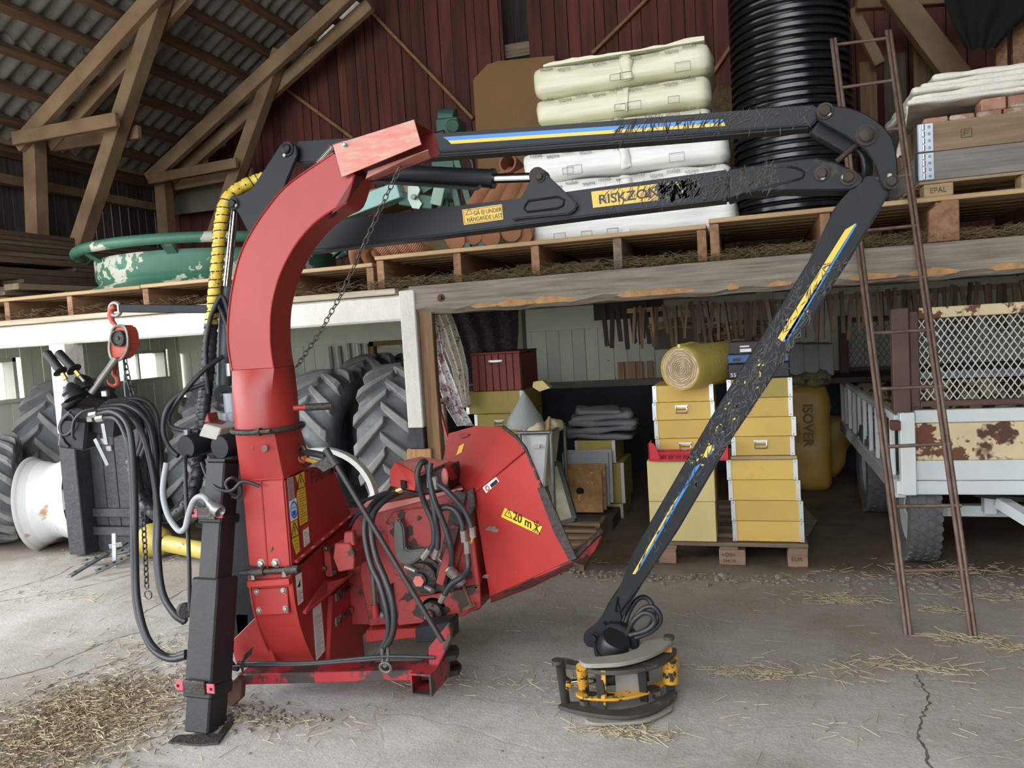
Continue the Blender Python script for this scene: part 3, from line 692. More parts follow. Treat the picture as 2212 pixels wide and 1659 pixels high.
obj('straw_bale', rbox(MB(), PY(1570, 215, 6.6) + V((.1, .2, -.66)), (.95, .5, 1.56), .06, None, (14, 8, 16), .04, 14, 2), M('dark_straw', '5f4f35', .95, vs=30, var=.4, bump=.8, bs=60), smooth=50, label='dark straw bale standing between the insulation and culvert pipe', cat='straw bale')
for k, (a, b, y) in enumerate((((1856, 135), (1905, 560), 6.9), ((1908, 120), (1968, 556), 6.85), ((1972, 100), (2055, 552), 6.9))):
    obj('stored_board', MB().box(PY(*a, y).x, PY(*b, y).x, y, y + .03, 1.702, PY(*a, y).z), BROWNZ if k != 1 else wood('dull_board', '5d4c3d', '41352b', 'z'), label='%s brown board standing behind the ladder top' % ['narrow', 'second', 'wide'][k], cat='board', group='boards behind the ladder')
for k, (a, b) in enumerate((((2150, 22), (2176, 130)), ((2186, 10), (2230, 130)))):
    obj('stored_board', MB().box(PY(*a, 6.2).x, PY(*b, 6.2).x, 6.2, 6.24, 1.702, PY(*a, 6.2).z), NEWY, label='%s pale upright board above the white tarps' % ['thin', 'wider'][k], cat='board')
# straw along the loft edge
STRAW = M('straw', 'aa9c7e', .8, vs=60, var=.3, rnd=0); STRAWD = M('old_straw', '7d6c4e', .9, vs=60, var=.35)
def straw(mb, n, pos, L=(.03, .12), w=.0016, tilt=.25, rr=random.Random(1)):
    for i in range(n):
        p = V(pos(rr)); a = rr.uniform(0, 2 * pi); l = rr.uniform(*L) / 2; t = rr.uniform(-tilt, tilt)
        d = V((cos(a) * cos(t), sin(a) * cos(t), sin(t))) * l; s = V((-sin(a), cos(a), 0)) * w; u = V((0, 0, w * 1.2))
        mb.add([p - d - s, p - d + s, p - d + u, p + d - s, p + d + s, p + d + u], [(0, 1, 4, 3), (1, 2, 5, 4), (2, 0, 3, 5)])
    return mb
def lp(rr):
    x = rr.uniform(-5.8, 2.4) if rr.random() < .35 else rr.uniform(-2.2, 2.4)
    k = rr.random(); y = 4.24 + k * k * .9; return (x, y, 1.708 + rr.random() * (.03 + .05 * min(1, k * 2)))
obj('straw_litter', straw(MB(), 9000, lp, (.03, .09), .0013, .5), STRAWD, label='old straw strewn between the pallet stringers on the loft edge', kind='stuff')
obj('stable_light_backing', MB().box(-6.4, 6.3, 7.345, 7.36, 0, 1.7), DARKZ, label='dark backing added behind the stable back wall to keep light out', kind='structure')  # added sheet, blocks light showing between the stable boards
# ================================================================== tractor tyres
RUB = M('dusty_tyre_rubber', '6b6f73', .7, vs=4, col2='4a4d51', wear=('8f9397', .56, 4, .25), bump=.15, bs=30)
LUGM = M('worn_lug_rubber', '8d8e8c', .7, vs=7, col2='6e6f6e', bump=.1, bs=40)
def tyre_proto(name, R=.6, Wd=.46, nl=17):
    t = thing(name, (0, 0, 0))
    h = Wd / 2
    prof = [(.52 * R, -.38 * Wd), (.56 * R, -.43 * Wd), (.70 * R, -.49 * Wd), (.82 * R, -.485 * Wd), (.88 * R, -.45 * Wd), (.915 * R, -.30 * Wd), (.925 * R, 0), (.915 * R, .30 * Wd), (.88 * R, .45 * Wd), (.82 * R, .485 * Wd), (.70 * R, .49 * Wd), (.56 * R, .43 * Wd), (.52 * R, .38 * Wd), (.60 * R, .33 * Wd), (.80 * R, .38 * Wd), (.86 * R, .2 * Wd), (.86 * R, -.2 * Wd), (.80 * R, -.38 * Wd), (.60 * R, -.33 * Wd)]
    obj('carcass', MB().lathe(prof, (0, 0, 0), (1, 0, 0), 48, cap=False, closed=True), RUB, t, smooth=50, org=(0, 0, 0))
    def surf(v):  # radius of the carcass at axial position v (-.5..5)
        a = abs(v)
        return R * (.925 - .01 * (a / .3) if a < .3 else .915 - .035 * ((a - .3) / .15) if a < .45 else .88 - .08 * (a - .45) / .035)
    for sgn in (-1, 1):
        mb = MB(); rings = []
        for k in range(7):
            u = k / 6; v = sgn * (-.03 + .50 * u); ang = -(.05 + .40 * u - .05 * u * u); wd = .062 + .03 * u
            r0 = surf(min(abs(v), .47)) - .012; r1 = R * (1.0 - .012 * u) if u < .99 else R * .965
            ring = []
            for (da, r) in ((-wd, r0), (-wd * .72, r1), (wd * .72, r1), (wd, r0)):
                a = ang + da; ring.append((v * Wd, r * sin(a), r * cos(a)))
            rings.append(ring)
        mb.loft(rings)
        first = obj('lug', mb, LUGM, t, org=(0, 0, 0), bevel=.006)
        first.rotation_euler = (pi / nl if sgn > 0 else 0, 0, 0)
        for k in range(1, nl):
            c = first.copy(); COL.objects.link(c); c.parent = t; c.rotation_euler = (2 * pi * k / nl + (pi / nl if sgn > 0 else 0), 0, 0)
    return t
proto = tyre_proto('tractor_tyre')
TY = [((-2.46, 5.30, .615), (0, -.06, .10), 1.02, 'large lugged tractor tyre beside the white post with the tarred foot'),
      ((-3.10, 5.32, .60), (0, 0, .02), 1.0, 'large lugged tractor tyre just behind the red chute'),
      ((-3.35, 6.6, .64), (0, 0, -.1), 1.06, 'dark tractor tyre standing furthest back against the boarded wall'),
      ((-3.97, 5.02, .50), (0, .05, .12), .83, 'tractor tyre behind the hanging black hoses, in front of the back wall'),
      ((-4.55, 6.0, .60), (0, .03, 1.35), 1.0, 'tractor tyre under the bright little window'),
      ((-5.78, 5.40, .62), (0, 0, .30), 1.02, 'large tractor tyre at the wall side of the white post'),
      ((-5.16, 5.20, .46), (0, -.10, .3), .76, 'tractor tyre leaning behind the white post'),
      ((-5.62, 4.46, .43), (.0, .06, .75), .70, 'low muddy tractor tyre next to the pale rim')]
for k, (loc, rot, s, lab) in enumerate(TY):
    o = proto if k == 0 else copy_tree(proto)
    o.location = loc; o.rotation_euler = rot; o.scale = (s, s, s)
    props(o, lab, 'tyre', 'tractor tyres under the loft')
# pale rims
RIMP = M('pale_grey_rim_paint', 'd4d6d2', .5, vs=4, var=.08, wear=('a8866c', .58, 4, .08), wear2=('8b7a6c', .68, 9, .04))
def rim(loc, rot, R, label, W=.36):
    t = thing('wheel_rim', (0, 0, 0), label, 'wheel rim')
    prof = [(R, -W / 2), (R * .97, -W / 2 + .02), (R * .90, -W / 2 + .035), (R * .86, -W * .2), (R * .80, -W * .05), (R * .80, W * .1), (R * .88, W * .25), (R * .92, W / 2 - .03), (R, W / 2), (R * .985, W / 2 - .005), (R * .86, W * .25), (R * .78, W * .1), (R * .78, -W * .05), (R * .84, -W * .2), (R * .95, -W / 2 + .02)]
    obj('barrel', MB().lathe(prof, (0, 0, 0), (1, 0, 0), 56, cap=False, closed=True), RIMP, t, smooth=40, org=(0, 0, 0))
    obj('disc', MB().lathe([(R * .80, .02), (R * .55, .05), (R * .45, .0), (R * .22, .0), (R * .22, .02), (R * .45, .015), (R * .55, .065), (R * .80, .035)], (0, 0, 0), (1, 0, 0), 40, cap=False, closed=True), RIMP, t, smooth=40, org=(0, 0, 0))
    for k in range(6):
        a = k * pi / 3; mb = MB().lathe([(.045, .0), (.045, .002)], (.055, R * .62 * sin(a), R * .62 * cos(a)), (1, 0, 0), 14)
        obj('hand_hole', mb, M('hole_black', '0c0c0c', .9), t, org=(0, 0, 0))
    t.location = loc; t.rotation_euler = rot; return t
rim((-4.97, 4.44, .35), (0, -.06, .42), .35, 'pale weathered steel rim leaning by the tarred post foot', .34)
c = PY(694, 1092, 4.25); obj('steel_hoop', MB().lathe([(.335, -.05), (.365, -.055), (.37, -.04), (.36, 0), (.37, .04), (.365, .055), (.335, .05), (.34, 0)], (c.x, 4.25, .372), (.25, -1, .12), 48, cap=False, closed=True), RIMP, smooth=40, label='grey-white steel hoop leaning against the tyre behind the chipper', cat='steel hoop')
# low black stall boards right of the tarred post
sp = thing('stall_partition_wall', (-4.3, 4.3, 0), 'black tarred stall boards beside the post foot', kind='structure')
for k in range(4): obj('plank', MB().box(-4.50 + k * .11, -4.395 + k * .11, 4.30, 4.33, .2, .93), TAR, sp, bevel=.003)
obj('rail', MB().box(-4.5, -4.06, 4.27, 4.30, .27, .33), TAR, sp, bevel=.003); obj('rail', MB().box(-4.5, -4.06, 4.26, 4.30, .14, .20), TAR, sp, bevel=.003)
obj('plank', MB().box(-4.5, -4.06, 4.30, 4.34, .02, .19), TAR, sp)
# PTO shaft
YEL = M('yellow_guard_plastic', 'b09c4c', .5, vs=5, var=.15, wear=('8a7a45', .66, 6, .06))
pt = thing('pto_shaft', (-3.7, 4.2, 0), 'yellow PTO shaft guard lying behind the black support leg', 'drive shaft')
A = V((-3.93, 4.22, .12)); B = V((-3.25, 4.10, .075)); d = (B - A).normalized()
obj('guard_tube', MB().cyl(A + d * .12, B, .056, 20), YEL, pt, smooth=40)
obj('guard_bell', MB().lathe([(.115, 0), (.12, .02), (.09, .13), (.062, .17), (.055, .17), (.083, .12), (.11, .01)], A - d * .06, d, 22, cap=False, closed=True), YEL, pt, smooth=40)
obj('warning_label', MB().obox(A + d * .30 + V((-.01, -.048, .032)), (.075, .002, .035), rotm(.6, 0, -.17)), M('pale_label', 'd9cdb6', .6), pt)
# perforated drawbar plates
for k, (a, b, lab) in enumerate((((148, 1246), (272, 1172), 'lower'), ((176, 1214), (282, 1186), 'upper'), ((205, 1236), (292, 1196), 'middle'))):
    A = PZ(*a, .03 + .0 * k); B = PZ(*b, .10)
    t = thing('drawbar_plate', A, '%s perforated steel drawbar bar by the tarred stall boards' % lab, 'steel bar', 'perforated steel bars on the floor')
    obj('flat_bar', MB().bar(A, B, .045, .012, (0, -.5, 1)), M('dull_steel', '77797a', .45, .7, vs=12, var=.2), t, bevel=.002)
    for q in range(5):
        p = A.lerp(B, .12 + .18 * q) + V((0, -.004, .0075)); obj('hole', MB().lathe([(.009, 0), (.009, .001)], p, V((0, -.5, 1)), 10), M('hole_black', '0c0c0c', .9), t)
A = PZ(248, 1225, .01); t = thing('bracket_plate', A, 'upright perforated steel bracket standing by the steel bars', 'steel bracket')
mb = MB(); B = A + V((-.01, .03, .22)); mb.bar(A, B, .035, .008, (0, 1, 0)).bar(A + V((-.05, .02, .13)), A + V((.06, .02, .15)), .008, .03, (0, 0, 1))
obj('flat_bar', mb, STEELG, t, bevel=.002)

# ================================================================== hive boxes
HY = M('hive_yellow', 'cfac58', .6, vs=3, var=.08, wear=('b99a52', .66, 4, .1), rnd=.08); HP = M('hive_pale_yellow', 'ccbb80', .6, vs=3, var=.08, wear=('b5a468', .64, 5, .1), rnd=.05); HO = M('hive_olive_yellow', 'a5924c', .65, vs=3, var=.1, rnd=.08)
ALU = M('aluminium_strip', 'd5d8da', .35, .7, var=.06)
def handle(par, c, w=.075):
    x, y, z = c
    mb = MB().box(x - w / 2, x + w / 2, y - .004, y, z + .008, z + .024)
    obj('handle_plate', mb, ALU, par, bevel=.001)
    mb = MB().tube([(x - w * .42, y - .006, z + .016), (x - w * .42, y - .010, z - .022), (x + w * .42, y - .010, z - .022), (x + w * .42, y - .006, z + .016)], .0035, 6).tube([(x - w * .34, y - .006, z - .002), (x + w * .34, y - .006, z - .002)], .0025, 6)
    obj('handle', mb, CHROME, par, smooth=50)
def hive(x0, x1, z0, z1, y, mat, label, dep=.42, strips=True, hx=None, lid=False, rz=0):
    t = thing('hive_box', ((x0 + x1) / 2, y + dep / 2, z0), label, 'hive box', 'stacked wooden hive boxes')
    obj('box_wall', MB().box(x0, x1, y, y + dep, z0 + .001, z1 - .001), mat, t, bevel=.003)
    if strips:
        for x, s in ((x0, 1), (x1, -1)):
            obj('corner_strip', MB().box(min(x, x + s * .02), max(x, x + s * .02), y - .003, y, z0 + .002, z1 - .002).box(min(x - s * .003, x), max(x - s * .003, x), y - .003, y + .025, z0 + .002, z1 - .002), ALU, t)
            for zz in (z0 + .012, z1 - .012): obj('screw', MB().lathe([(.0035, 0), (.002, .0015)], (x + s * .01, y - .003, zz), (0, -1, 0), 8), STEELG, t)
    if hx is not None: handle(t, (hx, y, (z0 + z1) / 2 + .012))
    return t
def hp(a, b, y): A = PY(*a, y); B = PY(*b, y); return A.x, B.x, B.z, A.z
y = 4.46
zc = .135
RS = [((1583, 1131), (1737, 1175), 'bottom hive box of the stack beside the yellow insulation sack', None), ((1580, 1086), (1735, 1130), 'second hive box from the pallet in the sack-side stack', None), ((1574, 1040), (1729, 1086), 'third hive box from the pallet in the sack-side stack, set slightly aside', None), ((1570, 994), (1723, 1040), 'fourth hive box from the pallet, under the thin wooden lid', None)]
for a, b, lab, h in RS:
    x0, x1, z0, z1 = hp(a, b, y); hh = .117
    hive(x0, x1, zc, zc + hh, y, HY, lab); zc += hh
x0, x1, _, _ = hp((1578, 985), (1722, 994), y)
obj('hive_cover_board', MB().box(x0, x1, y - .015, y + .44, zc + .001, zc + .02), wood('lid_plank', 'b8a283', '93805f', 'x'), bevel=.003, label='thin bare wooden hive lid in the middle of the stack by the sack', cat='lid'); zc += .021
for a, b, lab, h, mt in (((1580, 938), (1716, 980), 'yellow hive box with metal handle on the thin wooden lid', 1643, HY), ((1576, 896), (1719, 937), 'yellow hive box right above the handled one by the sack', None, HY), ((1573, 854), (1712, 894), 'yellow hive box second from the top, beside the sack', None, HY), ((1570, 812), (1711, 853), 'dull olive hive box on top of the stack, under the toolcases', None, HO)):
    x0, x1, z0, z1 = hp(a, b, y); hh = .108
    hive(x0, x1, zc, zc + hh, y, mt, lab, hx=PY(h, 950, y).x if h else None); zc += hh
ztop_r = zc
zl = .135; y = 4.43
for a, b, hh, lab in (((1402, 1090), (1549, 1178), .232, 'tall pale hive box at the bottom of the stack under the red crate'), ((1397, 995), (1546, 1090), .24, 'tall pale hive box directly under the red crate')):
    x0, x1, z0, z1 = hp(a, b, y); hive(x0, x1, zl, zl + hh, y, HP, lab, strips=False); zl += hh
zcr = zl
for a, b, hh, lab, h in (((1415, 945), (1545, 985), .112, 'yellow hive box with metal handle behind the red crate', 1480), ((1412, 904), (1545, 945), .108, 'yellow hive box above the red crate', None), ((1408, 864), (1543, 905), .105, 'yellow hive box with metal handle under the insulation roll stack', 1475), ((1408, 826), (1540, 864), .10, 'top yellow hive box carrying the insulation roll', None)):
    x0, x1, z0, z1 = hp(a, b, y + .06); hive(x0, x1, zl, zl + hh, y + .09, HY, lab, dep=.36, hx=PY(h, 960, y + .06).x if h else None); zl += hh
# pallet under the stacks
ep = thing('euro_pallet', (-.13, 4.75, 0), 'dusty euro pallet under the yellow hive box stacks', 'pallet')
PW2 = wood('dusty_pallet_wood', '8f7a66', '6c5a49', 'x', rnd=.15)
for bx, w in ((-.545, .1), (-.205, .145), (.165, .105)):
    for by in (4.44, 4.98, 5.46): obj('block', MB().box(bx, bx + w, by, by + .14, .0, .088), wood('pallet_block', 'a08068', '7a6250', 'x'), ep, bevel=.004)
for by in (4.44, 4.62, 4.8, 4.98, 5.16, 5.34, 5.5): obj('deck_plank', MB().box(-.545, .275, by, by + .11, .108, .13), PW2, ep, bevel=.003)
for bx in (-.54, -.2, .17): obj('bearer', MB().box(bx, bx + .1, 4.44, 5.6, .089, .107), PW2, ep)
INKB = M('dark_stamp_ink', '4b3f36', .85)
text_mesh('stamp', '=DS=', .024, INKB, ep, (-.192, 4.4385, .05), (1, 0, 0), (0, 0, 1)); text_mesh('stamp', '204 10', .018, INKB, ep, (-.185, 4.4385, .018), (1, 0, 0), (0, 0, 1)); text_mesh('stamp', 'EUR', .024, INKB, ep, (.182, 4.4385, .035), (1, 0, 0), (0, 0, 1))
obj('torn_plywood', MB().prism([(.28, 4.6), (.36, 4.95), (.30, 5.4), (.2, 5.4), (.2, 4.6)], .131, .134, 'z'), WX, label='thin torn plywood scrap lying on the pallet edge', cat='plywood scrap')
# red crate
RC = M('red_plastic', 'c4283a', .4, var=.06)
rc = thing('plastic_crate', (-.37, 4.5, zcr), 'low red plastic crate with open lattice sides', 'crate')
x0 = PY(1402, 990, 4.41).x; x1 = x0 + .44; y0 = 4.40; y1 = 4.515; h = .075
obj('crate_base', MB().box(x0, x1, y0, y1, zcr + .002, zcr + .012), RC, rc, bevel=.002)
mb = MB()
for k in range(9):
    xx = x0 + .06 + k * (.33 / 8); mb.bar((xx, y0 + .004, zcr + .012), (xx + .012, y0 + .004, zcr + .045), .004, .006)
mb.box(x0 + .05, x1 - .05, y0, y0 + .006, zcr + .042, zcr + .05)
obj('front_lattice', mb, RC, rc, bevel=.001)
for s, xx in ((1, x0), (-1, x1)):
    obj('end_wall', MB().prism([(xx, zcr + .012), (xx, zcr + h + .03), (xx + s * .03, zcr + h + .03), (xx + s * .06, zcr + .045), (xx + s * .06, zcr + .012)], y0, y0 + .008).box(min(xx, xx + s * .006), max(xx, xx + s * .006), y0, y1, zcr + .01, zcr + h + .03), RC, rc, bevel=.001)
obj('back_wall', MB().box(x0, x1, y1 - .006, y1, zcr + .012, zcr + .05), RC, rc)
# insulation roll
ir = thing('insulation_roll', (-.30, 4.6, zl), 'yellow-wrapped roll of mineral wool on the hive boxes', 'insulation roll')
A = PY(1472, 818, 4.36); r_ = .125; A.z = max(A.z, zl + r_ - .02); B = A + V((.30, .62, .0)); d = (B - A).normalized()
YF = M('yellow_film', 'd2bc62', .35, vs=5, var=.12, wear=('c9b670', .6, 6, .1), bump=.3, bs=18)
obj('film_wrapping', MB().lathe([(r_ * .9, .0), (r_ * .98, -.012), (r_ * 1.02, .01), (r_ * 1.03, .06), (r_ * 1.0, .3), (r_ * 1.01, .66), (r_ * .8, .69), (r_ * .8, .1), (r_ * .88, .02)], A, d, 40, cap=False, closed=True), YF, ir, smooth=40)
WOOL = M('mineral_wool', 'cdb694', .95, vs=30, var=.2, bump=.8, bs=70)
obj('wool_core', MB().lathe([(r_ * .9, .05), (r_ * .9, -.004), (r_ * .5, -.002), (0.001, .0)], A, d, 40, cap=False), WOOL, ir)
sq = MB(); pts = []
a1 = d.cross(V((0, 0, 1))).normalized(); b1 = a1.cross(d)
for k in range(260):
    th = k * .22; rr_ = r_ * .86 * (1 - k / 270) * (1 + .03 * sin(th * 3.3) + .02 * sin(th * 7)); pts.append(A - d * .004 + a1 * rr_ * cos(th) + b1 * rr_ * sin(th))
obj('wool_spiral', sq.tube(pts, .0022, 4), M('wool_layer_line', 'a08a6c', .95), ir)  # darker spiral line between the wool layers
obj('film_tail', MB().tube([A + b1 * r_ * 1.0 - d * .012, A + b1 * r_ * 1.04 + d * .05 + a1 * .01, A + b1 * r_ * 1.05 + d * .12, A + b1 * r_ * 1.03 + d * .2], [.012, .01, .014, .004], 6), YF, ir, smooth=50)
text_mesh('roll_lettering', 'ISOVER', .034, M('film_ink', '5a4d22', .5), ir, A + d * .22 + b1 * (r_ * 1.02) - a1 * .03, d, -a1, sx=1.0)
# cases on the stack
def case(name, a, b, y0, dep, mat, label, parts=()):
    A = PY(*a, y0); B = PY(*b, y0)
    t = thing(name, ((A.x + B.x) / 2, y0 + dep / 2, B.z), label, 'case')
    return t, A, B
zk = ztop_r + .002
bk = M('matte_black_case', '232427', .5); bl = M('blue_case', '3d5f8e', .45, var=.1)
t = thing('tool_case', (.06, 4.6, zk), 'black toolcase numbered 55 on the olive hive box', 'case')
xa, xb = PY(1572, 800, 4.46).x, PY(1706, 800, 4.46).x
obj('case_body', MB().box(xa, xb, 4.46, 4.76, zk, zk + .085), bk, t, bevel=.006); obj('case_rim', MB().box(xa - .004, xb + .004, 4.455, 4.765, zk + .045, zk + .052), bk, t)
text_mesh('case_number', '55', .022, M('white_print', 'e9e9e9', .5), t, (xa + .012, 4.4585, zk + .012), (1, 0, 0), (0, 0, 1), sx=1.1)
t = thing('tool_case', (.06, 4.6, zk + .087), 'blue plastic case lying on the black toolcase', 'case')
obj('case_body', MB().box(xa + .002, xb - .002, 4.465, 4.75, zk + .087, zk + .135), bl, t, bevel=.005); obj('latch', MB().box(xa + .03, xa + .07, 4.459, 4.465, zk + .10, zk + .115), bk, t); obj('case_rim', MB().box(xa, xb, 4.461, 4.752, zk + .118, zk + .124), bl, t)
t = thing('tool_case', (.06, 4.6, zk + .137), 'small brown-black box with white stickers on the blue case', 'case')
obj('case_body', MB().box(xa + .012, xb - .05, 4.47, 4.7, zk + .137, zk + .205), M('brown_black', '3a302e', .6), t, bevel=.004)
obj('sticker', MB().box(xa + .07, xa + .12, 4.467, 4.47, zk + .175, zk + .183), M('white_print', 'e9e9e9', .5), t); obj('sticker', MB().box(xa + .07, xa + .13, 4.467, 4.47, zk + .148, zk + .166), M('white_print', 'e9e9e9', .5), t)
# shelf planks above the roll
for k, (a, b, y0, h, mt, lab) in enumerate((((1412, 712), (1562, 748), 5.3, 0, M('sooty_plank', '463d37', .85, vs=4, var=.25), 'sooty plank shelf board behind the insulation roll'), ((1540, 735), (1700, 706), 5.2, 0, M('faded_red_board', '7b4640', .7, var=.15), 'faded red board lying above the blue case'))):
    A = PY(*a, y0); B = PY(*b, y0)
    obj('shelf_support_column', MB().box((A.x + B.x) / 2 - .03, (A.x + B.x) / 2 + .03, y0 + .1, y0 + .16, 0, (min(A.z, B.z) if k == 0 else B.z - .06)), M('dark_shelf', '3a3631', .8), label='dark upright under the %s' % ('sooty plank shelf' if k == 0 else 'faded red board'), kind='structure')
    obj('shelf_board', MB().box(min(A.x, B.x), max(A.x, B.x), y0, y0 + .25, min(A.z, B.z) if k == 0 else B.z - .06, max(A.z, B.z) if k == 0 else B.z - .025), mt, bevel=.003, label=lab, cat='board')
for k, (a, b, y0) in enumerate((((1550, 706), (1700, 690), 5.25), ((1533, 728), (1680, 705), 5.15), ((1400, 706), (1545, 690), 5.35), ((1440, 695), (1528, 688), 5.3), ((1404, 712), (1560, 702), 5.28))):
    A = PY(*a, y0); B = PY(*b, y0)
    obj('bent_stick', MB().tube([A, A.lerp(B, .3) + V((0, 0, .012)), A.lerp(B, .7) + V((0, .02, -.006)), B], .014, 7, 5), wood('stick_wood', '9a7d55', '6f5536', 'x'), smooth=50, label='%s weathered stick lying on the shelf boards behind the roll' % ['pale curved', 'thick pale', 'dark straight', 'short', 'long brown'][k], cat='stick', group='sticks on the shelf boards')
# row of hanging wooden pieces under the ceiling
rr = random.Random(77); STK = wood('old_peg_wood', '6b5643', '453629', 'z', rnd=.3)
obj('hanging_rail', MB().box(-.75, 2.4, 5.06, 5.09, 1.47, 1.50), wood('rail_wood', '8a7358', '5e4c39', 'x'), label='wooden rail under the ceiling carrying the hanging pegs', cat='rail')
stick_me = MB().box(-.011, .011, -.012, .012, -.24, .02).mesh('hanging_peg'); stick_me.materials.append(STK)
ords = 'hive box stacks', 'trailer'
k = 0
for i in range(86):
    x = -.70 + 3.05 * i / 85 + rr.uniform(-.012, .012)
    o = bpy.data.objects.new('hanging_peg', stick_me); COL.objects.link(o); o.location = (x, 5.049, 1.50 - rr.uniform(0, .03)); o.rotation_euler = (rr.uniform(-.05, .05), rr.uniform(-.14, .14), rr.uniform(-.4, .4)); o.scale = (rr.uniform(.7, 1.2), 1, rr.uniform(.7, 1.1))
    props(o, 'old wooden peg in the row hanging above the trailer and hive boxes', 'wooden peg', 'pegs hanging in a row under the loft')
for k in range(8):
    x = -.98 + .05 * k; A = V((x, 5.519, 1.52 - .03 * (k % 2)))
    obj('sooty_lath', MB().obox(A - V((0, 0, .12)), (.03, .02, .30 - .03 * (k % 3)), rotm(0, rr.uniform(-.08, .08), 0)), M('sooty_wood', '3a2f28', .9, rnd=.2), label='%s sooty slat hanging at the shelf end left of the pegs' .replace('left of', 'before') % ['first', 'second', 'third', 'fourth', 'fifth', 'sixth', 'seventh', 'eighth'][k], cat='slat', group='sooty slats by the shelf')
obj('hanging_board', MB().box(-1.06, -.56, 5.53, 5.55, 1.44, 1.599), M('sooty_wood', '3a2f28', .9, rnd=.2), label='sooty board under the ceiling from which the laths hang', cat='board')
# pale offcuts standing on the wall rail
for k, (px, w) in enumerate(((1336, 12), (1352, 11), (1364, 9), (1376, 12), (1400, 10))):
    A = PY(px, 828, 7.2); B = PY(px + w, 790, 7.2); 
    obj('pale_offcut', MB().box(A.x, B.x, 7.2, 7.235, .885, .885 + (B.z - A.z)), wood('offcut_pine', 'c9a783', 'a8835f', 'z'), bevel=.003, label='%s pale pine offcut standing on the wall rail' % ['tall first', 'second', 'narrow third', 'wide fourth', 'lone last'][k], cat='offcut', group='pine offcuts on the wall rail')
# grey cabinets behind
for k in range(3):
    A = PY(1706 + k * 32, 812, 6.4); B = PY(1706 + (k + 1) * 32, 742, 6.4)
    obj('storage_box', MB().box(A.x, B.x - .006, 6.4, 6.8, A.z, B.z), M('dull_grey_box', '8e9390', .6, var=.08), bevel=.006, label='%s dull grey storage box behind the tool cases' % ['first', 'middle', 'last'][k], cat='box', group='grey boxes behind the hive stack')
A = PY(1700, 815, 6.35); obj('box_shelf', MB().box(A.x - .3, A.x + .9, 6.35, 6.85, A.z - .06, A.z - .02), M('dark_shelf', '3a3631', .8), label='dark shelf under the grey storage boxes', cat='shelf')
for xx in (A.x - .25, A.x + .85): obj('shelf_support_column', MB().box(xx, xx + .05, 6.5, 6.55, 0, A.z - .06), M('dark_shelf', '3a3631', .8), label='dark shelf upright behind the hive boxes' if xx < A.x else 'dark shelf upright behind the trailer', kind='structure')
# Isover sack
sk = thing('insulation_sack', (.42, 6.4, 0), 'tall yellow insulation sack standing behind the hive boxes', 'insulation sack')
SY = M('sack_yellow', 'a5823a', .45, vs=4, var=.12, wear=('8d6f2e', .62, 5, .1))
obj('sack_body', rbox(MB(), (.42, 6.55, .42), (.34, .4, .84), .07, None, (8, 8, 14), .02, 7, 3), SY, sk, smooth=60)
FI = M('film_ink', '5a4d22', .5)
text_mesh('sack_lettering', 'ISOVER', .075, FI, sk, (.385, 6.335, .70), (0, 0, -1), (1, 0, 0), sx=1.0, bold=.002); text_mesh('sack_lettering', 'GLASULL', .028, FI, sk, (.335, 6.335, .55), (0, 0, -1), (1, 0, 0))
obj('loose_wool', rbox(MB(), (.42, 6.52, .88), (.36, .36, .12), .05, None, (10, 10, 6), .05, 16, 5), M('dirty_wool', '7d7152', .95, vs=20, var=.3, bump=.8, bs=50), smooth=60, label='dirty loose wool lying on the tall yellow sack', cat='mineral wool')
obj('leaning_sack', rbox(MB(), (.64, 7.05, .25), (.26, .28, .5), .07, rotm(0, .35, .2), (8, 8, 10), .03, 7, 6), SY, smooth=60, label='half-empty yellow sack slumped between the tall sack and trailer', cat='sack')

# ================================================================== things behind the hopper
RB = M('oxblood_paint', '7c3630', .6, vs=3, var=.12, rnd=.0)
rb = thing('wooden_chest', (-1.65, 5.4, .97), 'oxblood red panelled wooden chest with steel handle', 'chest')
x0, x1, z0, z1 = hp((1017, 768), (1127, 842), 5.15)
for k in range(7):
    w = (x1 - x0) / 7; obj('front_panel', MB().box(x0 + k * w + .002, x0 + (k + 1) * w - .002, 5.15, 5.165, z0, z1), RB, rb, bevel=.003)
obj('chest_body', MB().box(x0, x1, 5.165, 5.6, z0, z1 - .004), RB, rb, bevel=.004); obj('chest_lid', MB().box(x0 - .004, x1 + .004, 5.145, 5.6, z1, z1 + .016), RB, rb, bevel=.004)
handle(rb, ((x0 + x1) / 2 - .0, 5.15, z1 - .065), .10)
zz = z0 - .001
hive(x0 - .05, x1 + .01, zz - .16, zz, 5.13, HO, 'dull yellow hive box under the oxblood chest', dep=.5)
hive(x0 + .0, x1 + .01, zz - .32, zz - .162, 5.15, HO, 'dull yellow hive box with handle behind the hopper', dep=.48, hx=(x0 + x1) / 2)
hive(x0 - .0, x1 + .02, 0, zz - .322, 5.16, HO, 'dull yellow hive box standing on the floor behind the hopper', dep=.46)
obj('yellow_clip_part', MB().prism(pg(5.12, [(1152, 825), (1172, 822), (1188, 838), (1165, 846), (1150, 836)]), 5.12, 5.2), M('cream_plastic', 'c9b878', .5), label='cream plastic piece sticking out beside the oxblood chest', cat='plastic piece')
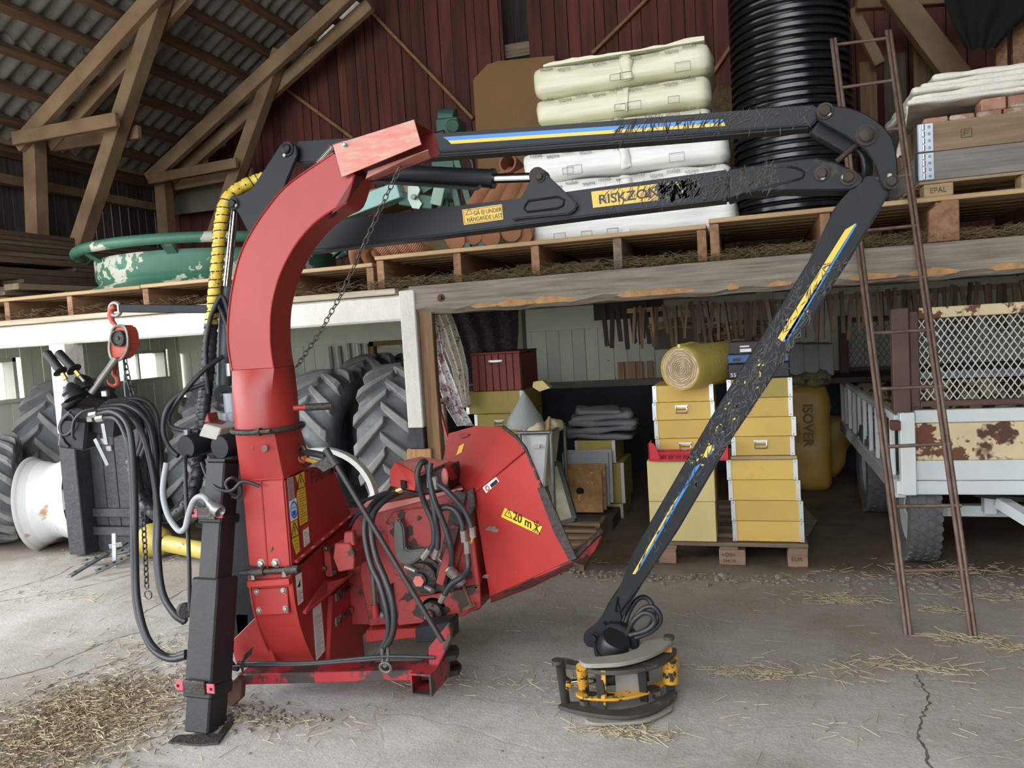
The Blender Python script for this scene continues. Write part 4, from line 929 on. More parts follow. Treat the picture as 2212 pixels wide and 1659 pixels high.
# cone
A = PY(1128, 925, 4.9); CF = M('grey_canvas', '9aa09c', .85, vs=5, var=.1, bump=.2, bs=50)
cn = thing('canvas_cone', (A.x, 5.02, A.z - .1), 'grey canvas cone hood behind the hopper', 'hood')
apex = PY(1126, 850, 5.0)
obj('cone_cloth', MB().lathe([(.125, 0), (.13, .03), (.115, .07), (.07, .14), (.022, .22), (.006, .235)], (apex.x + .01, 5.02, apex.z - .235), (0.02, 0, 1), 26), CF, cn, smooth=60)
obj('cone_tip', MB().cyl((apex.x + .014, 5.02, apex.z - .01), (apex.x + .016, 5.02, apex.z + .012), .008, 8), CF, cn)
# galvanised tub with frame
tb = thing('honey_tub', (-1.28, 4.95, 0), 'white galvanised tub on a tubular frame behind the hopper', 'tub')
GT = M('galvanised_white', 'd6d8d6', .5, .1, vs=5, var=.1, wear=('7e6b58', .68, 5, .05))
x0, x1, z0, z1 = hp((1125, 936), (1192, 1060), 4.85)
obj('tub_body', MB().loft([[(x0, 4.85, z1), (x1, 4.85, z1), (x1, 5.2, z1), (x0, 5.2, z1)], [(x0 + .01, 4.88, z0), (x1 - .06, 4.88, z0), (x1 - .06, 5.16, z0), (x0 + .01, 5.16, z0)]]), GT, tb, bevel=.012)
for p, q in (((x0 - .02, 4.83, z1 + .005), (x1 + .02, 4.83, z1 + .005)), ((x1 + .02, 4.83, z1 + .005), (x1 + .02, 5.22, z1 + .005)), ((x1 + .025, 4.83, z1), (x1 + .01, 4.83, .02)), ((x1 + .025, 5.2, z1), (x1 + .01, 5.2, .02)), ((x0, 4.83, z1), (x0, 4.83, .02)), ((x0, 5.2, z1), (x0, 5.2, .02))):
    obj('frame_tube', MB().cyl(p, q, .013, 10), STEELG, tb, smooth=50)
obj('latch', MB().box(x1 - .10, x1 - .06, 4.835, 4.85, z1 - .10, z1 - .075), ALU, tb)
for k, (dx, dy) in enumerate(((.07, .04), (.17, .14))):
    obj('cloth_bundle', rbox(MB(), (x0 + dx, 4.93 + dy, z1 + .02), (.13, .13, .09), .04, rotm(0, 0, k), (8, 8, 6), .02, 14, k), M('beige_cloth', 'c9b89c', .9, var=.1), smooth=60, label=['rounded beige cloth bundle in the galvanised tub', 'second beige cloth bundle in the tub, next to the wooden fork'][k], cat='cloth')
obj('wooden_fork', MB().tube([(x1 - .03, 4.92, z1 - .02), (x1 - .01, 4.91, z1 + .04), (x1, 4.9, z1 + .10)], [.016, .014, .010], 8), wood('fork_wood', 'b48c66', '8d6847', 'z'), smooth=50, label='wooden fork end poking out of the galvanised tub', cat='wooden fork')
# tarp on boxes, panels, OSB
x0, x1, z0, z1 = hp((1242, 952), (1330, 1000), 5.45)
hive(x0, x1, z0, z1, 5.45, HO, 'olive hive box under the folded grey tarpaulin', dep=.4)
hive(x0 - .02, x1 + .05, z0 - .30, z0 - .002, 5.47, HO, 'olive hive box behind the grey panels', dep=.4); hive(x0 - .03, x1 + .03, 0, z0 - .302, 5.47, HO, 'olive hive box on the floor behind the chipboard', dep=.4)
ft = thing('folded_tarpaulin', ((x0 + x1) / 2, 5.6, z1), 'folded dark grey tarpaulin lying on the olive hive box', 'tarpaulin')
TG = M('grey_tarpaulin', '6e7071', .6, vs=6, var=.15, bump=.2, bs=12)
rr = random.Random(5)
for k, (dx, w, z, h) in enumerate(((0, .50, 0, .05), (-.01, .52, .045, .05), (.02, .50, .09, .05), (-.0, .44, .132, .05), (-.02, .32, .175, .045))):
    obj('tarp_fold', rbox(MB(), ((x0 + x1) / 2 + .03 + dx, 5.60, z1 + z + .03), (w, .34, h), h * .48, rotm(0, .05 * (-1) ** k, .06 * k), (16, 8, 5), .025, 7, k), TG, ft, smooth=60)
x0, x1, z0, z1 = hp((1212, 980), (1318, 1092), 5.32)
obj('grey_panel', MB().obox(((x0 + x1) / 2, 5.34, (z0 + z1) / 2), (x1 - x0, .012, z1 - z0), rotm(-.08, 0, 0)), M('grey_board', '8b8f90', .6, var=.08), label='plain grey panel behind the chipboard with a hole', cat='panel')
obj('grey_panel', MB().obox(((x0 + x1) / 2 + .02, 5.37, (z0 + z1) / 2 + .015), (x1 - x0, .012, z1 - z0), rotm(-.08, 0, 0)), M('grey_board_two', '9da0a0', .6, var=.08), label='second grey panel peeking out behind the first', cat='panel')
OSB = M('osb_flakes', 'a07a4c', .8, vs=16, col2='7d5834', wear=('c4935c', .62, 14, .03), bump=.2, bs=30)
def osb(px0, px1, py0, py1, y, lab, hole):
    x0, x1, z0, z1 = hp((px0, py0), (px1, py1), y); t = thing('chipboard_sheet', ((x0 + x1) / 2, y, z0), lab, 'chipboard')
    obj('sheet', MB().obox(((x0 + x1) / 2, y, (z0 + z1) / 2), (x1 - x0, .014, z1 - z0), rotm(-.1, 0, 0)), OSB, t)
    if hole: obj('round_hole', MB().lathe([(.028, 0), (.028, .002)], ((x0 + x1) / 2 - .01, y - .009, (z0 + z1) / 2), (0, -1, -.1), 18), M('hole_black', '0c0c0c', .9), t)
osb(1216, 1312, 1003, 1100, 5.27, 'brown chipboard sheet behind the one with the round hole', False)
osb(1210, 1304, 1015, 1106, 5.23, 'chipboard sheet with a round hole leaning under the grey panels', True)
obj('dark_plinth', MB().box(-1.45, -.93, 5.12, 5.9, 0, .085), M('sooty_board', '3b3632', .9, var=.2), label='low dark platform under the chipboard sheets', cat='platform')
gf = thing('framed_pane', PY(1210, 1140, 4.95), 'green-framed dusty pane leaning beside the galvanised tub', 'framed pane')
fa = [PY(1168, 1015, 5.05), PY(1208, 1000, 5.05), PY(1243, 1122, 4.85), PY(1205, 1142, 4.85)]
for p in fa: p.z = max(p.z, .11)
nrm = (fa[1] - fa[0]).cross(fa[3] - fa[0]).normalized()
obj('pane', MB().add(fa + [p + nrm * .01 for p in fa], [(0, 1, 2, 3), (4, 7, 6, 5), (0, 4, 5, 1), (1, 5, 6, 2), (2, 6, 7, 3), (3, 7, 4, 0)]), M('dusty_pane', 'a39c86', .8, vs=8, var=.2), gf)
for i in range(4): obj('frame_rail', MB().bar(fa[i], fa[(i + 1) % 4], .03, .03, nrm), M('dark_green_wood', '3d453a', .7), gf)
sl = thing('slatted_platform', PZ(1262, 1180, .1), 'low wooden slatted platform behind the hopper lip', 'platform')
for k in range(6):
    A = PZ(1150, 1128 + k * 16, .12); B = PZ(1298 - k * 8, 1132 + k * 14, .12)
    obj('slat', MB().bar(A, B, .052 + .006 * k, .02), wood('dull_slat', '8b7057', '66513d', 'x'), sl, bevel=.002)
obj('side_bearer', MB().bar(PZ(1300, 1130, .06) + V((.02, 0, 0)), PZ(1255, 1216, .06), .03, .10), wood('dull_slat2', '8b7057', '66513d', 'y'), sl)
# curtains
def curtain_mat(name, base, cols, sc):
    m = bpy.data.materials.new(name); m.use_nodes = True; nt = m.node_tree; N = nt.nodes; L = nt.links; b = N['Principled BSDF']; b.inputs['Roughness'].default_value = .9
    tc = N.new('ShaderNodeTexCoord'); prev = None
    for i, (c, th) in enumerate(cols):
        v = N.new('ShaderNodeTexNoise'); v.inputs['Scale'].default_value = sc * (1 + .35 * i); v.inputs['Detail'].default_value = 3; v.inputs['Distortion'].default_value = 1.5
        mp = N.new('ShaderNodeMapping'); mp.inputs['Location'].default_value = (i * 3.1, i, i * 1.7); L.new(tc.outputs['Object'], mp.inputs[0]); L.new(mp.outputs[0], v.inputs['Vector'])
        r = N.new('ShaderNodeMapRange'); r.inputs[1].default_value = th; r.inputs[2].default_value = th + .03; L.new(v.outputs[0], r.inputs[0])
        x = N.new('ShaderNodeMix'); x.data_type = 'RGBA'; L.new(r.outputs[0], x.inputs[0]); x.inputs[7].default_value = (*lin(c), 1)
        if prev: L.new(prev, x.inputs[6])
        else: x.inputs[6].default_value = (*lin(base), 1)
        prev = x.outputs[2]
    L.new(prev, b.inputs['Base Color']); return m
CW = curtain_mat('floral_white', 'e6e0d4', (('5f7a5e', .60), ('a8636a', .62), ('33463c', .68), ('b98a5c', .69)), 26)
CP = curtain_mat('floral_pink', 'dcdcd8', (('a07078', .52), ('8fb3ab', .62), ('6e4650', .66)), 24)
CDK = curtain_mat('floral_dark', '2c2427', (('5d3a35', .58), ('3d3a45', .62), ('7a4a3c', .67)), 30)
def curtain(rows, y0, mat, label, amp=.02, fr=30):
    """rows: list of (left px, right px, py); hung in loose folds"""
    mb = MB(); rings = []; n = 26
    for (a, b, py) in rows:
        A = PY(a, py, y0); B = PY(b, py, y0)
        rings.append([A.lerp(B, i / n) + V((0, amp * sin(i / n * fr + A.z * 3), 0)) for i in range(n + 1)])
    P = []
    for k in range(len(rings) - 1):
        for s in range(5): P.append([rings[k][i].lerp(rings[k + 1][i], s / 5) for i in range(n + 1)])
    P.append(rings[-1])
    vs = [p for r in P for p in r] ; m_ = n + 1
    fs = [(i * m_ + j, i * m_ + j + 1, (i + 1) * m_ + j + 1, (i + 1) * m_ + j) for i in range(len(P) - 1) for j in range(n)]
    k = len(vs); vs2 = [p + V((0, .004, 0)) for p in vs]; mb.add(vs + vs2, fs + [tuple(k + q for q in f) for f in fs])
    obj('curtain', mb, mat, smooth=70, label=label, cat='curtain')
curtain([(2020, 2260, -60), (2040, 2260, 10), (2060, 2190, 60), (2085, 2150, 105)], 6.0, M('painted_darkness', '161413', .95), 'black sheet standing in for the darkness above the white tarps', .03, 16)  # black sheet added to paint the darkness above the tarps
curtain([(960, 1118, 668), (985, 1118, 720), (1000, 1115, 770), (1010, 1115, 830)], 5.35, CDK, 'dark brown floral curtain hanging behind the oxblood chest', .02, 22)
curtain([(935, 972, 668), (945, 985, 700), (960, 1000, 750), (978, 1010, 800), (985, 1012, 850), (995, 1015, 880)], 5.05, CW, 'cream floral curtain gathered aside beside the dark one', .018, 18)
curtain([(924, 942, 668), (927, 952, 720), (932, 962, 770), (945, 985, 830), (962, 1003, 880), (985, 1025, 920)], 4.85, CP, 'pinkish floral curtain drawn against the white post', .02, 14)
obj('broom_handle', MB().tube([PY(929, 828, 4.75), PY(949, 880, 4.72), PY(1043, 1222, 4.58)], .011, 8), M('red_handle', 'b03c32', .4, wear=('cfc5bb', .7, 6, .02)), smooth=50, label='thin red broom handle leaning by the curtains', cat='broom handle')
sh = thing('spade_handle', PY(965, 980, 4.8), 'wooden spade shaft with T grip beside the red handle', 'spade')
obj('shaft', MB().tube([PY(958, 872, 4.8), PY(982, 1130, 4.7)], .017, 8), WY, sh, smooth=50); obj('grip', MB().cyl(PY(951, 866, 4.8), PY(968, 862, 4.8), .016, 8), WY, sh, smooth=50)
# aluminium hinges hanging on the wall behind the tyres
for k, px in enumerate((712, 732, 752, 776, 792)):
    A = PY(px, 742 if k > 1 else 748, 7.256); B = PY(px + 6, 800, 7.256)
    obj('hanging_bar', MB().bar(A, B, .035, .02, (0, 1, 0)), M('dull_aluminium', '8d8c84', .5, .5, vs=12, var=.25), bevel=.003, label='%s perforated metal bar hanging on the wall behind the tyres' % ['first', 'second', 'third', 'fourth', 'fifth'][k], cat='metal bar', group='metal bars hung behind the tyres')
dr = thing('door_1', (-3.1, 7.25, 0), 'pale stable door in a brown frame behind the tyres', kind='structure')
A = PY(800, 738, 7.24); B = PY(930, 738, 7.24)
obj('door_leaf', MB().box(A.x + .07, B.x, 7.24, 7.27, 0, A.z - .07), M('door_paint', 'b9c0ae', .6), dr); obj('door_frame', MB().box(A.x, A.x + .05, 7.2, 7.27, 0, A.z).box(A.x, B.x, 7.2, 7.27, A.z - .05, A.z), wood('door_frame_wood', '97754c', '74562f', 'z'), dr)
# ================================================================== trailer
TW = M('trailer_white', 'd3d8d6', .5, vs=4, var=.06, wear=('9a6b45', .70, 5, .05)); TB = M('trailer_brown', '5a423a', .6, vs=6, var=.2, wear=('8a6a55', .7, 8, .05))
TR = M('rust_through_cream', 'd8c49c', .7, vs=5, var=.1, wear=('6d4330', .50, 9, .04), wear2=('54362b', .56, 3.5, .04), bump=.15, bs=40)
tr = thing('farm_trailer', (1.6, 5.6, 0), 'white rusty farm trailer with expanded-metal headboard', 'trailer')
X0, X1, Yf, Yb = .715, 2.5, 4.35, 6.9
def part(nm, mat, *bx, par=tr, bevel=.004):
    return obj(nm, MB().box(*bx), mat, par, bevel=bevel)
part('corner_post', TW, X0 + .015, X0 + .085, Yf - .02, Yf + .05, .43, .86)
part('corner_post', TW, X1 - .08, X1, Yf, Yf + .06, .43, .86); part('corner_post', TW, X0, X0 + .07, Yb - .06, Yb, .43, .86)
part('upper_post', TB, X0 - .012, X0 + .068, Yf - .02, Yf + .05, .862, 1.395); part('upper_post', TB, X0, X0 + .07, Yb - .06, Yb, .862, 1.36)
part('bottom_rail', TW, X0 - .005, X1, Yf, Yf + .06, .43, .50); part('side_rail', TW, X0 - .005, X0 + .05, Yf + .06, Yb, .40, .49)
part('lower_panel', TW, X0 + .086, X1 - .08, Yf + .015, Yf + .03, .502, .605)
part('rusty_panel', TR, X0 + .086, X1 - .08, Yf + .012, Yf + .028, .606, .80); part('top_rail', TW, X0 + .086, X1 - .08, Yf, Yf + .05, .802, .868)
part('side_top_rail', TW, X0, X0 + .035, Yf + .06, Yb, .80, .84)
for k in range(9):
    y = Yf + .22 + k * .26; part('baluster', TW, X0 + .004, X0 + .03, y, y + .035, .49, .80)
part('latch', RUST, X0 - .03, X0 + .015, Yf - .03, Yf + .02, .77, .82)
part('latch_arm', RUST, X0 - .01, X0 + .01, Yf + .30, Yf + .36, .30, .82)
part('bed_floor', M('grey_bed', '9da09c', .7, vs=5, var=.15), X0 + .05, X1, Yf + .05, Yb, .46, .48)
part('rear_panel', TR, X0 + .07, X1, Yb - .03, Yb, .50, .80); part('rear_rail', TW, X0 + .07, X1, Yb - .05, Yb, .81, .87)
MESHM = M('galvanised_mesh', 'c9cac2', .5, .2, var=.1, vs=20)
def diamond(x0, x1, z0, z1, y, par, mat, w=.034, h=.052, t=.005):
    mb = MB(); nx = int((x1 - x0) / w); n = int((z1 - z0) / h) + 1
    for i in range(-n - 1, nx + n + 2):
        for s in (1, -1):
            # line through (x0+i*w, z0) with slope s*h/w, clipped to the frame
            a = x0 + i * w; sl = s * h / w
            zs = sorted(((z0 + sl * (x0 - a)), (z0 + sl * (x1 - a)))); lo = max(z0, zs[0]); hi = min(z1, zs[1])
            if hi - lo < .01: continue
            mb.bar((a + (lo - z0) / sl, y + s * .002, lo), (a + (hi - z0) / sl, y + s * .002, hi), t, t * .7, (0, 1, 0))
    return obj('expanded_metal', mb, mat, par, kind='stuff')
hb = thing('headboard', (1.6, Yf, .88), parent=tr)
part('stile', TB, X0 + .072, X0 + .115, Yf, Yf + .04, .885, 1.375, par=hb); part('frame_rail', TR, X0 + .116, X1, Yf, Yf + .045, 1.335, 1.39, par=hb); part('frame_rail', TB, X0 + .116, X1, Yf, Yf + .04, .885, .915, par=hb)
diamond(X0 + .116, X1 - .2, .916, 1.334, Yf + .02, hb, MESHM)
rb2 = thing('rear_board', (1.6, Yb, .88), parent=tr)
part('frame_rail', TB, X0 + .07, X1, Yb - .04, Yb, 1.30, 1.34, par=rb2); part('frame_rail', TB, X0 + .07, X1, Yb - .04, Yb, .90, .93, par=rb2); diamond(X0 + .07, X0 + 1.0, .93, 1.30, Yb - .02, rb2, M('dull_mesh', '8a8b84', .6), .045, .07, .006)
TT = M('trailer_tyre_rubber', '5a5a5a', .8, vs=8, var=.15)
def twheel(x, y, R=.30, Wd=.165):
    w = thing('wheel', (x, y, 0), parent=tr)
    obj('tyre', MB().lathe([(.19, -Wd * .4), (R * .8, -Wd / 2), (R * .95, -Wd * .45), (R * .975, -Wd * .3), (R * .98, Wd * .3), (R * .95, Wd * .45), (R * .8, Wd / 2), (.19, Wd * .4)], (x, y, R), (1, 0, 0), 44, cap=False, closed=True), TT, w, smooth=50)
    mb = MB(); nb = 34
    for row, v in enumerate((-.36, -.12, .12, .36)):
        for k in range(nb):
            a = 2 * pi * (k + .5 * (row % 2)) / nb; da = pi / nb * .86; hw = Wd * .105
            r0, r1 = R * .94, R * 1.0
            def P(v_, a_, r_): return (x + v_, y + r_ * sin(a_), R + r_ * cos(a_))
            ring = [(-hw, 0), (0, -da), (hw, -da * .35), (hw, da * .35), (0, da), (-hw, da * .6)]
            vs = [P(v * Wd + p, a + q, r0) for p, q in ring] + [P(v * Wd + p, a + q, r1) for p, q in ring]
            mb.add(vs, [tuple(range(6, 12))] + [(i, (i + 1) % 6, 6 + (i + 1) % 6, 6 + i) for i in range(6)])
    obj('tread', mb, TT, w, kind='stuff')
    obj('wheel_disc', MB().lathe([(.19, -.05), (.12, -.02), (.05, -.04), (.05, -.05), (.12, -.03)], (x, y, R), (1, 0, 0), 24, cap=False, closed=True), TW, w, smooth=40)
twheel(.85, 4.66); twheel(.80, 5.78); twheel(2.2, 4.66)
part('axle_beam', TW, .95, 2.5, 4.62, 4.68, .25, .31); part('hanger', TW, 1.16, 1.22, 4.55, 4.62, .28, .43); part('hanger', TW, 1.42, 1.47, 4.55, 4.62, .31, .43)
obj('leaf_spring', MB().tube([(1.10, 4.50, .40), (1.3, 4.5, .375), (1.6, 4.5, .36), (2.2, 4.5, .37)], .014, 6, 4), M('dark_spring', '3a3530', .8), tr)
a = V((1.22, 4.50, .36)); b_ = V((1.36, 4.25, .27))
mb = MB().bar(a, b_, .07, .055); obj('drawbar_socket', mb, TW, tr, bevel=.003)
obj('socket_mouth', MB().obox(b_ + (b_ - a).normalized() * .001, (.004, .05, .035), Matrix(((b_ - a).normalized(), V((0, 0, 1)).cross((b_ - a).normalized()).normalized(), (b_ - a).normalized().cross(V((0, 0, 1)).cross((b_ - a).normalized()).normalized()))).transposed()), M('hole_black', '0c0c0c', .9), tr)

# ================================================================== ladder
def PL(px, py, k=.335, y0=3.552):
    d = ray(px, py); t = (y0 + k * CAM.z - CAM.y) / (d.y - k * d.z); return CAM + d * t
LR = M('bare_rusty_steel', '7a675c', .6, .35, vs=14, col2='5f473d', wear=('c5bda8', .74, 10, .03))
ld = thing('steel_ladder', (.73, 3.55, 0), 'rusty steel ladder leaning against the loft edge', 'ladder')
LP_ = [(1800, 84), (1812, 190), (1852, 520), (1883, 720), (1916, 965), (1962, 1372)]; RP_ = [(1919, 66), (1930, 172), (1983, 480), (2019, 712), (2057, 958), (2103, 1378)]
A0, A1 = PL(*LP_[0]), PL(*LP_[-1]); B0, B1 = PL(*RP_[0]), PL(*RP_[-1]); A1.z = B1.z = 0.0
for nm, P, Q in (('rail', A0, A1), ('rail', B0, B1)):
    s = V((.009, 0, 0))
    for e in (-1, 1): obj('rail_rod', MB().cyl(P + s * e, Q + s * e, .0095, 8), LR, ld, smooth=50)
for l, r in (((1803, 97), (1919, 82)), ((1815, 190), (1931, 173)), ((1826, 290), (1945, 277)), ((1838, 392), (1966, 378)), ((1851, 500), (1983, 487)), ((1868, 610), (2001, 598)), ((1883, 720), (2019, 712)), ((1899, 840), (2039, 834)), ((1916, 965), (2057, 958)), ((1936, 1094), (2077, 1092)), ((1948, 1233), (2098, 1230))):
    obj('rung', MB().cyl(PL(*l), PL(*r), .0085, 8), LR, ld, smooth=50)
# ================================================================== wood chipper
RED = M('chipper_red', '982b27', .42, vs=2.5, var=.12, wear=('c9736a', .735, 14, .05), wear2=('7c2f2b', .74, 9, .02), spec=.5)
REDD = M('chipper_red_grimy', '872c28', .5, vs=5, var=.2, wear=('33231f', .57, 6, .05), wear2=('d08078', .72, 12, .04))
REDF = M('frame_red_worn', '902329', .45, vs=5, var=.1, wear=('38302d', .51, 6, .04), bump=.1, bs=50)
DUST = M('dusty_red', 'c98d80', .75, vs=5, col2='b5574e', bump=.05)
CRN = M('crane_black', '1a1d22', .48, vs=3, var=.12, wear=('3d3731', .68, 6, .05), spec=.3)
GRIME = M('greasy_iron', '3a3532', .55, .2, vs=12, var=.35, bump=.4, bs=60)
IRON = M('cast_iron_arm', '5b5a55', .6, .4, vs=9, var=.25, bump=.2, bs=50)
HOSE = M('hose_rubber', '26282b', .5, vs=20, var=.15)
BOLT = M('bolt_zinc', '9c9a94', .4, .7, var=.15, vs=20)
def slab(mb, vs, off):
    n = len(vs); off = V(off); vs = [V(p) for p in vs]
    return mb.add(vs + [p + off for p in vs], [tuple(range(n)), tuple(range(2 * n - 1, n - 1, -1))] + [(i, (i + 1) % n, n + (i + 1) % n, n + i) for i in range(n)])
def PP(l): return [PY(a, b, y) for a, b, y in l]
def hexbolt(par, c, d, r=.011, h=.010, mat=BOLT, nm='bolt'):
    d = V(d).normalized(); c = V(c)
    return obj(nm, MB().lathe([(r * 1.5, 0), (r * 1.5, .002), (r, .002), (r, h), (r * .6, h + .002)], c, d, 6), mat, par)
wc = thing('wood_chipper', (-1.5, 2.9, 0), 'red tractor-mounted wood chipper with curved discharge chute', 'wood chipper')
xL, xR, yF, yK = PY(521, 1039, 2.48).x, PY(613, 1035, 2.48).x, 2.48, 2.615
# --- chute
pairs = [((501, 800), (592, 795)), ((494, 755), (586, 757)), ((492, 719), (584, 719)), ((495, 670), (586, 670)), ((504, 610), (597, 617)), ((519, 551), (615, 571)), ((542, 503), (641, 526)), ((575, 453), (677, 484)), ((615, 405), (715, 456)), ((666, 367), (747, 436)), ((721, 330), (766, 377))]
O = [PY(*a, yF) for a, b in pairs]; I = [PY(*b, yF) for a, b in pairs]
O = crom(O, 4); I = crom(I, 4)
rings = [[a, b, V((b.x, yK, b.z)), V((a.x, yK, a.z))] for a, b in zip(O, I)]
ch = obj('discharge_chute', MB().loft(rings), RED, wc, smooth=30, bevel=.002)
for P_, dx in ((O, 0), (I, 0)):
    obj('weld_seam', MB().tube([p + V((0, -.001, 0)) for p in P_], .0035, 6), RED, ch, smooth=60)
# square-to-round transition and turning neck
def sq_ring(a, b, c, d, n=4): return [V(p).lerp(V(q), k / n) for p, q in ((a, b), (b, c), (c, d), (d, a)) for k in range(n)]
cc = V((PY(577, 900, 2.55).x, 2.55, 0)); cr = .122
def circ(z, r=cr, n=16, ph=pi * 1.25): return [V((cc.x + r * cos(ph + 2 * pi * k / n), cc.y + r * sin(ph + 2 * pi * k / n), z)) for k in range(n)]
zt, zc1, zc0 = PY(540, 800, yF).z, PY(560, 853, yF).z, PY(560, 925, yF).z
r0 = rings[0]; top = sq_ring(r0[0], r0[1], r0[2], r0[3])
obj('chute_transition', MB().loft([top, circ(zc1)], cap=False).loft([circ(zc1), circ(zc0)], cap=False), RED, wc, smooth=35)
obj('clamp_ring', MB().tube([V((cc.x + (cr + .008) * cos(a), cc.y + (cr + .008) * sin(a), zc0 - .008)) for a in [2 * pi * k / 32 for k in range(32)]], .011, 8, closed=True), GRIME, wc, smooth=60)
obj('clamp_screw', MB().cyl(PY(533, 935, 2.425), PY(585, 931, 2.41), .008, 8).cyl(PY(556, 933, 2.42), PY(563, 933, 2.42), .016, 6), GRIME, wc, smooth=40)
obj('clamp_lever', MB().cyl(PY(634, 882, 2.5), PY(660, 880, 2.52), .011, 10), RED, wc, smooth=50); obj('lever_grip', MB().cyl(PY(660, 880, 2.52), PY(716, 877, 2.56), .014, 10), GRIME, wc, smooth=50)
zn = PY(565, 1036, yF).z
bot = sq_ring((xL, yF, zn), (xR, yF, zn), (xR, 2.68, zn + .02), (xL, 2.68, zn + .02))
obj('housing_neck', MB().loft([circ(zc0 - .02), bot], cap=False), RED, wc, smooth=25)
# --- rotor housing (disc lies in the y-z plane)
PXR = lambda a, b: PX(a, b, xR)
CY_, CZ_, RR_ = 3.10, .50, .62
arc = [(CY_ - RR_ * cos(t), CZ_ - RR_ * sin(t)) for t in [radians(d) for d in range(4, 42, 3)]]
arc = [(max(a, yF), b) for a, b in arc if b > .105]
zh = PY(580, 1232, yF).z
up = [(yF, zh + .012), (yF, zn), (2.70, .905), (2.85, .862), (2.965, .648), (2.955, .64)]
obj('upper_cover', MB().prism(up, xL, xR, 'x'), RED, wc, bevel=.006, bseg=2)
lo = [(yF, zh - .012), (yF, .5)] + arc + [(2.65, .10), (3.25, .10), (3.28, .45), (3.15, .63), (2.955, .63)]
lh = obj('rotor_housing', MB().prism(lo, xL, xR, 'x'), RED, wc, bevel=.004)
for _x in (xR, xL): obj('rim_lip', MB().tube([(_x, a - .002, b) for a, b in [(yF, zh - .02), (yF, .5)] + arc], .005, 6), RED, wc, smooth=50)
obj('centre_seam', MB().tube([PY(563, 1036, yF - .001), PY(570, 1120, yF - .001), PY(578, 1228, yF - .001)], .003, 6), RED, wc, smooth=50); obj('cross_seam', MB().tube([PY(527, 1039, yF - .001), PY(612, 1033, yF - .001)], .003, 6), RED, wc, smooth=50)
# flange line with stitch welds on the side
obj('flange_edge', MB().bar((xR + .008, 2.50, .575), (xR + .008, 2.96, .645), .018, .012), RED, wc, bevel=.002)
for k in range(6): obj('weld_bead', MB().blob((xR + .018, 2.54 + k * .075, .588 + k * .0115), (.008, .035, .01), None, 8, 5), DUST, wc, smooth=60)
# hinge bar
A = PY(533, 1237, 2.455); B = PY(638, 1230, 2.455)
obj('hinge_pin', MB().cyl(A - (B - A) * .12, B + (B - A) * .06, .010, 10), GRIME, wc, smooth=50)
for t in (.12, .82): obj('hinge_barrel', MB().cyl(A.lerp(B, t), A.lerp(B, t + .25), .016, 10), GRIME, wc, smooth=50)
obj('hinge_flange', MB().prism(pg(2.46, [(536, 1255), (627, 1248), (628, 1262), (538, 1268)]), 2.45, 2.48), RED, wc, bevel=.002)
for a in ((548, 1262), (616, 1256)): hexbolt(wc, PY(*a, 2.45) + V((0, 0, .02)), (0, 0, 1), .009, .02)
for a in ((565, 1217), (596, 1216)): hexbolt(wc, PY(*a, yF), (0, -1, 0), .013, .012)
obj('inspection_plate', MB().prism(pg(yF, [(551, 1272), (622, 1268), (626, 1325), (556, 1328)]), yF - .006, yF), RED, wc, bevel=.002)
for a in ((555, 1278), (612, 1276), (560, 1318), (617, 1315)): hexbolt(wc, PY(*a, yF - .006), (0, -1, 0), .009, .008)
# --- stickers on the side face
def sticker(pts, mat, nm='sticker', lift=.0012, label=None):
    P = [PX(a, b, xR + lift) for a, b in pts]; o = obj(nm, slab(MB(), P, (.0008, 0, 0)), mat, wc, label=label); return o, P
SY_ = M('sticker_yellow', 'd9b33c', .4, var=.05); SW_ = M('sticker_white', 'e3e3e0', .4, var=.04); SB_ = M('sticker_blue', '2f6fb0', .4); SG_ = M('sticker_grey', 'a58f92', .5, var=.05); SK_ = M('sticker_black', '1c1a18', .5); SR_ = M('sticker_red', 'c8402c', .45)
def lines(par, pts, n, mat, a0=.1, a1=.9, w=.0014, lift=.0024, skip=0):
    P = [PX(a, b, xR + lift) for a, b in pts]; mb = MB()
    for k in range(n):
        t = a0 + (a1 - a0) * k / max(1, n - 1); A = P[0].lerp(P[3], t); B = P[1].lerp(P[2], t)
        e = .92 if k % 3 else .6
        mb.bar(A.lerp(B, .08), A.lerp(B, e), w, .0006, (1, 0, 0))
    obj('printed_lines', mb, mat, par, kind='stuff')
q1 = [(620, 1033), (633, 1029), (637, 1076), (624, 1081)]; o, P = sticker(q1, SG_, label='small grey maker plate sticker'); lines(o, q1, 9, M('sticker_grey_print', '7b6468', .5))
q2 = [(624, 1083), (640, 1075), (643, 1119), (628, 1127)]; o, P = sticker(q2, SW_, label='white sticker with blue mask sign')
c = (P[0] + P[1] + P[2] + P[3]) / 4 + V((.0012, 0, 0)); 
obj('mask_sign', MB().tube([c + V((0, .022 * cos(a), .030 * sin(a))) for a in [2 * pi * k / 24 for k in range(24)]], .0035, 5, closed=True).prism([(c.y - .012, c.z - .005), (c.y + .012, c.z - .003), (c.y + .008, c.z - .022), (c.y - .008, c.z - .022)], c.x, c.x + .001, 'x').prism([(c.y - .014, c.z + .006), (c.y + .014, c.z + .007), (c.y + .014, c.z + .009), (c.y - .014, c.z + .008)], c.x, c.x + .001, 'x'), SB_, o, kind='stuff')
q3 = [(638, 1028), (657, 1018), (665, 1126), (648, 1136), (641, 1066), (646, 1050)]; o, P = sticker(q3, SY_, label='tall torn yellow warning sticker'); lines(o, [(643, 1056), (660, 1050), (665, 1124), (648, 1134)], 14, SK_, .02, .95)
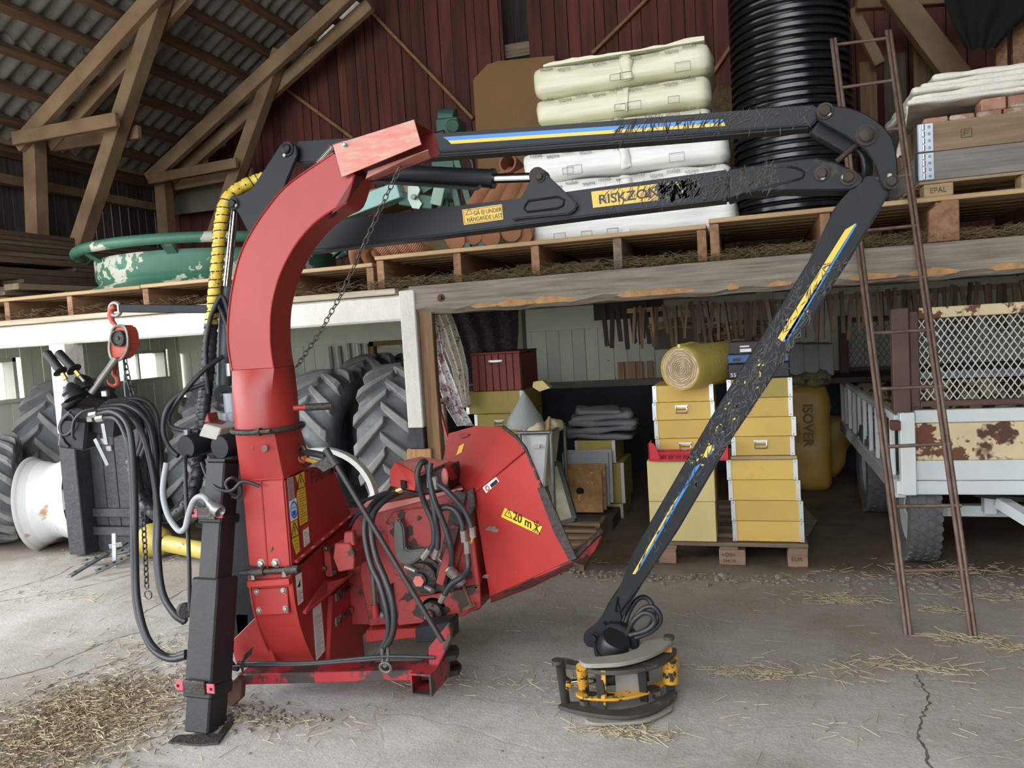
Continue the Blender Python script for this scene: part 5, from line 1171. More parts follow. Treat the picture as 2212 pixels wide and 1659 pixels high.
def tri(par, c, s):
    c = V(c); a = [c + V((0, s * y_, s * z_)) for y_, z_ in ((-.5, -.42), (.5, -.40), (0, .5))]; mb = MB()
    for i in range(3): mb.bar(a[i], a[(i + 1) % 3], .0028, .001, (1, 0, 0))
    mb.bar(c + V((0, 0, s * .2)), c + V((0, 0, -s * .12)), .003, .001, (1, 0, 0)).bar(c + V((0, 0, -s * .2)), c + V((0, 0, -s * .27)), .003, .001, (1, 0, 0))
    obj('warning_triangle', mb, SK_, par, kind='stuff')
tri(o, PX(650, 1040, xR + .003), .062)
q4 = [(628, 1129), (642, 1121), (648, 1190), (640, 1198), (634, 1178), (632, 1170)]; o, P = sticker(q4, SY_, label='torn lower yellow warning sticker'); tri(o, PX(637, 1145, xR + .003), .06); lines(o, [(634, 1168), (644, 1163), (646, 1182), (637, 1186)], 3, SK_)
q5 = [(654, 1144), (666, 1136), (669, 1172), (657, 1182)]; o, P = sticker(q5, SW_, label='white sticker with red header'); lines(o, q5, 6, SK_, .25, .92)
obj('red_header', slab(MB(), [PX(a, b, xR + .0026) for a, b in [(653, 1138), (666, 1130), (666, 1138), (654, 1146)]], (.0006, 0, 0)), SR_, o)
q6 = [(638, 1243), (651, 1236), (655, 1298), (644, 1308)]; o, P = sticker(q6, SW_, label='narrow white sticker with pictogram'); lines(o, q6, 7, SK_, .55, .93)
obj('pictogram', slab(MB(), [PX(a, b, xR + .0026) for a, b in [(641, 1270), (645, 1262), (648, 1252), (649, 1264), (647, 1268), (643, 1268)]], (.0006, 0, 0)), SK_, o)
q7 = [(675, 1315), (693, 1299), (702, 1405), (683, 1428)]; o, P = sticker(q7, SW_, label='tall white instruction sticker'); lines(o, q7, 22, M('sticker_dim_print', '6f6c68', .5), .2, .95)
text_mesh('maker_lettering', 'FARMI', .05, M('faded_black_print', '5b2a2a', .5), wc, PX(671, 1046, xR + .0015), PX(711, 1031, xR + .0015) - PX(671, 1050, xR + .0015), (0, 0, 1), sx=1.25, bold=.001)
# peeled paint spots
for pts in ([(566, 964), (572, 961), (578, 964), (577, 973), (570, 977), (565, 973)], [(543, 966), (547, 962), (546, 970), (544, 972)], [(583, 1187), (588, 1181), (588, 1188), (584, 1193)]):
    obj('peeled_patch', slab(MB(), [PY(a, b, yF - .004 if b > 1000 else 2.440) for a, b in pts], (0, .001, 0)), M('bare_patch', '5d4a47', .7), wc)
# --- knife cover plate with latches on the housing side, gusset and gear block
pl = [PXR(a, b) for a, b in [(707, 1285), (764, 1235), (785, 1244), (797, 1347), (775, 1374), (779, 1418), (701, 1430)]]
obj('side_cover_plate', slab(MB(), pl, (.022, 0, 0)), RED, wc, bevel=.004)
g = PP([(653, 1322, 2.56), (702, 1256, 2.58), (760, 1230, 2.80), (764, 1240, 2.82)])
g = [PX(653, 1321, xR + .01), PX(700, 1256, xR + .01), PX(762, 1232, xR + .01), PX(762, 1236, xR + .085), PX(660, 1322, xR + .06)]
obj('gusset_plate', slab(MB(), g, (0, .004, -.012)), REDD, wc, bevel=.002)
for a in ((731, 1287), (731, 1340)):
    c = PX(*a, xR + .022); t = thing('toggle_latch', c, parent=wc)
    obj('latch_plate', MB().obox(c, (.006, .05, .035)), BOLT, t, bevel=.003); obj('latch_bolt', MB().cyl(c, c + V((.012, 0, 0)), .011, 10), GRIME, t)
    obj('latch_arm', MB().cyl(c + V((.008, .03, .004)), c + V((.008, .105, .012)), .007, 8), GRIME, t); obj('latch_nut', MB().cyl(c + V((.008, .085, .010)), c + V((.008, .10, .012)), .011, 6), RED, t)
obj('slot_hole', MB().blob(PX(767, 1303, xR + .023), (.004, .06, .028), None, 12, 6), M('hole_black', '0c0c0c', .9), wc)
gb_ = thing('bearing_block', PX(735, 1230, xR + .05), parent=wc)
obj('flange_plate', slab(MB(), [PX(a, b, xR + .01) for a, b in [(697, 1183), (722, 1172), (726, 1240), (703, 1246)]], (.03, 0, 0)), REDD, gb_, bevel=.004)
blk = PP([(719, 1206, 2.50), (725, 1173, 2.50), (752, 1172, 2.50), (764, 1190, 2.50), (762, 1228, 2.50), (731, 1236, 2.50)])
obj('guard_box', slab(MB(), [p + V((0, .14, 0)) * 0 for p in PP([(719, 1206, 2.62), (723, 1174, 2.62), (754, 1174, 2.62), (766, 1196, 2.62), (764, 1230, 2.62), (731, 1236, 2.62)])], (0, .12, 0)), REDD, gb_, bevel=.004)
obj('lug_plate', slab(MB(), PP([(741, 1176, 2.63), (743, 1150, 2.63), (762, 1148, 2.63), (766, 1180, 2.63)]), (0, .03, 0)), REDD, gb_, bevel=.004)
for a in ((700, 1228), (722, 1236), (703, 1185)): hexbolt(gb_, PX(*a, xR + .04), (1, 0, 0), .009, .01, GRIME)
# --- feed housing
fp = pg(2.82, [(776, 1240), (790, 1150), (818, 1090), (867, 1078), (979, 1058), (1020, 1068), (1034, 1225), (1040, 1300), (1036, 1318), (941, 1340), (797, 1354)])
fh = obj('feed_housing', MB().prism(fp, 2.82, 3.30), REDD, wc, bevel=.006)
obj('housing_bridge', MB().prism(pg(2.86, [(745, 1180), (770, 1110), (830, 1085), (835, 1350), (760, 1350)]), 2.86, 3.25), REDD, wc, bevel=.004)
obj('top_plate', slab(MB(), PP([(758, 1112, 3.25), (800, 1082, 3.3), (985, 1046, 3.3), (1000, 1058, 2.81), (826, 1092, 2.81), (800, 1112, 2.81)]), (0, 0, .008)), DUST, wc, bevel=.002)
obj('raised_panel', MB().prism(pg(2.81, [(832, 1130), (850, 1105), (985, 1085), (1004, 1110), (1000, 1180), (985, 1235), (905, 1262), (850, 1240)]), 2.808, 2.82), REDD, wc, bevel=.004)
obj('pressure_arm', MB().prism(pg(2.795, [(857, 1124), (864, 1120), (872, 1123), (877, 1140), (880, 1182), (890, 1186), (924, 1182), (926, 1192), (914, 1202), (896, 1214), (876, 1216), (860, 1200), (855, 1160)]), 2.770, 2.808), IRON, wc, bevel=.006, bseg=2)
obj('lower_flange', MB().prism(pg(2.80, [(862, 1296), (1005, 1270), (1038, 1262), (1040, 1310), (1000, 1330), (941, 1341), (862, 1350)]), 2.79, 2.82), REDD, wc, bevel=.003)
obj('side_rib', MB().bar(PY(1012, 1075, 2.805), PY(1034, 1262, 2.805), .02, .03, (0, 1, 0)), RED, wc, bevel=.003)
obj('hinge_rod', MB().cyl(PY(804, 1235, 2.78), PY(812, 1330, 2.78), .010, 8), IRON, wc, smooth=50); obj('rod_sleeve', MB().cyl(PY(809, 1306, 2.78), PY(812, 1332, 2.78), .016, 10), RED, wc, smooth=50)
obj('dark_recess', MB().prism(pg(2.80, [(815, 1275), (845, 1262), (850, 1330), (820, 1336)]), 2.80, 2.82), GRIME, wc); hexbolt(wc, PY(823, 1328, 2.80), (0, -1, 0), .009, .008, BOLT)
def motor(px, py, r, nm):
    c = PY(px, py, 2.76); t = thing(nm, c, parent=wc)
    obj('motor_body', MB().lathe([(r * 1.25, .05), (r * 1.25, .03), (r, .03), (r, 0), (r * .75, -.006), (r * .45, -.006), (r * .45, -.022), (r * .3, -.024)], c, (0, 1, 0), 22), GRIME, t, smooth=35)
    obj('shaft_nut', MB().cyl(c + V((0, -.02, 0)), c + V((0, -.034, 0)), r * .38, 6), M('red_nut', 'c4695c', .5), t)
    for k in range(6):
        a = k * pi / 3 + .3; hexbolt(t, c + V((r * .85 * cos(a), -.002, r * .85 * sin(a))), (0, -1, 0), .006, .006, RUST)
    return t
motor(911, 1250, .062, 'feed_motor'); motor(931, 1326, .045, 'lower_feed_motor')
for a, b in (((876, 1224), (899, 1234)), ((920, 1268), (934, 1276))): obj('stud', MB().cyl(PY(*a, 2.74), PY(*b, 2.72), .010, 8), BOLT, wc, smooth=50)
obj('linkage_bar', MB().bar(PY(996, 1062, 2.775), PY(948, 1275, 2.775), .05, .014, (0, 1, 0)), GRIME, wc, bevel=.003); obj('linkage_bar', MB().bar(PY(985, 1135, 2.76), PY(950, 1262, 2.76), .032, .012, (0, 1, 0)), REDD, wc, bevel=.002)
sp_ = MB(); A = PY(968, 1228, 2.76); B = PY(1000, 1262, 2.76); d = (B - A); a1 = d.cross(V((0, 1, 0))).normalized(); b1 = d.normalized().cross(a1)
obj('tension_spring', sp_.tube([A + d * (k / 160) + .020 * (a1 * cos(k * .52) + b1 * sin(k * .52)) for k in range(161)], .0032, 5), BOLT, wc, smooth=60)
obj('spring_eye', MB().tube([A, A - d * .5 + V((-.01, 0, .01)), PY(952, 1196, 2.76)], .004, 6), BOLT, wc)
obj('spring_rod', MB().cyl(B, PY(1018, 1308, 2.76), .006, 6), RUST, wc); obj('spring_anchor', MB().bar(PY(1000, 1318, 2.77), PY(1026, 1304, 2.77), .014, .01, (0, 1, 0)), RUST, wc)
for a in ((855, 1330), (975, 1276), (1030, 1266)): hexbolt(wc, PY(*a, 2.80), (0, -1, 0), .010, .008, GRIME)
# motor cover
mc = thing('valve_cover', PY(905, 1060, 2.85), parent=wc)
cov = [PP([(843, 1050, 2.72), (842, 1017, 2.72), (854, 997, 2.76), (899, 1012, 2.72), (897, 1058, 2.72)])]
obj('cover_front', slab(MB(), PP([(843, 1050, 2.74), (842, 1017, 2.74), (853, 998, 2.76), (900, 1024, 2.70), (895, 1060, 2.70)]), (.004, .006, 0)), RED, mc, bevel=.001)
obj('cover_top', slab(MB(), PP([(853, 998, 2.76), (909, 986, 2.98), (971, 996, 2.98), (900, 1024, 2.70)]), (0, 0, -.006)), DUST, mc, bevel=.001)
obj('cover_flap', slab(MB(), PP([(971, 996, 2.96), (986, 1012, 2.96), (993, 1032, 2.96), (974, 1038, 2.80), (962, 1002, 2.78)]), (-.004, .004, 0)), RED, mc, bevel=.001)
obj('cover_back', MB().prism(pg(2.99, [(890, 1060), (905, 990), (985, 1000), (990, 1055)]), 2.99, 3.0), REDD, mc)
obj('valve_block', MB().prism(pg(2.82, [(905, 1030), (965, 1008), (970, 1058), (905, 1070)]), 2.82, 2.96), GRIME, mc, bevel=.004)
obj('access_hole', MB().prism(pg(2.72, [(869, 1036), (880, 1038), (881, 1054), (871, 1054)]), 2.700, 2.715), M('hole_black', '0c0c0c', .9), mc)
obj('red_handle', MB().blob(PY(961, 1030, 2.74), (.03, .02, .07), None, 10, 8), DUST, mc, smooth=60)
# --- hopper
HA = dict(A=(1022, 1062, 2.80), B=(1058, 1290, 2.80), C=(1238, 1208, 2.62), D=(1172, 1056, 2.62), E=(1133, 968, 2.66), F=(1092, 924, 2.82), G=(1008, 1060, 2.86), H=(969, 936, 3.16), I=(1029, 919, 3.20), K=(956, 998, 3.02))
HA = {k: PY(*v) for k, v in HA.items()}
_n = (HA['E'] - HA['A']).cross(HA['C'] - HA['A']).normalized()
for _k, _p in (('D', (1172, 1056)), ('B', (1058, 1290))):
    _d = ray(*_p); HA[_k] = CAM + _d * ((HA['A'] - CAM).dot(_n) / _d.dot(_n))
hp_ = thing('infeed_hopper', (-.9, 2.95, .4), parent=wc)
_n = (HA['H'] - HA['G']).cross(HA['F'] - HA['G']).normalized()
for _k, _p in (('K', (956, 998)), ('I', (1029, 919))):
    _d = ray(*_p); HA[_k] = CAM + _d * ((HA['G'] - CAM).dot(_n) / _d.dot(_n))
obj('front_panel', slab(MB(), [HA['A'], HA['E'], HA['D'], HA['C'], HA['B']], (.0, .006, 0)), RED, hp_, bevel=.002)
obj('corner_panel', slab(MB(), [HA['A'], HA['G'], HA['F'], HA['E']], (.0, .006, -.002)), RED, hp_, bevel=.001)
obj('top_panel', slab(MB(), [HA['G'], HA['K'], HA['H'], HA['I'], HA['F']], (.0, .004, -.006)), RED, hp_, bevel=.001)
obj('rib', MB().bar(HA['A'] + V((.01, -.006, .004)), HA['E'] + V((0, -.006, -.004)), .016, .012, (0, 1, 0)), RED, hp_, bevel=.003)
far = 3.55
Bf = PY(1060, 1250, 3.15); Cf = PY(1222, 1180, 3.15); Df = PY(1158, 1056, 3.15); Ef = PY(1118, 975, 3.15); Af = PY(1030, 1062, 3.15)
obj('far_panel', slab(MB(), [Af, Ef, Df, Cf, Bf], (0, .006, 0)), REDD, hp_)
lip0 = PY(1300, 1150, 2.72); lip1 = PY(1278, 1218, 2.66)
obj('hopper_floor', slab(MB(), [HA['B'], HA['C'], Cf, Bf], (0, 0, -.008)), REDD, hp_)
obj('under_panel', slab(MB(), PP([(1059, 1289, 2.80), (1236, 1214, 2.62), (1240, 1222, 2.72), (1150, 1268, 2.86), (1060, 1302, 2.86)]), (0, .01, -.004)), REDD, hp_)
lipf = [HA['C'] + V((-.01, 0, -.005)), lip0 + V((.0, .0, -.004)), PY(1290, 1150, 2.95), PY(1228, 1195, 2.95)]
obj('folding_lip', slab(MB(), lipf, (0, 0, -.012)), REDD, hp_, bevel=.002)
obj('lip_side', slab(MB(), [HA['C'] + V((-.012, -.004, -.002)), lip0 + V((0, -.004, .0)), lip0 + V((.0, -.004, -.018)), PY(1284, 1190, 2.68), PY(1262, 1222, 2.66), PY(1236, 1216, 2.62)], (0, .008, 0)), REDD, hp_, bevel=.002)
EDG = M('worn_black_edge', '3b3230', .7, .2, vs=14, var=.4, wear=('8f3b36', .6, 9, .03), bump=.4, bs=60)
obj('mouth_edging', MB().tube([HA['F'] + V((-.01, 0, .004)), HA['E'].lerp(HA['F'], .4) + V((0, 0, .01)), HA['E'] + V((.004, 0, 0)), HA['D']], .007, 6), EDG, hp_, smooth=50)
obj('worn_strip', slab(MB(), PP([(1160, 1055, 2.612), (1176, 1052, 2.612), (1246, 1206, 2.612), (1230, 1212, 2.612), (1196, 1150, 2.612)]), (0, .008, 0)), EDG, hp_, bevel=.001)
obj('lip_rubber', MB().tube([HA['C'] + V((.0, 0, 0)), HA['C'].lerp(lip0, .5) + V((0, 0, .006)), lip0 + V((0, 0, .006))], .010, 6), EDG, hp_, smooth=50)
def fsheet(pts, A_, E_, C_, lift):   # pixels -> point on the front panel plane, lifted towards the camera
    n = (HA['E'] - HA['A']).cross(HA['C'] - HA['A']).normalized()
    if n.y > 0: n = -n
    out = []
    for a, b in pts:
        d = ray(a, b); t = (HA['A'] - CAM).dot(n) / d.dot(n); out.append(CAM + d * t + n * lift)
    return out, n
P, n = fsheet([(1091, 1097), (1172, 1137), (1164, 1154), (1083, 1116)], 0, 0, 0, .001)
st_ = obj('distance_sticker', slab(MB(), P, n * .001), M('sign_yellow', 'e2b52e', .4, var=.04), hp_, label='yellow sticker reading 20 m')
xd = (P[1] - P[0]).normalized(); ud = (P[0] - P[3]).normalized()
Q, _ = fsheet([(1108, 1121)], 0, 0, 0, .0025); text_mesh('sticker_lettering', '20 m', .036, SK_, st_, Q[0], xd, n.cross(xd) if n.cross(xd).z > 0 else -n.cross(xd), sx=.92, bold=.0008)
Q, _ = fsheet([(1099, 1109), (1160, 1139)], 0, 0, 0, .0025); c = Q[0]; s = .034; up_ = n.cross(xd) if n.cross(xd).z > 0 else -n.cross(xd); mb = MB()
a = [c - xd * s * .55 - up_ * s * .4, c + xd * s * .55 - up_ * s * .4, c + up_ * s * .55]
for i in range(3): mb.bar(a[i], a[(i + 1) % 3], .003, .001, n)
mb.bar(c + up_ * s * .22, c - up_ * s * .1, .003, .001, n)
obj('warning_triangle', mb, SK_, st_, kind='stuff')
c = Q[1]; mb = MB()
for p, q in (((0, .018), (0, -.002)), ((0, -.002), (-.007, -.022)), ((0, -.002), (.007, -.022)), ((-.014, .012), (0, .008)), ((.014, .012), (0, .008)), ((-.018, .02), (.018, -.022)), ((.018, .02), (-.018, -.022))): mb.bar(c + xd * p[0] + up_ * p[1], c + xd * q[0] + up_ * q[1], .003, .001, n)
mb.obox(c + up_ * .024, (.008, .001, .008)); obj('no_person_sign', mb, SK_, st_, kind='stuff')
P, n = fsheet([(1072, 1030), (1079, 1040), (1051, 1065), (1043, 1053)], 0, 0, 0, .001); o = obj('maker_sticker', slab(MB(), P, n * .001), SW_, hp_)
Q, _ = fsheet([(1054, 1054), (1061, 1050), (1075, 1038)], 0, 0, 0, .0026); obj('sticker_print', MB().tube([Q[0] + xd * .009 * cos(a) + up_ * .009 * sin(a) for a in [2 * pi * k / 14 for k in range(14)]], .003, 5, closed=True), SR_, o); obj('sticker_bar', MB().bar(Q[1], Q[2], .014, .001, n), SK_, o)
P = [HA['K'].lerp(HA['F'], t) for t in (.2, .3)]
pn = (HA['H'] - HA['G']).cross(HA['F'] - HA['G']).normalized(); pn = -pn if pn.y > 0 else pn
def on_top(pts, lift):
    out = []
    for a, b in pts:
        d = ray(a, b); t = (HA['G'] - CAM).dot(pn) / d.dot(pn); out.append(CAM + d * t + pn * lift)
    return out
obj('yellow_tab', slab(MB(), on_top([(993, 964), (1004, 958), (998, 978), (987, 984)], .002), pn * .001), SY_, hp_)
obj('lifting_slot', slab(MB(), on_top([(993, 938), (1005, 934), (1017, 939), (1010, 944), (999, 947)], .002), pn * .004), REDD, hp_)
obj('bracket_plate', MB().prism(pg(2.79, [(1012, 1060), (1026, 1052), (1030, 1090), (1018, 1120)]), 2.77, 2.79), GRIME, wc, bevel=.003)
for a, s in (((1062, 1142), 1.0), ((1072, 1146), .6), ((1050, 1245), .7)):
    P, n = fsheet([(a[0] - 14 * s, a[1] + 3), (a[0] - 4, a[1] - 6 * s), (a[0] + 10 * s, a[1] - 4), (a[0] + 4, a[1] + 6 * s)], 0, 0, 0, .001); obj('scraped_patch', slab(MB(), P, n * .0006), M('bare_grey_scrape', '7a6660', .7, vs=20, var=.3), hp_)
# --- base frame, hitch
yb_ = 2.50
obj('frame_rail', MB().prism(pg(yb_, [(512, 1457), (935, 1447), (930, 1470), (512, 1480)]), yb_, yb_ + .09), REDF, wc, bevel=.004)
A = PY(500, 1465, 2.5)
obj('frame_foot', MB().prism(pg(2.44, [(482, 1490), (512, 1462), (522, 1470), (520, 1510), (500, 1528), (484, 1524)]), 2.44, 2.47), RUST, wc, bevel=.003)
c = PY(909, 1480, 2.42); mb = MB(); s = .04
sq_ = lambda y_, e: [(c.x - e, y_, c.z - e), (c.x + e, y_, c.z - e), (c.x + e, y_, c.z + e), (c.x - e, y_, c.z + e)]
mb.loft([sq_(2.42, s), sq_(2.60, s), sq_(2.60, s - .007), sq_(2.42, s - .007)], closed=True)
obj('cross_tube', mb, REDF, wc)
obj('frame_end_plate', MB().prism(pg(2.50, [(925, 1400), (970, 1345), (975, 1380), (946, 1440), (942, 1492), (928, 1494)]), 2.50, 2.53), REDF, wc, bevel=.003)
obj('upper_rail', MB().prism(pg(2.80, [(790, 1362), (905, 1357), (905, 1378), (790, 1388)]), 2.80, 2.88), RED, wc, bevel=.003); obj('rail_socket', MB().prism(pg(2.60, [(896, 1358), (970, 1344), (972, 1388), (898, 1388)]), 2.60, 2.70), CRN, wc, bevel=.004)
for z, pxs in ((.215, [(935, 1403), (950, 1393), (985, 1392), (992, 1400), (985, 1415), (945, 1422)]), (.125, [(938, 1438), (952, 1426), (988, 1425), (997, 1434), (990, 1448), (948, 1456)])):
    P = [PZ(a, b, z) for a, b in pxs]; o = obj('hitch_plate', slab(MB(), P, (0, 0, -.022)), GRIME, wc, bevel=.003)
    c = PZ(pxs[3][0] - 14, pxs[3][1] + 4, z); obj('pin_hole', MB().lathe([(.014, .0015), (.014, .001)], c, (0, 0, 1), 14), M('hole_black', '0c0c0c', .9), o)
obj('hitch_post', MB().prism(pg(2.58, [(928, 1392), (944, 1385), (948, 1470), (930, 1478)]), 2.58, 2.66), REDF, wc, bevel=.003)
None and obj('rear_skirt', MB().prism(pg(2.56, [(700, 1345), (797, 1350), (776, 1376), (780, 1424), (700, 1432)]), 2.60, 2.75), RED, wc, bevel=.003)
obj('left_skirt', MB().prism(pg(2.56, [(497, 1388), (555, 1330), (600, 1440), (512, 1442)]), 2.56, 2.60), RED, wc, bevel=.003)
obj('shackle', MB().tube([PY(826, 1400, 2.47), PY(826, 1425, 2.47), PY(832, 1440, 2.46), PY(838, 1425, 2.47), PY(838, 1400, 2.47)], .006, 6, 4), IRON, wc, smooth=50); obj('shackle_ring', MB().tube([PY(833, 1442, 2.46) + V((.022 * cos(a), .0, .018 * sin(a))) for a in [2 * pi * k / 16 for k in range(16)]], .006, 6, closed=True), IRON, wc, smooth=50)
# control rod
obj('control_rod', MB().cyl(PY(727, 1005, 2.47), PY(957, 1387, 2.44), .010, 8), M('rod_black', '2e2a29', .5), wc, smooth=50)
obj('rod_grip', MB().cyl(PY(704, 970, 2.48), PY(716, 990, 2.475), .013, 10), HOSE, wc, smooth=50); obj('rod_joint', MB().cyl(PY(715, 988, 2.475), PY(727, 1006, 2.47), .017, 8), GRIME, wc, smooth=40)
obj('rod_bracket', MB().prism(pg(2.50, [(676, 1002), (716, 980), (728, 1003), (700, 1020)]), 2.495, 2.505), GRIME, wc, bevel=.002)
for a, b, r_, mt in (((653, 975), (705, 985), .014, HOSE), ((652, 990), (720, 1006), .010, M('ochre_rod', '9a7a34', .6))): obj('guide_rod', MB().cyl(PY(*a, 2.60), PY(*b, 2.52), r_, 8), mt, wc, smooth=50)
obj('guide_ring', MB().tube([PY(652, 981, 2.58) + V((.018 * cos(a), 0, .032 * sin(a))) for a in [2 * pi * k / 18 for k in range(18)]], .006, 6, closed=True), REDD, wc, smooth=50)
# --- hydraulic hoses on the chipper
def hose(par, pts, r=.011, mat=HOSE, nm='hydraulic_hose', res=7):
    return obj(nm, MB().tube(PP(pts), r, 9, res), mat, par, smooth=60)
y = 2.68
HS = [[(928, 1190, y), (938, 1170, y), (935, 1130, y), (918, 1090, y), (905, 1050, y - .02), (902, 1020, y - .02), (912, 998, y), (922, 1005, y + .02), (930, 1050, y), (940, 1115, y - .01), (946, 1150, y), (945, 1185, y)],
      [(930, 1000, y), (928, 1030, y - .01), (938, 1080, y - .02), (958, 1130, y - .02), (974, 1180, y - .02), (976, 1220, y)],
      [(936, 1130, y + .02), (945, 1105, y), (965, 1096, y), (985, 1105, y), (998, 1130, y), (1000, 1148, y)],
      [(946, 1045, y), (960, 1055, y - .01), (980, 1075, y - .01), (1005, 1105, y), (1020, 1140, y)],
      [(1010, 1195, y), (1012, 1225, y - .02), (1000, 1245, y), (975, 1262, y), (960, 1285, y)],
      [(852, 1062, 2.76), (820, 1075, 2.70), (795, 1105, 2.62), (788, 1150, 2.58), (800, 1215, 2.55), (820, 1260, 2.52), (836, 1320, 2.50), (838, 1370, 2.50), (815, 1415, 2.52), (782, 1428, 2.55)],
      [(868, 1062, 2.76), (835, 1078, 2.68), (808, 1108, 2.62), (803, 1150, 2.57), (812, 1200, 2.54), (832, 1250, 2.50), (848, 1300, 2.48), (850, 1360, 2.48), (832, 1400, 2.50), (800, 1428, 2.54)],
      [(756, 1082, 2.85), (790, 1080, 2.80), (830, 1065, 2.76), (870, 1060, 2.74), (905, 1068, 2.76)],
      [(757, 1135, 2.75), (775, 1110, 2.72), (810, 1092, 2.70), (845, 1072, 2.72)]]
for k, h in enumerate(HS): hose(wc, h, .0115 if k < 7 else .007)
for a, b in (((928, 1186), (914, 1206)), ((945, 1186), (938, 1206)), ((1000, 1146), (1003, 1170)), ((1020, 1138), (1022, 1160)), ((1008, 1168), (1010, 1196)), ((960, 1284), (952, 1300)), ((928, 1030), (929, 1052)), ((938, 1030), (940, 1056))):
    obj('hose_fitting', MB().cyl(PY(*a, y - .005), PY(*b, y), .0125, 8), BOLT, wc, smooth=40)
obj('steel_pipe', MB().tube(PP([(1022, 1160, y), (1018, 1172, y), (1008, 1172, y)]), .005, 6, 4), M('brass', 'b59a5a', .35, .8), wc, smooth=50)
obj('brass_fitting', MB().cyl(PY(858, 1062, 2.74), PY(872, 1056, 2.74), .014, 8), M('brass', 'b59a5a', .35, .8), wc)
hose(wc, [(515, 1432, 2.49), (580, 1432, 2.46), (660, 1432, 2.45), (745, 1425, 2.46), (830, 1418, 2.47), (940, 1420, 2.50)], .007, nm='cable'); hose(wc, [(490, 1440, 2.47), (560, 1437, 2.455), (650, 1436, 2.445), (740, 1430, 2.455), (826, 1423, 2.47)], .006, nm='cable')
obj('spill_tie', slab(MB(), PP([(518, 1440, 2.45), (528, 1414, 2.44), (546, 1398, 2.44), (541, 1415, 2.44), (528, 1428, 2.44), (524, 1455, 2.45)]), (0, .003, 0)), BLACKP, wc)
# --- deflector at the end of the chute
df = thing('chute_deflector', PY(800, 320, 2.5), parent=wc)
fl = PP([(719, 313, 2.46), (894, 258, 2.46), (910, 312, 2.46), (738, 383, 2.46)])
obj('front_flap', slab(MB(), fl, (0, .005, 0)), M('scraped_red', 'c8665c', .5, vs=3, col2='b88878', st=(2, 8, 8), wear=('b99a86', .47, 5, .25)), df, bevel=.001)
fb = [p + V((0, .17, 0)) for p in fl]
obj('back_flap', slab(MB(), fb, (0, .005, 0)), REDD, df, bevel=.001)
obj('top_flap', slab(MB(), [fl[0] + V((0, .005, 0)), fl[1] + V((0, .005, 0)), fb[1], fb[0]], (0, 0, -.005)), REDD, df, bevel=.001)
obj('hinge_tab', MB().prism(pg(2.47, [(716, 312), (745, 302), (752, 310), (720, 320)]), 2.47, 2.62), RED, df, bevel=.002)
hexbolt(df, PY(746, 313, 2.46), (0, -1, 0), .009, .01)
obj('lower_baffle', slab(MB(), PP([(790, 388, 2.50), (795, 372, 2.50), (925, 325, 2.52), (930, 342, 2.60), (800, 392, 2.62)]), (0, 0, .004)), DUST, df)
A = PY(720, 318, 2.53); B = PY(690, 352, 2.53); d = B - A; a1 = d.cross(V((0, 1, 0))).normalized(); b1 = d.normalized().cross(a1)
obj('return_spring', MB().tube([A + d * (k / 120) + .012 * (a1 * cos(k * .75) + b1 * sin(k * .75)) for k in range(121)], .0022, 5), BOLT, df, smooth=60)
obj('chute_shade_sheet', slab(MB(), PP([(708, 474, 2.478), (716, 462, 2.478), (748, 440, 2.478), (764, 384, 2.478), (790, 378, 2.55), (776, 444, 2.60), (742, 455, 2.58), (720, 470, 2.55)]), (.001, .001, 0)), M('chute_painted_shade', '5a1f22', .6), wc)  # dark sheet paints the shade inside the chute opening
obj('pull_chain', chain(MB(), PP([(862, 366, 2.52), (836, 420, 2.52), (790, 520, 2.54), (735, 640, 2.56), (690, 720, 2.58), (641, 792, 2.62)]), .030, .0085, .0022), M('dull_chain', '5d5650', .5, .6), wc, smooth=50)

# grease and bare-metal blotches on the feed housing
_rg = random.Random(14); GRS = M('old_grease', '2b211e', .7, vs=18, var=.3)
for (px, py, s, yy) in ((850, 1150, 9, 2.806), (868, 1112, 10, 2.806), (885, 1150, 12, 2.806), (893, 1175, 10, 2.806), (905, 1120, 6, 2.806), (985, 1260, 12, 2.786), (1005, 1300, 12, 2.786), (965, 1318, 9, 2.786), (905, 1322, 14, 2.786), (880, 1290, 9, 2.786), (1010, 1240, 9, 2.806), (925, 1088, 8, 2.806), (1018, 1275, 8, 2.786)):
    pts = []
    for k in range(12):
        r_ = s * _rg.uniform(.5, 1.2); pts.append((px + r_ * cos(k * pi / 6), py + 1.2 * r_ * sin(k * pi / 6)))
    obj('grease_patch', slab(MB(), [PY(a, b, yy) for a, b in pts], (0, .001, 0)), GRS, wc)
# ================================================================== loader crane
CRW = M('crane_black_scratched', '1f2327', .52, vs=5, col2='171a1d', wear=('3f3933', .60, 9, .08), wear2=('5c564f', .72, 22, .02), spec=.3, bump=.05)
PINR = M('rusty_pin', '3f352f', .7, .3, vs=18, var=.35, bump=.2, bs=60)
BLU = M('stripe_blue', '2e7cc0', .4, var=.03); YLO = M('stripe_yellow', 'd9b83e', .4, var=.03)
ck = thing('loader_crane', (-2.1, 2.9, 0), 'black folding loader crane with blue and yellow stripes reaching over the chipper', 'crane')
yC = 2.90
def plate(nm, pts, y0, y1, mat=CRN, par=ck, bevel=.004, seg=1, **k): return obj(nm, MB().prism(pg(y0, pts), y0, y1), mat, par, bevel=bevel, bseg=seg, **k)
def pin(px, py, y0, r, par=ck, mat=PINR, small=None):
    c = PY(px, py, y0); r *= .85; obj('pivot_pin', MB().lathe([(r * 1.15, .0), (r * 1.15, -.006), (r * .75, -.006), (r * .75, -.016), (r * .6, -.019)], c, (0, 1, 0), 18), mat, par, smooth=40)
    if small: d = PY(small[0], small[1], y0); obj('pin_bolt', MB().lathe([(.009, 0), (.009, -.010), (.006, -.012)], d, (0, 1, 0), 6), BOLT, par)
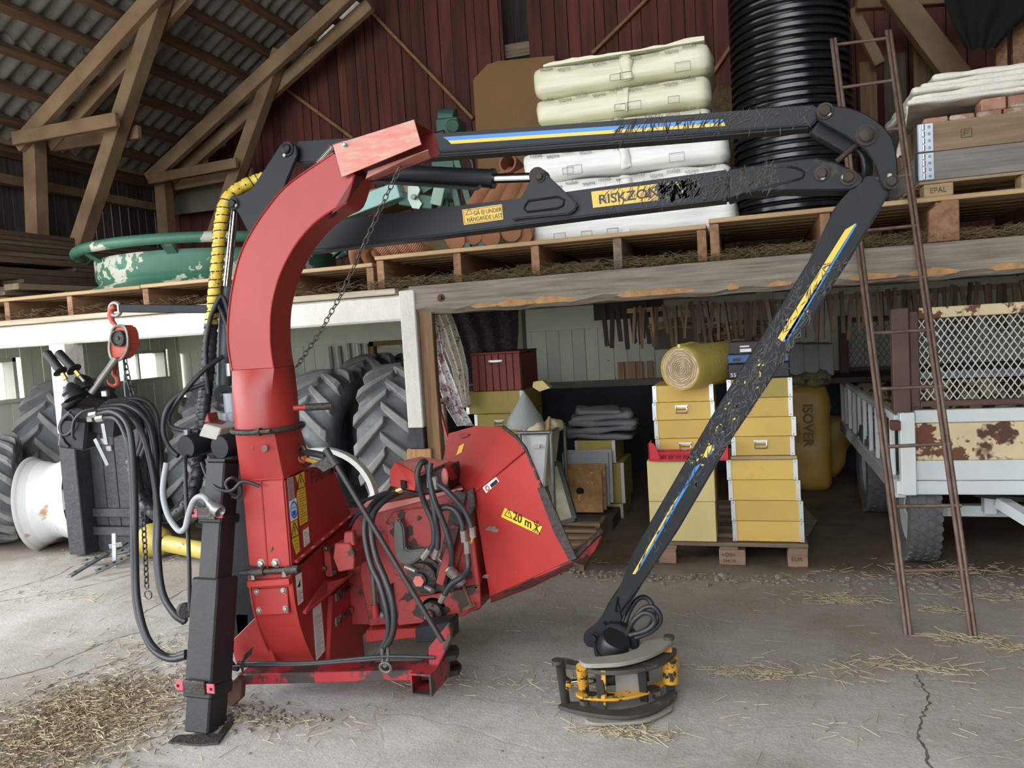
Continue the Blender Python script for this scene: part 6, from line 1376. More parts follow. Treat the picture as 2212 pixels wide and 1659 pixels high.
# column and head plates
col = thing('crane_column', (-2.08, 2.95, .3), parent=ck)
cx_ = PY(560, 700, 2.95).x
obj('column_tube', MB().cyl((cx_, 2.97, .25), (cx_, 2.97, PY(560, 540, 2.95).z), .075, 24), CRN, col, smooth=40)
obj('column_base', MB().box(cx_ - .14, cx_ + .14, 2.82, 3.12, .10, .30), CRN, col, bevel=.01)
for y0 in (2.83, 2.985): plate('head_plate', [(487, 436), (497, 424), (520, 420), (545, 405), (562, 378), (605, 312), (622, 305), (640, 315), (642, 335), (618, 392), (610, 420), (608, 520), (560, 545), (535, 500), (512, 456), (495, 452)], y0, y0 + .018, par=col)
pin(621, 322, 2.83, .030, col, CRN, (617, 336)); pin(505, 440, 2.83, .026, col, CRN, (512, 444))
# boom, link bar
bm = thing('main_boom', PY(1200, 440, yC), parent=ck)
plate('boom_beam', [(600, 500), (740, 473), (1112, 429), (1480, 378), (1574, 365), (1574, 432), (1274, 468), (936, 512), (700, 540), (600, 552)], 2.85, 2.96, CRN, bm, .008, 2)
plate('boom_head', [(1573, 364), (1682, 348), (1735, 341), (1765, 340), (1805, 350), (1857, 372), (1868, 385), (1862, 399), (1840, 411), (1675, 413), (1606, 420), (1573, 433)], 2.842, 2.968, CRW, bm, .006)
obj('head_slot_weld', MB().tube(PP([(1682, 360, 2.842), (1715, 362, 2.842), (1733, 370, 2.842), (1736, 378, 2.842), (1728, 386, 2.842), (1690, 396, 2.842), (1620, 414, 2.842)]), .004, 6, 5), CRW, bm, smooth=60)
obj('lower_weld', MB().tube(PP([(700, 537, 2.848), (936, 510, 2.848), (1274, 466, 2.848), (1560, 431, 2.848)]), .004, 6), CRN, bm, smooth=60)
plate('cylinder_bracket', [(1104, 462), (1105, 476), (1122, 472), (1230, 462), (1246, 450), (1246, 440), (1218, 412), (1180, 376), (1172, 369), (1160, 369), (1152, 376), (1135, 408), (1112, 445)], 2.825, 2.849, CRN, bm, .005, 2)
obj('bracket_frame', MB().tube(PP([(1135, 443, 2.824), (1142, 434, 2.824), (1205, 425, 2.824), (1219, 432, 2.824), (1216, 444, 2.824), (1205, 450, 2.824), (1140, 458, 2.824), (1132, 452, 2.824)]), .0045, 6, closed=True), CRN, bm, smooth=60)
pin(1166, 382, 2.825, .022, bm)
pin(1775, 375, 2.842, .026, bm, PINR, (1777, 385)); pin(1832, 383, 2.842, .028, bm, PINR, (1822, 383))
lk = thing('link_bar', PY(1300, 270, yC), parent=ck)
plate('link_beam', [(640, 305), (767, 297), (940, 288), (1139, 274), (1440, 250), (1700, 230), (1762, 226), (1775, 250), (1749, 276), (1440, 302), (1072, 330), (933, 340), (760, 350), (640, 352)], 2.86, 2.95, CRW if False else CRN, lk, .006, 2)
obj('lower_seam', MB().tube(PP([(933, 330, 2.858), (1440, 292, 2.858), (1745, 270, 2.858)]), .004, 6), CRN, lk, smooth=60)
def stripe(par, a, b, y0, w1, w2, nm='stripe', cut=.01, seg=None, rr_=random.Random(2)):
    """blue over yellow decal running from pixel a to pixel b (centre line), chipped away in spans"""
    A = PY(*a, y0); B = PY(*b, y0); d = (B - A).normalized(); u = V((0, 1, 0)).cross(d); u = u if u.dot(V(w1[0])) > 0 else -u
    return A, B, d, u
def decal(par, quad, y0, mat, nm='stripe_decal'):
    return obj(nm, slab(MB(), [PY(a, b, y0) for a, b in quad], (0, .0006, 0)), mat, par)
y0 = 2.858
decal(lk, [(957, 296), (1560, 257), (1565, 265), (968, 304)], y0, BLU); decal(lk, [(968, 304), (1565, 265), (1567, 272), (975, 311)], y0, YLO)
rr = random.Random(9)
SCR = M('scratch_marks', '4a443d', .7)
def scratches(par, quad, n, y0, mat=SCR, w=(.0015, .004), l=(.015, .06)):
    mb = MB(); q = [PY(a, b, y0) for a, b in quad]
    for i in range(n):
        u, v = rr.random(), rr.random(); p = q[0].lerp(q[1], u).lerp(q[3].lerp(q[2], u), v)
        a = rr.gauss(1.2, .5); L = rr.uniform(*l); d = V((cos(a), 0, sin(a))) * L / 2; s = V((-sin(a), 0, cos(a))) * rr.uniform(*w) / 2
        mb.add([p - d, p - d * .3 + s, p + d, p - d * .2 - s], [(0, 1, 2, 3)])
    return obj('scratches', mb, mat, par, kind='stuff')
scratches(lk, [(1330, 256), (1750, 228), (1755, 272), (1330, 308)], 150, 2.8565); scratches(lk, [(1330, 268), (1560, 256), (1565, 274), (1330, 288)], 45, 2.8562, M('scratch_dark', '24241f', .7), (.002, .006), (.02, .07))
scratches(bm, [(1480, 382), (1680, 352), (1680, 408), (1480, 436)], 170, 2.8405); scratches(bm, [(1290, 405), (1480, 382), (1480, 436), (1290, 462)], 60, 2.8475)
# writing on the boom
WS = M('sign_amber', 'd6ac38', .4, var=.04)
def bsign(quad, nm, label):
    return obj(nm, slab(MB(), [PY(a, b, 2.8485) for a, b in quad], (0, .0008, 0)), WS, bm, label=label)
def btext(par, s, a, b, h, **k):
    A = PY(*a, 2.8478); B = PY(*b, 2.8478); return text_mesh('sign_lettering', s, h, SK_, par, A, B - A, (0, 0, 1), **k)
s1 = bsign([(998, 453), (1084, 441), (1087, 474), (1002, 486)], 'load_sign', 'yellow sign reading GÅ EJ UNDER HÄNGANDE LAST')
btext(s1, 'GÅ EJ UNDER', (1023, 465), (1080, 457), .0165, fitw=.113); btext(s1, 'HÄNGANDE LAST', (1009, 480), (1080, 470), .0165, fitw=.143)
c = PY(1013, 459, 2.8476); mb = MB(); a_ = [c + V((-.014, 0, -.009)), c + V((.014, 0, -.006)), c + V((.001, 0, .014))]
for i in range(3): mb.bar(a_[i], a_[(i + 1) % 3], .0016, .0008, (0, 1, 0))
obj('sign_triangle', mb, SK_, s1, kind='stuff')
mb = MB(); fr = [PY(a, b, 2.8477) for a, b in ((1001, 455), (1082, 444), (1084, 472), (1004, 483))]
for i in range(4): mb.bar(fr[i], fr[(i + 1) % 4], .0012, .0006, (0, 1, 0))
obj('sign_border', mb, SK_, s1, kind='stuff')
s2 = bsign([(1277, 414), (1420, 397), (1424, 432), (1281, 449)], 'risk_zone_sign', 'yellow sign reading RISKZONE')
btext(s2, 'RISKZONE', (1293, 441), (1424, 424), .034, fitw=.245, bold=.0006)
s3 = bsign([(1426, 397), (1502, 388), (1504, 417), (1428, 430)], 'worn_sign_end', 'worn end of the yellow sign reading 20 m'); btext(s3, '20 m', (1432, 426), (1500, 416), .034, sx=1.0, bold=.0006)
scratches(bm, [(1424, 395), (1510, 386), (1512, 420), (1426, 434)], 230, 2.8466, M('crane_black_two', '2f3337', .5), (.004, .009), (.02, .05)); scratches(bm, [(1345, 405), (1424, 396), (1426, 432), (1350, 440)], 28, 2.8466, M('crane_black_two', '2f3337', .5), (.002, .004), (.02, .06))
# boom cylinder
cy = thing('boom_cylinder', PY(950, 380, yC), parent=ck)
A = PY(790, 372, 2.90); B = PY(1067, 386, 2.90); C_ = PY(1166, 383, 2.90)
obj('barrel', MB().cyl(A - (B - A) * .35, B, .036, 24), CRN, cy, smooth=40); obj('gland', MB().cyl(B - (B - A) * .02, B + (B - A) * .004, .039, 24), CRN, cy, smooth=40)
obj('piston_rod', MB().cyl(B, C_, .019, 20), CHROME, cy, smooth=50); obj('rod_eye', MB().cyl(C_ + V((0, -.04, 0)), C_ + V((0, .04, 0)), .032, 18), PINR, cy, smooth=40)
obj('feed_pipe', MB().tube(PP([(780, 393, 2.87), (860, 396, 2.87), (1030, 408, 2.87), (1040, 400, 2.87)]), .007, 6), HOSE, cy, smooth=50)
# elbow
el = thing('elbow_link', PY(1880, 310, yC), parent=ck)
EL = [(1762, 246), (1764, 234), (1771, 228), (1792, 226), (1838, 233), (1868, 244), (1892, 259), (1912, 276), (1927, 296), (1935, 320), (1939, 350), (1940, 394), (1934, 406), (1925, 411), (1912, 409), (1904, 396), (1896, 370), (1886, 346), (1871, 326), (1855, 313), (1827, 294), (1770, 262)]
for y0 in (2.825, 2.968): plate('side_plate', EL, y0, y0 + .018, CRW, el, .004)
pin(1782, 240, 2.825, .028, el, PINR, (1790, 247)); pin(1871, 292, 2.825, .036, el); pin(1925, 392, 2.825, .026, el, PINR, (1921, 380))
obj('inner_link', MB().bar(PY(1757, 275, 2.90), PY(1838, 322, 2.90), .055, .05, (0, 1, 0)), CRW, el, bevel=.005)
obj('tie_rod', MB().cyl(PY(1807, 350, 2.87), PY(1862, 302, 2.87), .010, 8), PINR, el, smooth=50)
for k in range(3): obj('elbow_hose', MB().tube(PP([(1840, 315 + k * 6, 2.90 + .02 * k), (1862 + k * 5, 335, 2.90 + .02 * k), (1868 + k * 6, 365, 2.90 + .02 * k), (1862 + k * 7, 395, 2.92 + .02 * k)]), .009, 7, 5), HOSE, el, smooth=60)
# stick arm
sk_ = thing('stick_arm', PY(1600, 880, yC), parent=ck)
ARM = [(1835, 412), (1877, 376), (1905, 392), (1923, 415), (1888, 476), (1837, 560), (1710, 755), (1575, 958), (1467, 1143), (1381, 1273), (1340, 1345), (1318, 1352), (1300, 1330), (1334, 1279), (1365, 1200), (1545, 890), (1752, 560), (1810, 440)]
plate('arm_beam', ARM, 2.84, 2.97, CRW, sk_, .006, 2)
plate('arm_tip_plate', [(1334, 1290), (1345, 1340), (1300, 1384), (1284, 1400), (1268, 1398), (1260, 1386), (1262, 1368), (1290, 1345), (1312, 1312)], 2.835, 2.855, CRN, sk_, .004); plate('arm_tip_plate', [(1334, 1290), (1345, 1340), (1300, 1384), (1284, 1400), (1268, 1398), (1260, 1386), (1262, 1368), (1290, 1345), (1312, 1312)], 2.955, 2.975, CRN, sk_, .004)
obj('tip_stiffener', MB().tube(PP([(1334, 1290, 2.833), (1330, 1320, 2.833), (1338, 1322, 2.833), (1378, 1270, 2.833)]), .004, 6), CRN, sk_, smooth=60)
pin(1283, 1376, 2.835, .022, sk_, CRN, (1283, 1376)); pin(1306, 1346, 2.835, .010, sk_, CRN)
y0 = 2.8385
decal(sk_, [(1849, 482), (1838, 500), (1690, 738), (1697, 738)], y0, BLU)
decal(sk_, [(1849, 482), (1851, 486), (1702, 735), (1692, 738), (1700, 722)], y0, BLU); decal(sk_, [(1849, 482), (1826, 496), (1680, 730), (1690, 738)], y0 - .0007, YLO)
for a, b, mt in (([(1540, 962), (1548, 958), (1540, 976), (1526, 990)], 0, BLU), ([(1528, 965), (1540, 960), (1528, 988), (1518, 988)], 0, YLO), ([(1500, 1010), (1515, 1000), (1490, 1040), (1478, 1052)], 0, BLU), ([(1478, 1052), (1488, 1046), (1380, 1232), (1372, 1240)], 0, BLU), ([(1455, 1085), (1468, 1068), (1372, 1240), (1366, 1240)], 0, YLO)): decal(sk_, a, y0, mt)
scratches(sk_, [(1752, 565), (1835, 560), (1560, 985), (1480, 1000)], 330, 2.8375, M('scratch_grey', '4e4b47', .7), (.002, .005), (.015, .06)); scratches(sk_, [(1715, 660), (1760, 665), (1520, 1010), (1480, 1010)], 26, 2.8372, YLO, (.003, .008), (.006, .016)); scratches(sk_, [(1690, 690), (1730, 690), (1390, 1235), (1365, 1225)], 120, 2.837, M('crane_black_two', '2f3337', .5), (.003, .007), (.01, .05))
# lift cylinder
lc = thing('lift_cylinder', PY(487, 740, 2.86), parent=ck)
A = PY(484, 832, 2.86); B = PY(490, 618, 2.86); C_ = PY(508, 445, 2.88)
obj('barrel', MB().cyl(A, B, .032, 20), M('cylinder_grey', '474d55', .4, var=.1), lc, smooth=40); obj('piston_rod', MB().cyl(B, C_, .016, 16), CHROME, lc, smooth=50)
obj('base_eye', MB().cyl(PY(484, 852, 2.80), PY(484, 852, 2.92), .042, 18), CRN, lc, smooth=40); pin(484, 852, 2.80, .018, lc, CRN)
obj('rating_plate', MB().prism(pg(2.79, [(502, 828), (514, 826), (517, 866), (504, 867)]), 2.79, 2.80), M('plate_black', '1b1c1e', .5), ck); lines_ = MB()
for k in range(6): lines_.bar(PY(505, 834 + k * 6, 2.789), PY(513, 833 + k * 6, 2.789), .0018, .0005, (0, 1, 0))
obj('plate_print', lines_, M('plate_white', 'd0d0cc', .5), ck, kind='stuff')
# slew unit: two short cylinders seen end-on, swivel stack and junction box
sl_ = thing('slew_unit', PY(450, 960, 2.6), parent=ck)
for a, L in (((401, 966), .26), ((474, 966), .30)):
    c = PY(*a, 2.56); obj('slew_cylinder', MB().lathe([(.045, 0), (.048, .006), (.048, L), (.04, L + .01)], c, (.12, 1, .02), 24), CRN, sl_, smooth=40)
obj('cylinder_port', MB().cyl(PY(404, 945, 2.60), PY(404, 928, 2.60), .014, 8), STEELG, sl_, smooth=40)
jb = PP([(428, 942, 2.56), (440, 915, 2.56), (477, 925, 2.56), (468, 952, 2.56)]); obj('junction_box', slab(MB(), jb, (.02, .10, .0)), M('box_grey', '9c9a92', .5, var=.08), sl_, bevel=.004)
obj('red_bracket', slab(MB(), PP([(440, 912, 2.58), (448, 892, 2.58), (452, 910, 2.58), (480, 918, 2.60), (478, 926, 2.60)]), (0, .06, 0)), REDD, sl_, bevel=.002)
cs = PY(505, 900, 2.72); obj('swivel_stack', MB().lathe([(.055, -.12), (.055, -.08), (.04, -.08), (.04, -.02), (.05, -.02), (.05, .02), (.035, .02), (.035, .10)], (cs.x, 2.72, cs.z), (0, 0, 1), 24), M('bare_swivel', '7d8288', .4, .5, var=.15), sl_, smooth=40)
obj('slew_base', MB().lathe([(.10, -.06), (.10, 0), (.085, .01), (.085, .05)], (cs.x, 2.72, PY(500, 1000, 2.72).z), (0, 0, 1), 26), CRN, sl_, smooth=40)
obj('white_cap', MB().blob(PY(472, 900, 2.9), (.09, .06, .05), None, 12, 8), M('offwhite_plastic', 'c6c8c2', .5), sl_, smooth=60)
# crane pedestal behind the leg
cp = PY(520, 1100, 2.60)
obj('pedestal', MB().box(cp.x - .075, cp.x + .06, 2.60, 2.80, .14, PY(520, 1000, 2.6).z), CRN, ck, bevel=.008)
obj('pedestal_foot', MB().prism(pg(2.62, [(492, 1320), (545, 1320), (545, 1380), (480, 1380), (470, 1372), (478, 1350)]), 2.6, 2.78), CRN, ck, bevel=.008)
# hoist bar
hb0 = PY(262, 666, 2.72); hb1 = PY(470, 668, 2.80)
obj('hoist_arm', MB().bar(hb0, hb1, .035, .035), CRN, ck, bevel=.003); obj('hoist_arm_cap', MB().bar(hb0 - V((.008, 0, 0)), hb0, .03, .03), STEELG, ck)

# ================================================================== telescopic support leg
lg = thing('support_leg', PZ(432, 1584, 0), 'black telescopic support leg standing on the strewn floor', 'support leg')
T = PY(482, 998, 2.50); Bt = PZ(432, 1584, 0) + V((0, .03, .0)); ax = (T - Bt).normalized()
def legbox(nm, t0, t1, w, d, mat=CRN, sh=0):
    p, q = Bt.lerp(T, t0), Bt.lerp(T, t1); sd = ax.cross(V((0, 1, 0))).normalized()
    return obj(nm, MB().bar(p, q, w, d, (0, 1, 0)), mat, lg, bevel=.006)
LEGM = M('leg_grey_black', '2a2a2b', .5, vs=10, var=.15, wear=('4a4440', .68, 14, .05), spec=.35, bump=.08, bs=80)
legbox('inner_tube', .30, 1.0, .085, .095, LEGM); legbox('clamp_collar', .765, .80, .105, .115, LEGM); legbox('outer_sleeve', .17, .56, .118, .125, LEGM); legbox('foot_tube', .0, .175, .105, .11, LEGM); legbox('foot_collar', .125, .175, .125, .13, LEGM)
obj('top_cap', MB().bar(T, T + ax * .01, .09, .10, (0, 1, 0)), CRN, lg)
pk = M('pink_red_bracket', 'b5525a', .5, var=.1)
for t, w in ((.185, .085), (.82, .07)):
    p = Bt.lerp(T, t) + V((0, -.075, 0)); r_ = (ax.cross(V((0, 1, 0)))).normalized()
    obj('lock_bracket', MB().bar(p - r_ * w * .55, p + r_ * w * .55, .016, .05, (0, 0, 1)), GRIME, lg, bevel=.003)
    for s in (-1, 1):
        obj('bracket_ear', MB().bar(p + r_ * s * w * .6, p + r_ * s * w * 1.0, .008, .035, (0, 0, 1)), pk, lg, bevel=.002); obj('ear_hole', MB().lathe([(.006, 0), (.006, -.001)], p + r_ * s * w * .85 + V((0, -.0045, 0)), (0, 1, 0), 8), M('hole_black', '0c0c0c', .9), lg)
fpz = [PZ(a, b, .004) for a, b in ((362, 1606), (385, 1590), (470, 1588), (500, 1548), (510, 1553), (472, 1608), (430, 1612))]
obj('foot_plate', slab(MB(), fpz, (0, 0, .006)), GRIME, lg, bevel=.001)
# hydraulic hoses hanging on the leg side, connector
for pts, r_ in (([(560, 1050, 2.46), (525, 1040, 2.44), (500, 1060, 2.43), (470, 1055, 2.43), (448, 1030, 2.46), (436, 1000, 2.5)], .007), ([(512, 1070, 2.46), (498, 1064, 2.44), (488, 1045, 2.44), (500, 1032, 2.44), (515, 1040, 2.46), (520, 1060, 2.46), (512, 1075, 2.46), (500, 1072, 2.45)], .007), ([(410, 1320, 2.40), (408, 1200, 2.42), (400, 1020, 2.5), (402, 985, 2.56)], .008)):
    hose(ck, pts, r_, nm='control_cable')
cn_ = thing('trailer_plug_cable', PY(470, 1105, 2.40), parent=ck)
obj('plug_cable', MB().tube(PP([(360, 1000, 2.45), (352, 1060, 2.42), (362, 1110, 2.40), (385, 1145, 2.38), (400, 1140, 2.38), (408, 1110, 2.38), (420, 1080, 2.37), (438, 1072, 2.36), (452, 1085, 2.35)]), .0115, 9, 6), M('grey_cable', '8d9093', .5, var=.1), cn_, smooth=60)
A = PY(452, 1085, 2.35); B = PY(482, 1112, 2.32); obj('plug_body', MB().lathe([(.014, 0), (.018, .01), (.018, .035), (.024, .04), (.024, .07), (.020, .075), (.017, .072), (.012, .06)], A, B - A, 18), M('plug_metal', '8a8a86', .4, .6, var=.2), cn_, smooth=40)
# ================================================================== spiral-wrapped hose bundle (yellow above, black below)
def spiral_wrap(mb, pts, r, pitch=.028, n=12, res=10, wob=.0):
    P = crom(PP(pts), res); out = []; rs = []
    dense = []
    for a, b in zip(P, P[1:]):
        m_ = max(1, int((b - a).length / (pitch / 6)))
        for i in range(m_): dense.append(a.lerp(b, i / m_))
    prof = (1, 1.0, 1.0, .98, .90, .90)
    return mb.tube(dense, [r * prof[i % 6] for i in range(len(dense))], n)
YSP = M('yellow_spiral_sleeve', 'd0b23e', .4, vs=8, var=.12, wear=('2c2618', .64, 7, .03)); BSP = M('black_spiral_sleeve', '2a2c30', .4, var=.15, vs=10)
yw = [(610, 372, 2.93), (560, 388, 2.92), (520, 405, 2.88), (490, 432, 2.84), (477, 480, 2.82), (470, 560, 2.80), (462, 640, 2.80), (456, 702, 2.80)]
obj('yellow_hose_sleeve', spiral_wrap(MB(), yw, .0275), YSP, ck, smooth=40)
def helix(pts, r, pitch, res=12):
    P = crom(PP(pts), res); out = []; ph = 0; nrm = None
    for a, b in zip(P, P[1:]):
        t = (b - a).normalized(); nrm = (nrm or V((0, 1, 0))); nrm = (nrm - t * nrm.dot(t)).normalized(); bb = t.cross(nrm); m_ = max(1, int((b - a).length / .0035))
        for i in range(m_): ph += 2 * pi * (b - a).length / m_ / pitch; out.append(a.lerp(b, i / m_) + r * (cos(ph) * nrm + sin(ph) * bb))
    return out
obj('sleeve_gap', MB().tube(helix(yw, .0272, .034), .0030, 4), M('gap_black', '17171a', .7), ck)
bw = [(456, 700, 2.80), (450, 790, 2.79), (440, 880, 2.76), (436, 950, 2.72), (428, 1010, 2.66), (420, 1050, 2.62), (405, 1085, 2.58), (380, 1110, 2.56), (350, 1115, 2.56), (320, 1095, 2.56), (300, 1060, 2.57), (290, 1010, 2.58), (286, 985, 2.58)]
obj('black_hose_sleeve', spiral_wrap(MB(), bw, .029), BSP, ck, smooth=40); obj('sleeve_gap', MB().tube(helix(bw, .0287, .034), .0030, 4), M('gap_black', '17171a', .7), ck)
for pts in ([(505, 720, 2.82), (498, 690, 2.80), (480, 640, 2.78), (462, 668, 2.76), (452, 700, 2.76), (444, 760, 2.76), (450, 850, 2.76)], [(482, 770, 2.80), (440, 800, 2.72), (395, 850, 2.66), (368, 890, 2.64), (365, 915, 2.63), (385, 928, 2.62), (430, 932, 2.62)], [(440, 830, 2.72), (390, 850, 2.66), (360, 885, 2.62), (352, 930, 2.60), (365, 965, 2.58), (385, 985, 2.57)], [(500, 790, 2.80), (502, 750, 2.80), (488, 700, 2.80), (470, 650, 2.80)]): hose(ck, pts, .010)
obj('hose_fitting', MB().cyl(PY(494, 785, 2.80), PY(496, 812, 2.80), .014, 8), BOLT, ck, smooth=40)

# ================================================================== grapple
gp = thing('timber_grapple', PZ(1330, 1500, 0), 'black and yellow timber grapple lying on its side on the floor', 'grapple')
GBK = M('grapple_black_worn', '4a4642', .55, .3, vs=8, var=.2, wear=('7a7166', .6, 7, .05)); GYL = M('grapple_yellow', 'c08c2c', .5, vs=6, var=.12, wear=('2e2a26', .53, 9, .02)); GTP = M('dusty_grey_plate', '8f8a80', .6, .2, vs=6, var=.12)
def hplate(nm, pts, z, th, mat, par=gp, bevel=.003):
    P = crom([PZ(a, b, z) for a, b in pts], 3, True); return obj(nm, slab(MB(), P, (0, 0, -th)), mat, par, bevel=bevel)
# two curved jaws, each a pair of plates, lying horizontally
hplate('upper_tine', [(1253, 1421), (1300, 1417), (1345, 1411), (1375, 1400), (1400, 1380), (1445, 1376), (1453, 1384), (1430, 1402), (1395, 1418), (1350, 1430), (1310, 1434), (1262, 1434)], .215, .016, GTP)
hplate('upper_jaw_plate', [(1194, 1424), (1225, 1420), (1265, 1432), (1330, 1438), (1400, 1422), (1455, 1398), (1458, 1410), (1420, 1436), (1350, 1449), (1290, 1449), (1240, 1438), (1198, 1434)], .185, .016, GBK)
hplate('lower_jaw_plate', [(1204, 1522), (1250, 1514), (1300, 1530), (1350, 1530), (1410, 1514), (1450, 1490), (1462, 1500), (1420, 1532), (1360, 1548), (1300, 1545), (1240, 1535)], .035, .014, GBK)
hplate('lower_tine', [(1265, 1550), (1310, 1546), (1380, 1542), (1440, 1520), (1452, 1530), (1400, 1555), (1340, 1562), (1280, 1562)], .018, .012, GTP)
hplate('inner_plate', [(1250, 1492), (1330, 1494), (1400, 1480), (1440, 1462), (1440, 1472), (1400, 1496), (1330, 1510), (1255, 1506)], .075, .010, GYL)
def gpost(nm, a, b, r, mat, n=16, dz=0):
    A = PZ(*a, .19); B = PZ(*b, .03); B = V((A.x, A.y, .03)) if False else B
    return obj(nm, MB().cyl(A, B, r, n), mat, gp, smooth=40)
GBY = M('grapple_black_yellow_chips', '2b2926', .55, vs=9, var=.2, wear=('c0902f', .60, 8, .02)); gpost('jaw_pin', (1210, 1436), (1222, 1518), .017, GBY); gpost('jaw_pin', (1256, 1440), (1263, 1508), .020, GYL); gpost('jaw_pin', (1440, 1404), (1448, 1470), .020, GYL); 
for a, b, w in (((1295, 1446), (1302, 1532), .030), ((1386, 1442), (1392, 1514), .030)):
    obj('spacer_bar', MB().bar(PZ(*a, .185), PZ(*b, .03), w, .016, (0, 1, 0)), GBY, gp, bevel=.003)
obj('yellow_rib', MB().bar(PZ(1304, 1446, .185) + V((0, -.012, 0)), PZ(1308, 1526, .03) + V((0, -.012, 0)), .016, .006, (0, 1, 0)), GYL, gp)
bk_ = [PZ(1328, 1450, .165), PZ(1377, 1448, .165), PZ(1383, 1500, .055), PZ(1331, 1504, .055)]
obj('cylinder_shield', slab(MB(), bk_, (0, .05, .01)), M('scuffed_steel', 'a5a6a4', .45, .5, vs=6, var=.15, wear=('4a4540', .68, 12, .03)), gp, bevel=.002)
A = PZ(1222, 1476, .11); B = PZ(1448, 1450, .12); obj('grapple_cylinder', MB().cyl(A.lerp(B, .36), A.lerp(B, .78), .026, 18), BLACKP, gp, smooth=40); obj('grapple_rod', MB().cyl(A, A.lerp(B, .38), .012, 14), CHROME, gp, smooth=50)
obj('rod_end', MB().blob(A, (.05, .04, .05), None, 10, 7), GYL, gp, smooth=50); obj('cylinder_end', MB().cyl(B + V((0, 0, -.04)), B + V((0, 0, .05)), .030, 16), GYL, gp, smooth=40)
for a in ((1262, 1512), (1448, 1476), (1418, 1490)): obj('pin_nut', MB().cyl(PZ(*a, .05), PZ(*a, .05) + V((0, 0, -.03)), .018, 6), GBK, gp)
obj('jaw_end_cap', MB().cyl(PZ(1205, 1432, .19), PZ(1205, 1432, .19) + V((0, 0, .012)), .022, 14), GBK, gp); obj('jaw_end_cap', MB().cyl(PZ(1445, 1380, .215), PZ(1445, 1380, .215) + V((0, 0, .012)), .020, 14), GBK, gp)
# rotator between arm tip and grapple
rt_ = thing('rotator', PY(1320, 1400, 2.85), 'black hydraulic rotator joining the crane tip and grapple', 'rotator')
plate('rotator_fork', [(1292, 1400), (1300, 1372), (1312, 1348), (1336, 1350), (1362, 1362), (1378, 1385), (1380, 1402), (1362, 1405), (1352, 1380), (1330, 1366), (1318, 1375), (1306, 1410)], 2.80, 2.85, CRN, rt_, .006)
c = PY(1322, 1402, 2.78); obj('rotator_drum', MB().lathe([(.062, -.03), (.066, -.02), (.066, .0), (.058, .0), (.058, .05), (.05, .06)], c, (.35, -.3, .85), 26), BLACKP, rt_, smooth=40)
for k in range(3): obj('rotator_fitting', MB().cyl(PY(1340 + 9 * k, 1378 + 5 * k, 2.80), PY(1336 + 9 * k, 1392 + 5 * k, 2.79), .010, 8), M('brass', 'b59a5a', .35, .8), rt_, smooth=40)
for k, pts in enumerate(([(1345, 1385, 2.83), (1352, 1340, 2.86), (1372, 1300, 2.90), (1392, 1290, 2.90), (1408, 1305, 2.88), (1412, 1335, 2.86), (1400, 1358, 2.84), (1370, 1372, 2.82)], [(1355, 1388, 2.82), (1362, 1352, 2.80), (1385, 1318, 2.80), (1408, 1310, 2.80), (1424, 1325, 2.80), (1425, 1345, 2.80), (1405, 1365, 2.80), (1372, 1378, 2.80)], [(1350, 1384, 2.81), (1366, 1345, 2.78), (1388, 1325, 2.78), (1408, 1328, 2.78), (1414, 1345, 2.78), (1395, 1362, 2.78), (1360, 1372, 2.79)], [(1349, 1372, 2.84), (1352, 1345, 2.87), (1358, 1322, 2.90)])): hose(rt_, pts, .0095, nm='rotator_hose')

# ================================================================== chain hoist and control valve
ch_ = thing('chain_hoist', PY(256, 735, 2.70), 'orange and grey lever chain hoist hanging from the black bar', 'chain hoist')
HORN = M('hoist_orange', 'b5482f', .5, vs=8, var=.15, wear=('6d3a2a', .62, 8, .05)); HGR = M('hoist_grey', '8f8d86', .45, .4, vs=10, var=.2)
obj('top_hook', MB().tube(PP([(248, 662, 2.72), (240, 668, 2.72), (238, 682, 2.72), (243, 695, 2.72), (250, 703, 2.72)]), [.010, .013, .013, .011, .009], 8, 1), HORN, ch_, smooth=50)
obj('hook_shackle', MB().tube([PY(249, 668, 2.72) + V((.030 * cos(a), 0, .028 * sin(a))) for a in [2 * pi * k / 18 for k in range(18)]], .009, 7, closed=True), HGR, ch_, smooth=50)
obj('hoist_body', MB().prism(pg(2.69, [(240, 712), (250, 702), (266, 703), (275, 716), (278, 745), (272, 760), (262, 775), (245, 778), (236, 762), (234, 735)]), 2.69, 2.76), HORN, ch_, bevel=.008, bseg=2)
obj('body_strap', MB().tube(PP([(238, 735, 2.685), (244, 710, 2.685), (256, 703, 2.685), (270, 708, 2.685), (276, 735, 2.685), (272, 760, 2.685), (258, 778, 2.685), (242, 775, 2.685), (236, 755, 2.685)]), .006, 6, 4, closed=True), HGR, ch_, smooth=50)
c = PY(257, 731, 2.68); obj('hand_wheel', MB().lathe([(.036, .01), (.036, -.012), (.030, -.014), (.026, -.006), (.008, -.006), (.008, -.012)], c, (0, 1, 0), 24), GRIME, ch_, smooth=40)
A = PY(250, 775, 2.68); B = PY(196, 850, 2.60); C_ = PY(142, 882, 2.56); obj('lever', MB().cyl(A, B, .014, 12), HGR, ch_, smooth=50); obj('lever_grip', MB().cyl(PY(192, 838, 2.61), PY(140, 880, 2.56), .021, 12), BLACKP, ch_, smooth=50)
obj('lower_hook', MB().tube(PP([(246, 795, 2.70), (246, 808, 2.70), (254, 818, 2.70), (255, 830, 2.70), (246, 834, 2.70), (236, 828, 2.70), (232, 820, 2.70)]), [.008, .010, .011, .011, .010, .008, .004], 8, 1), HORN, ch_, smooth=50); obj('hook_block', MB().cyl(PY(246, 780, 2.70), PY(246, 800, 2.70), .016, 10), HORN, ch_, smooth=40)
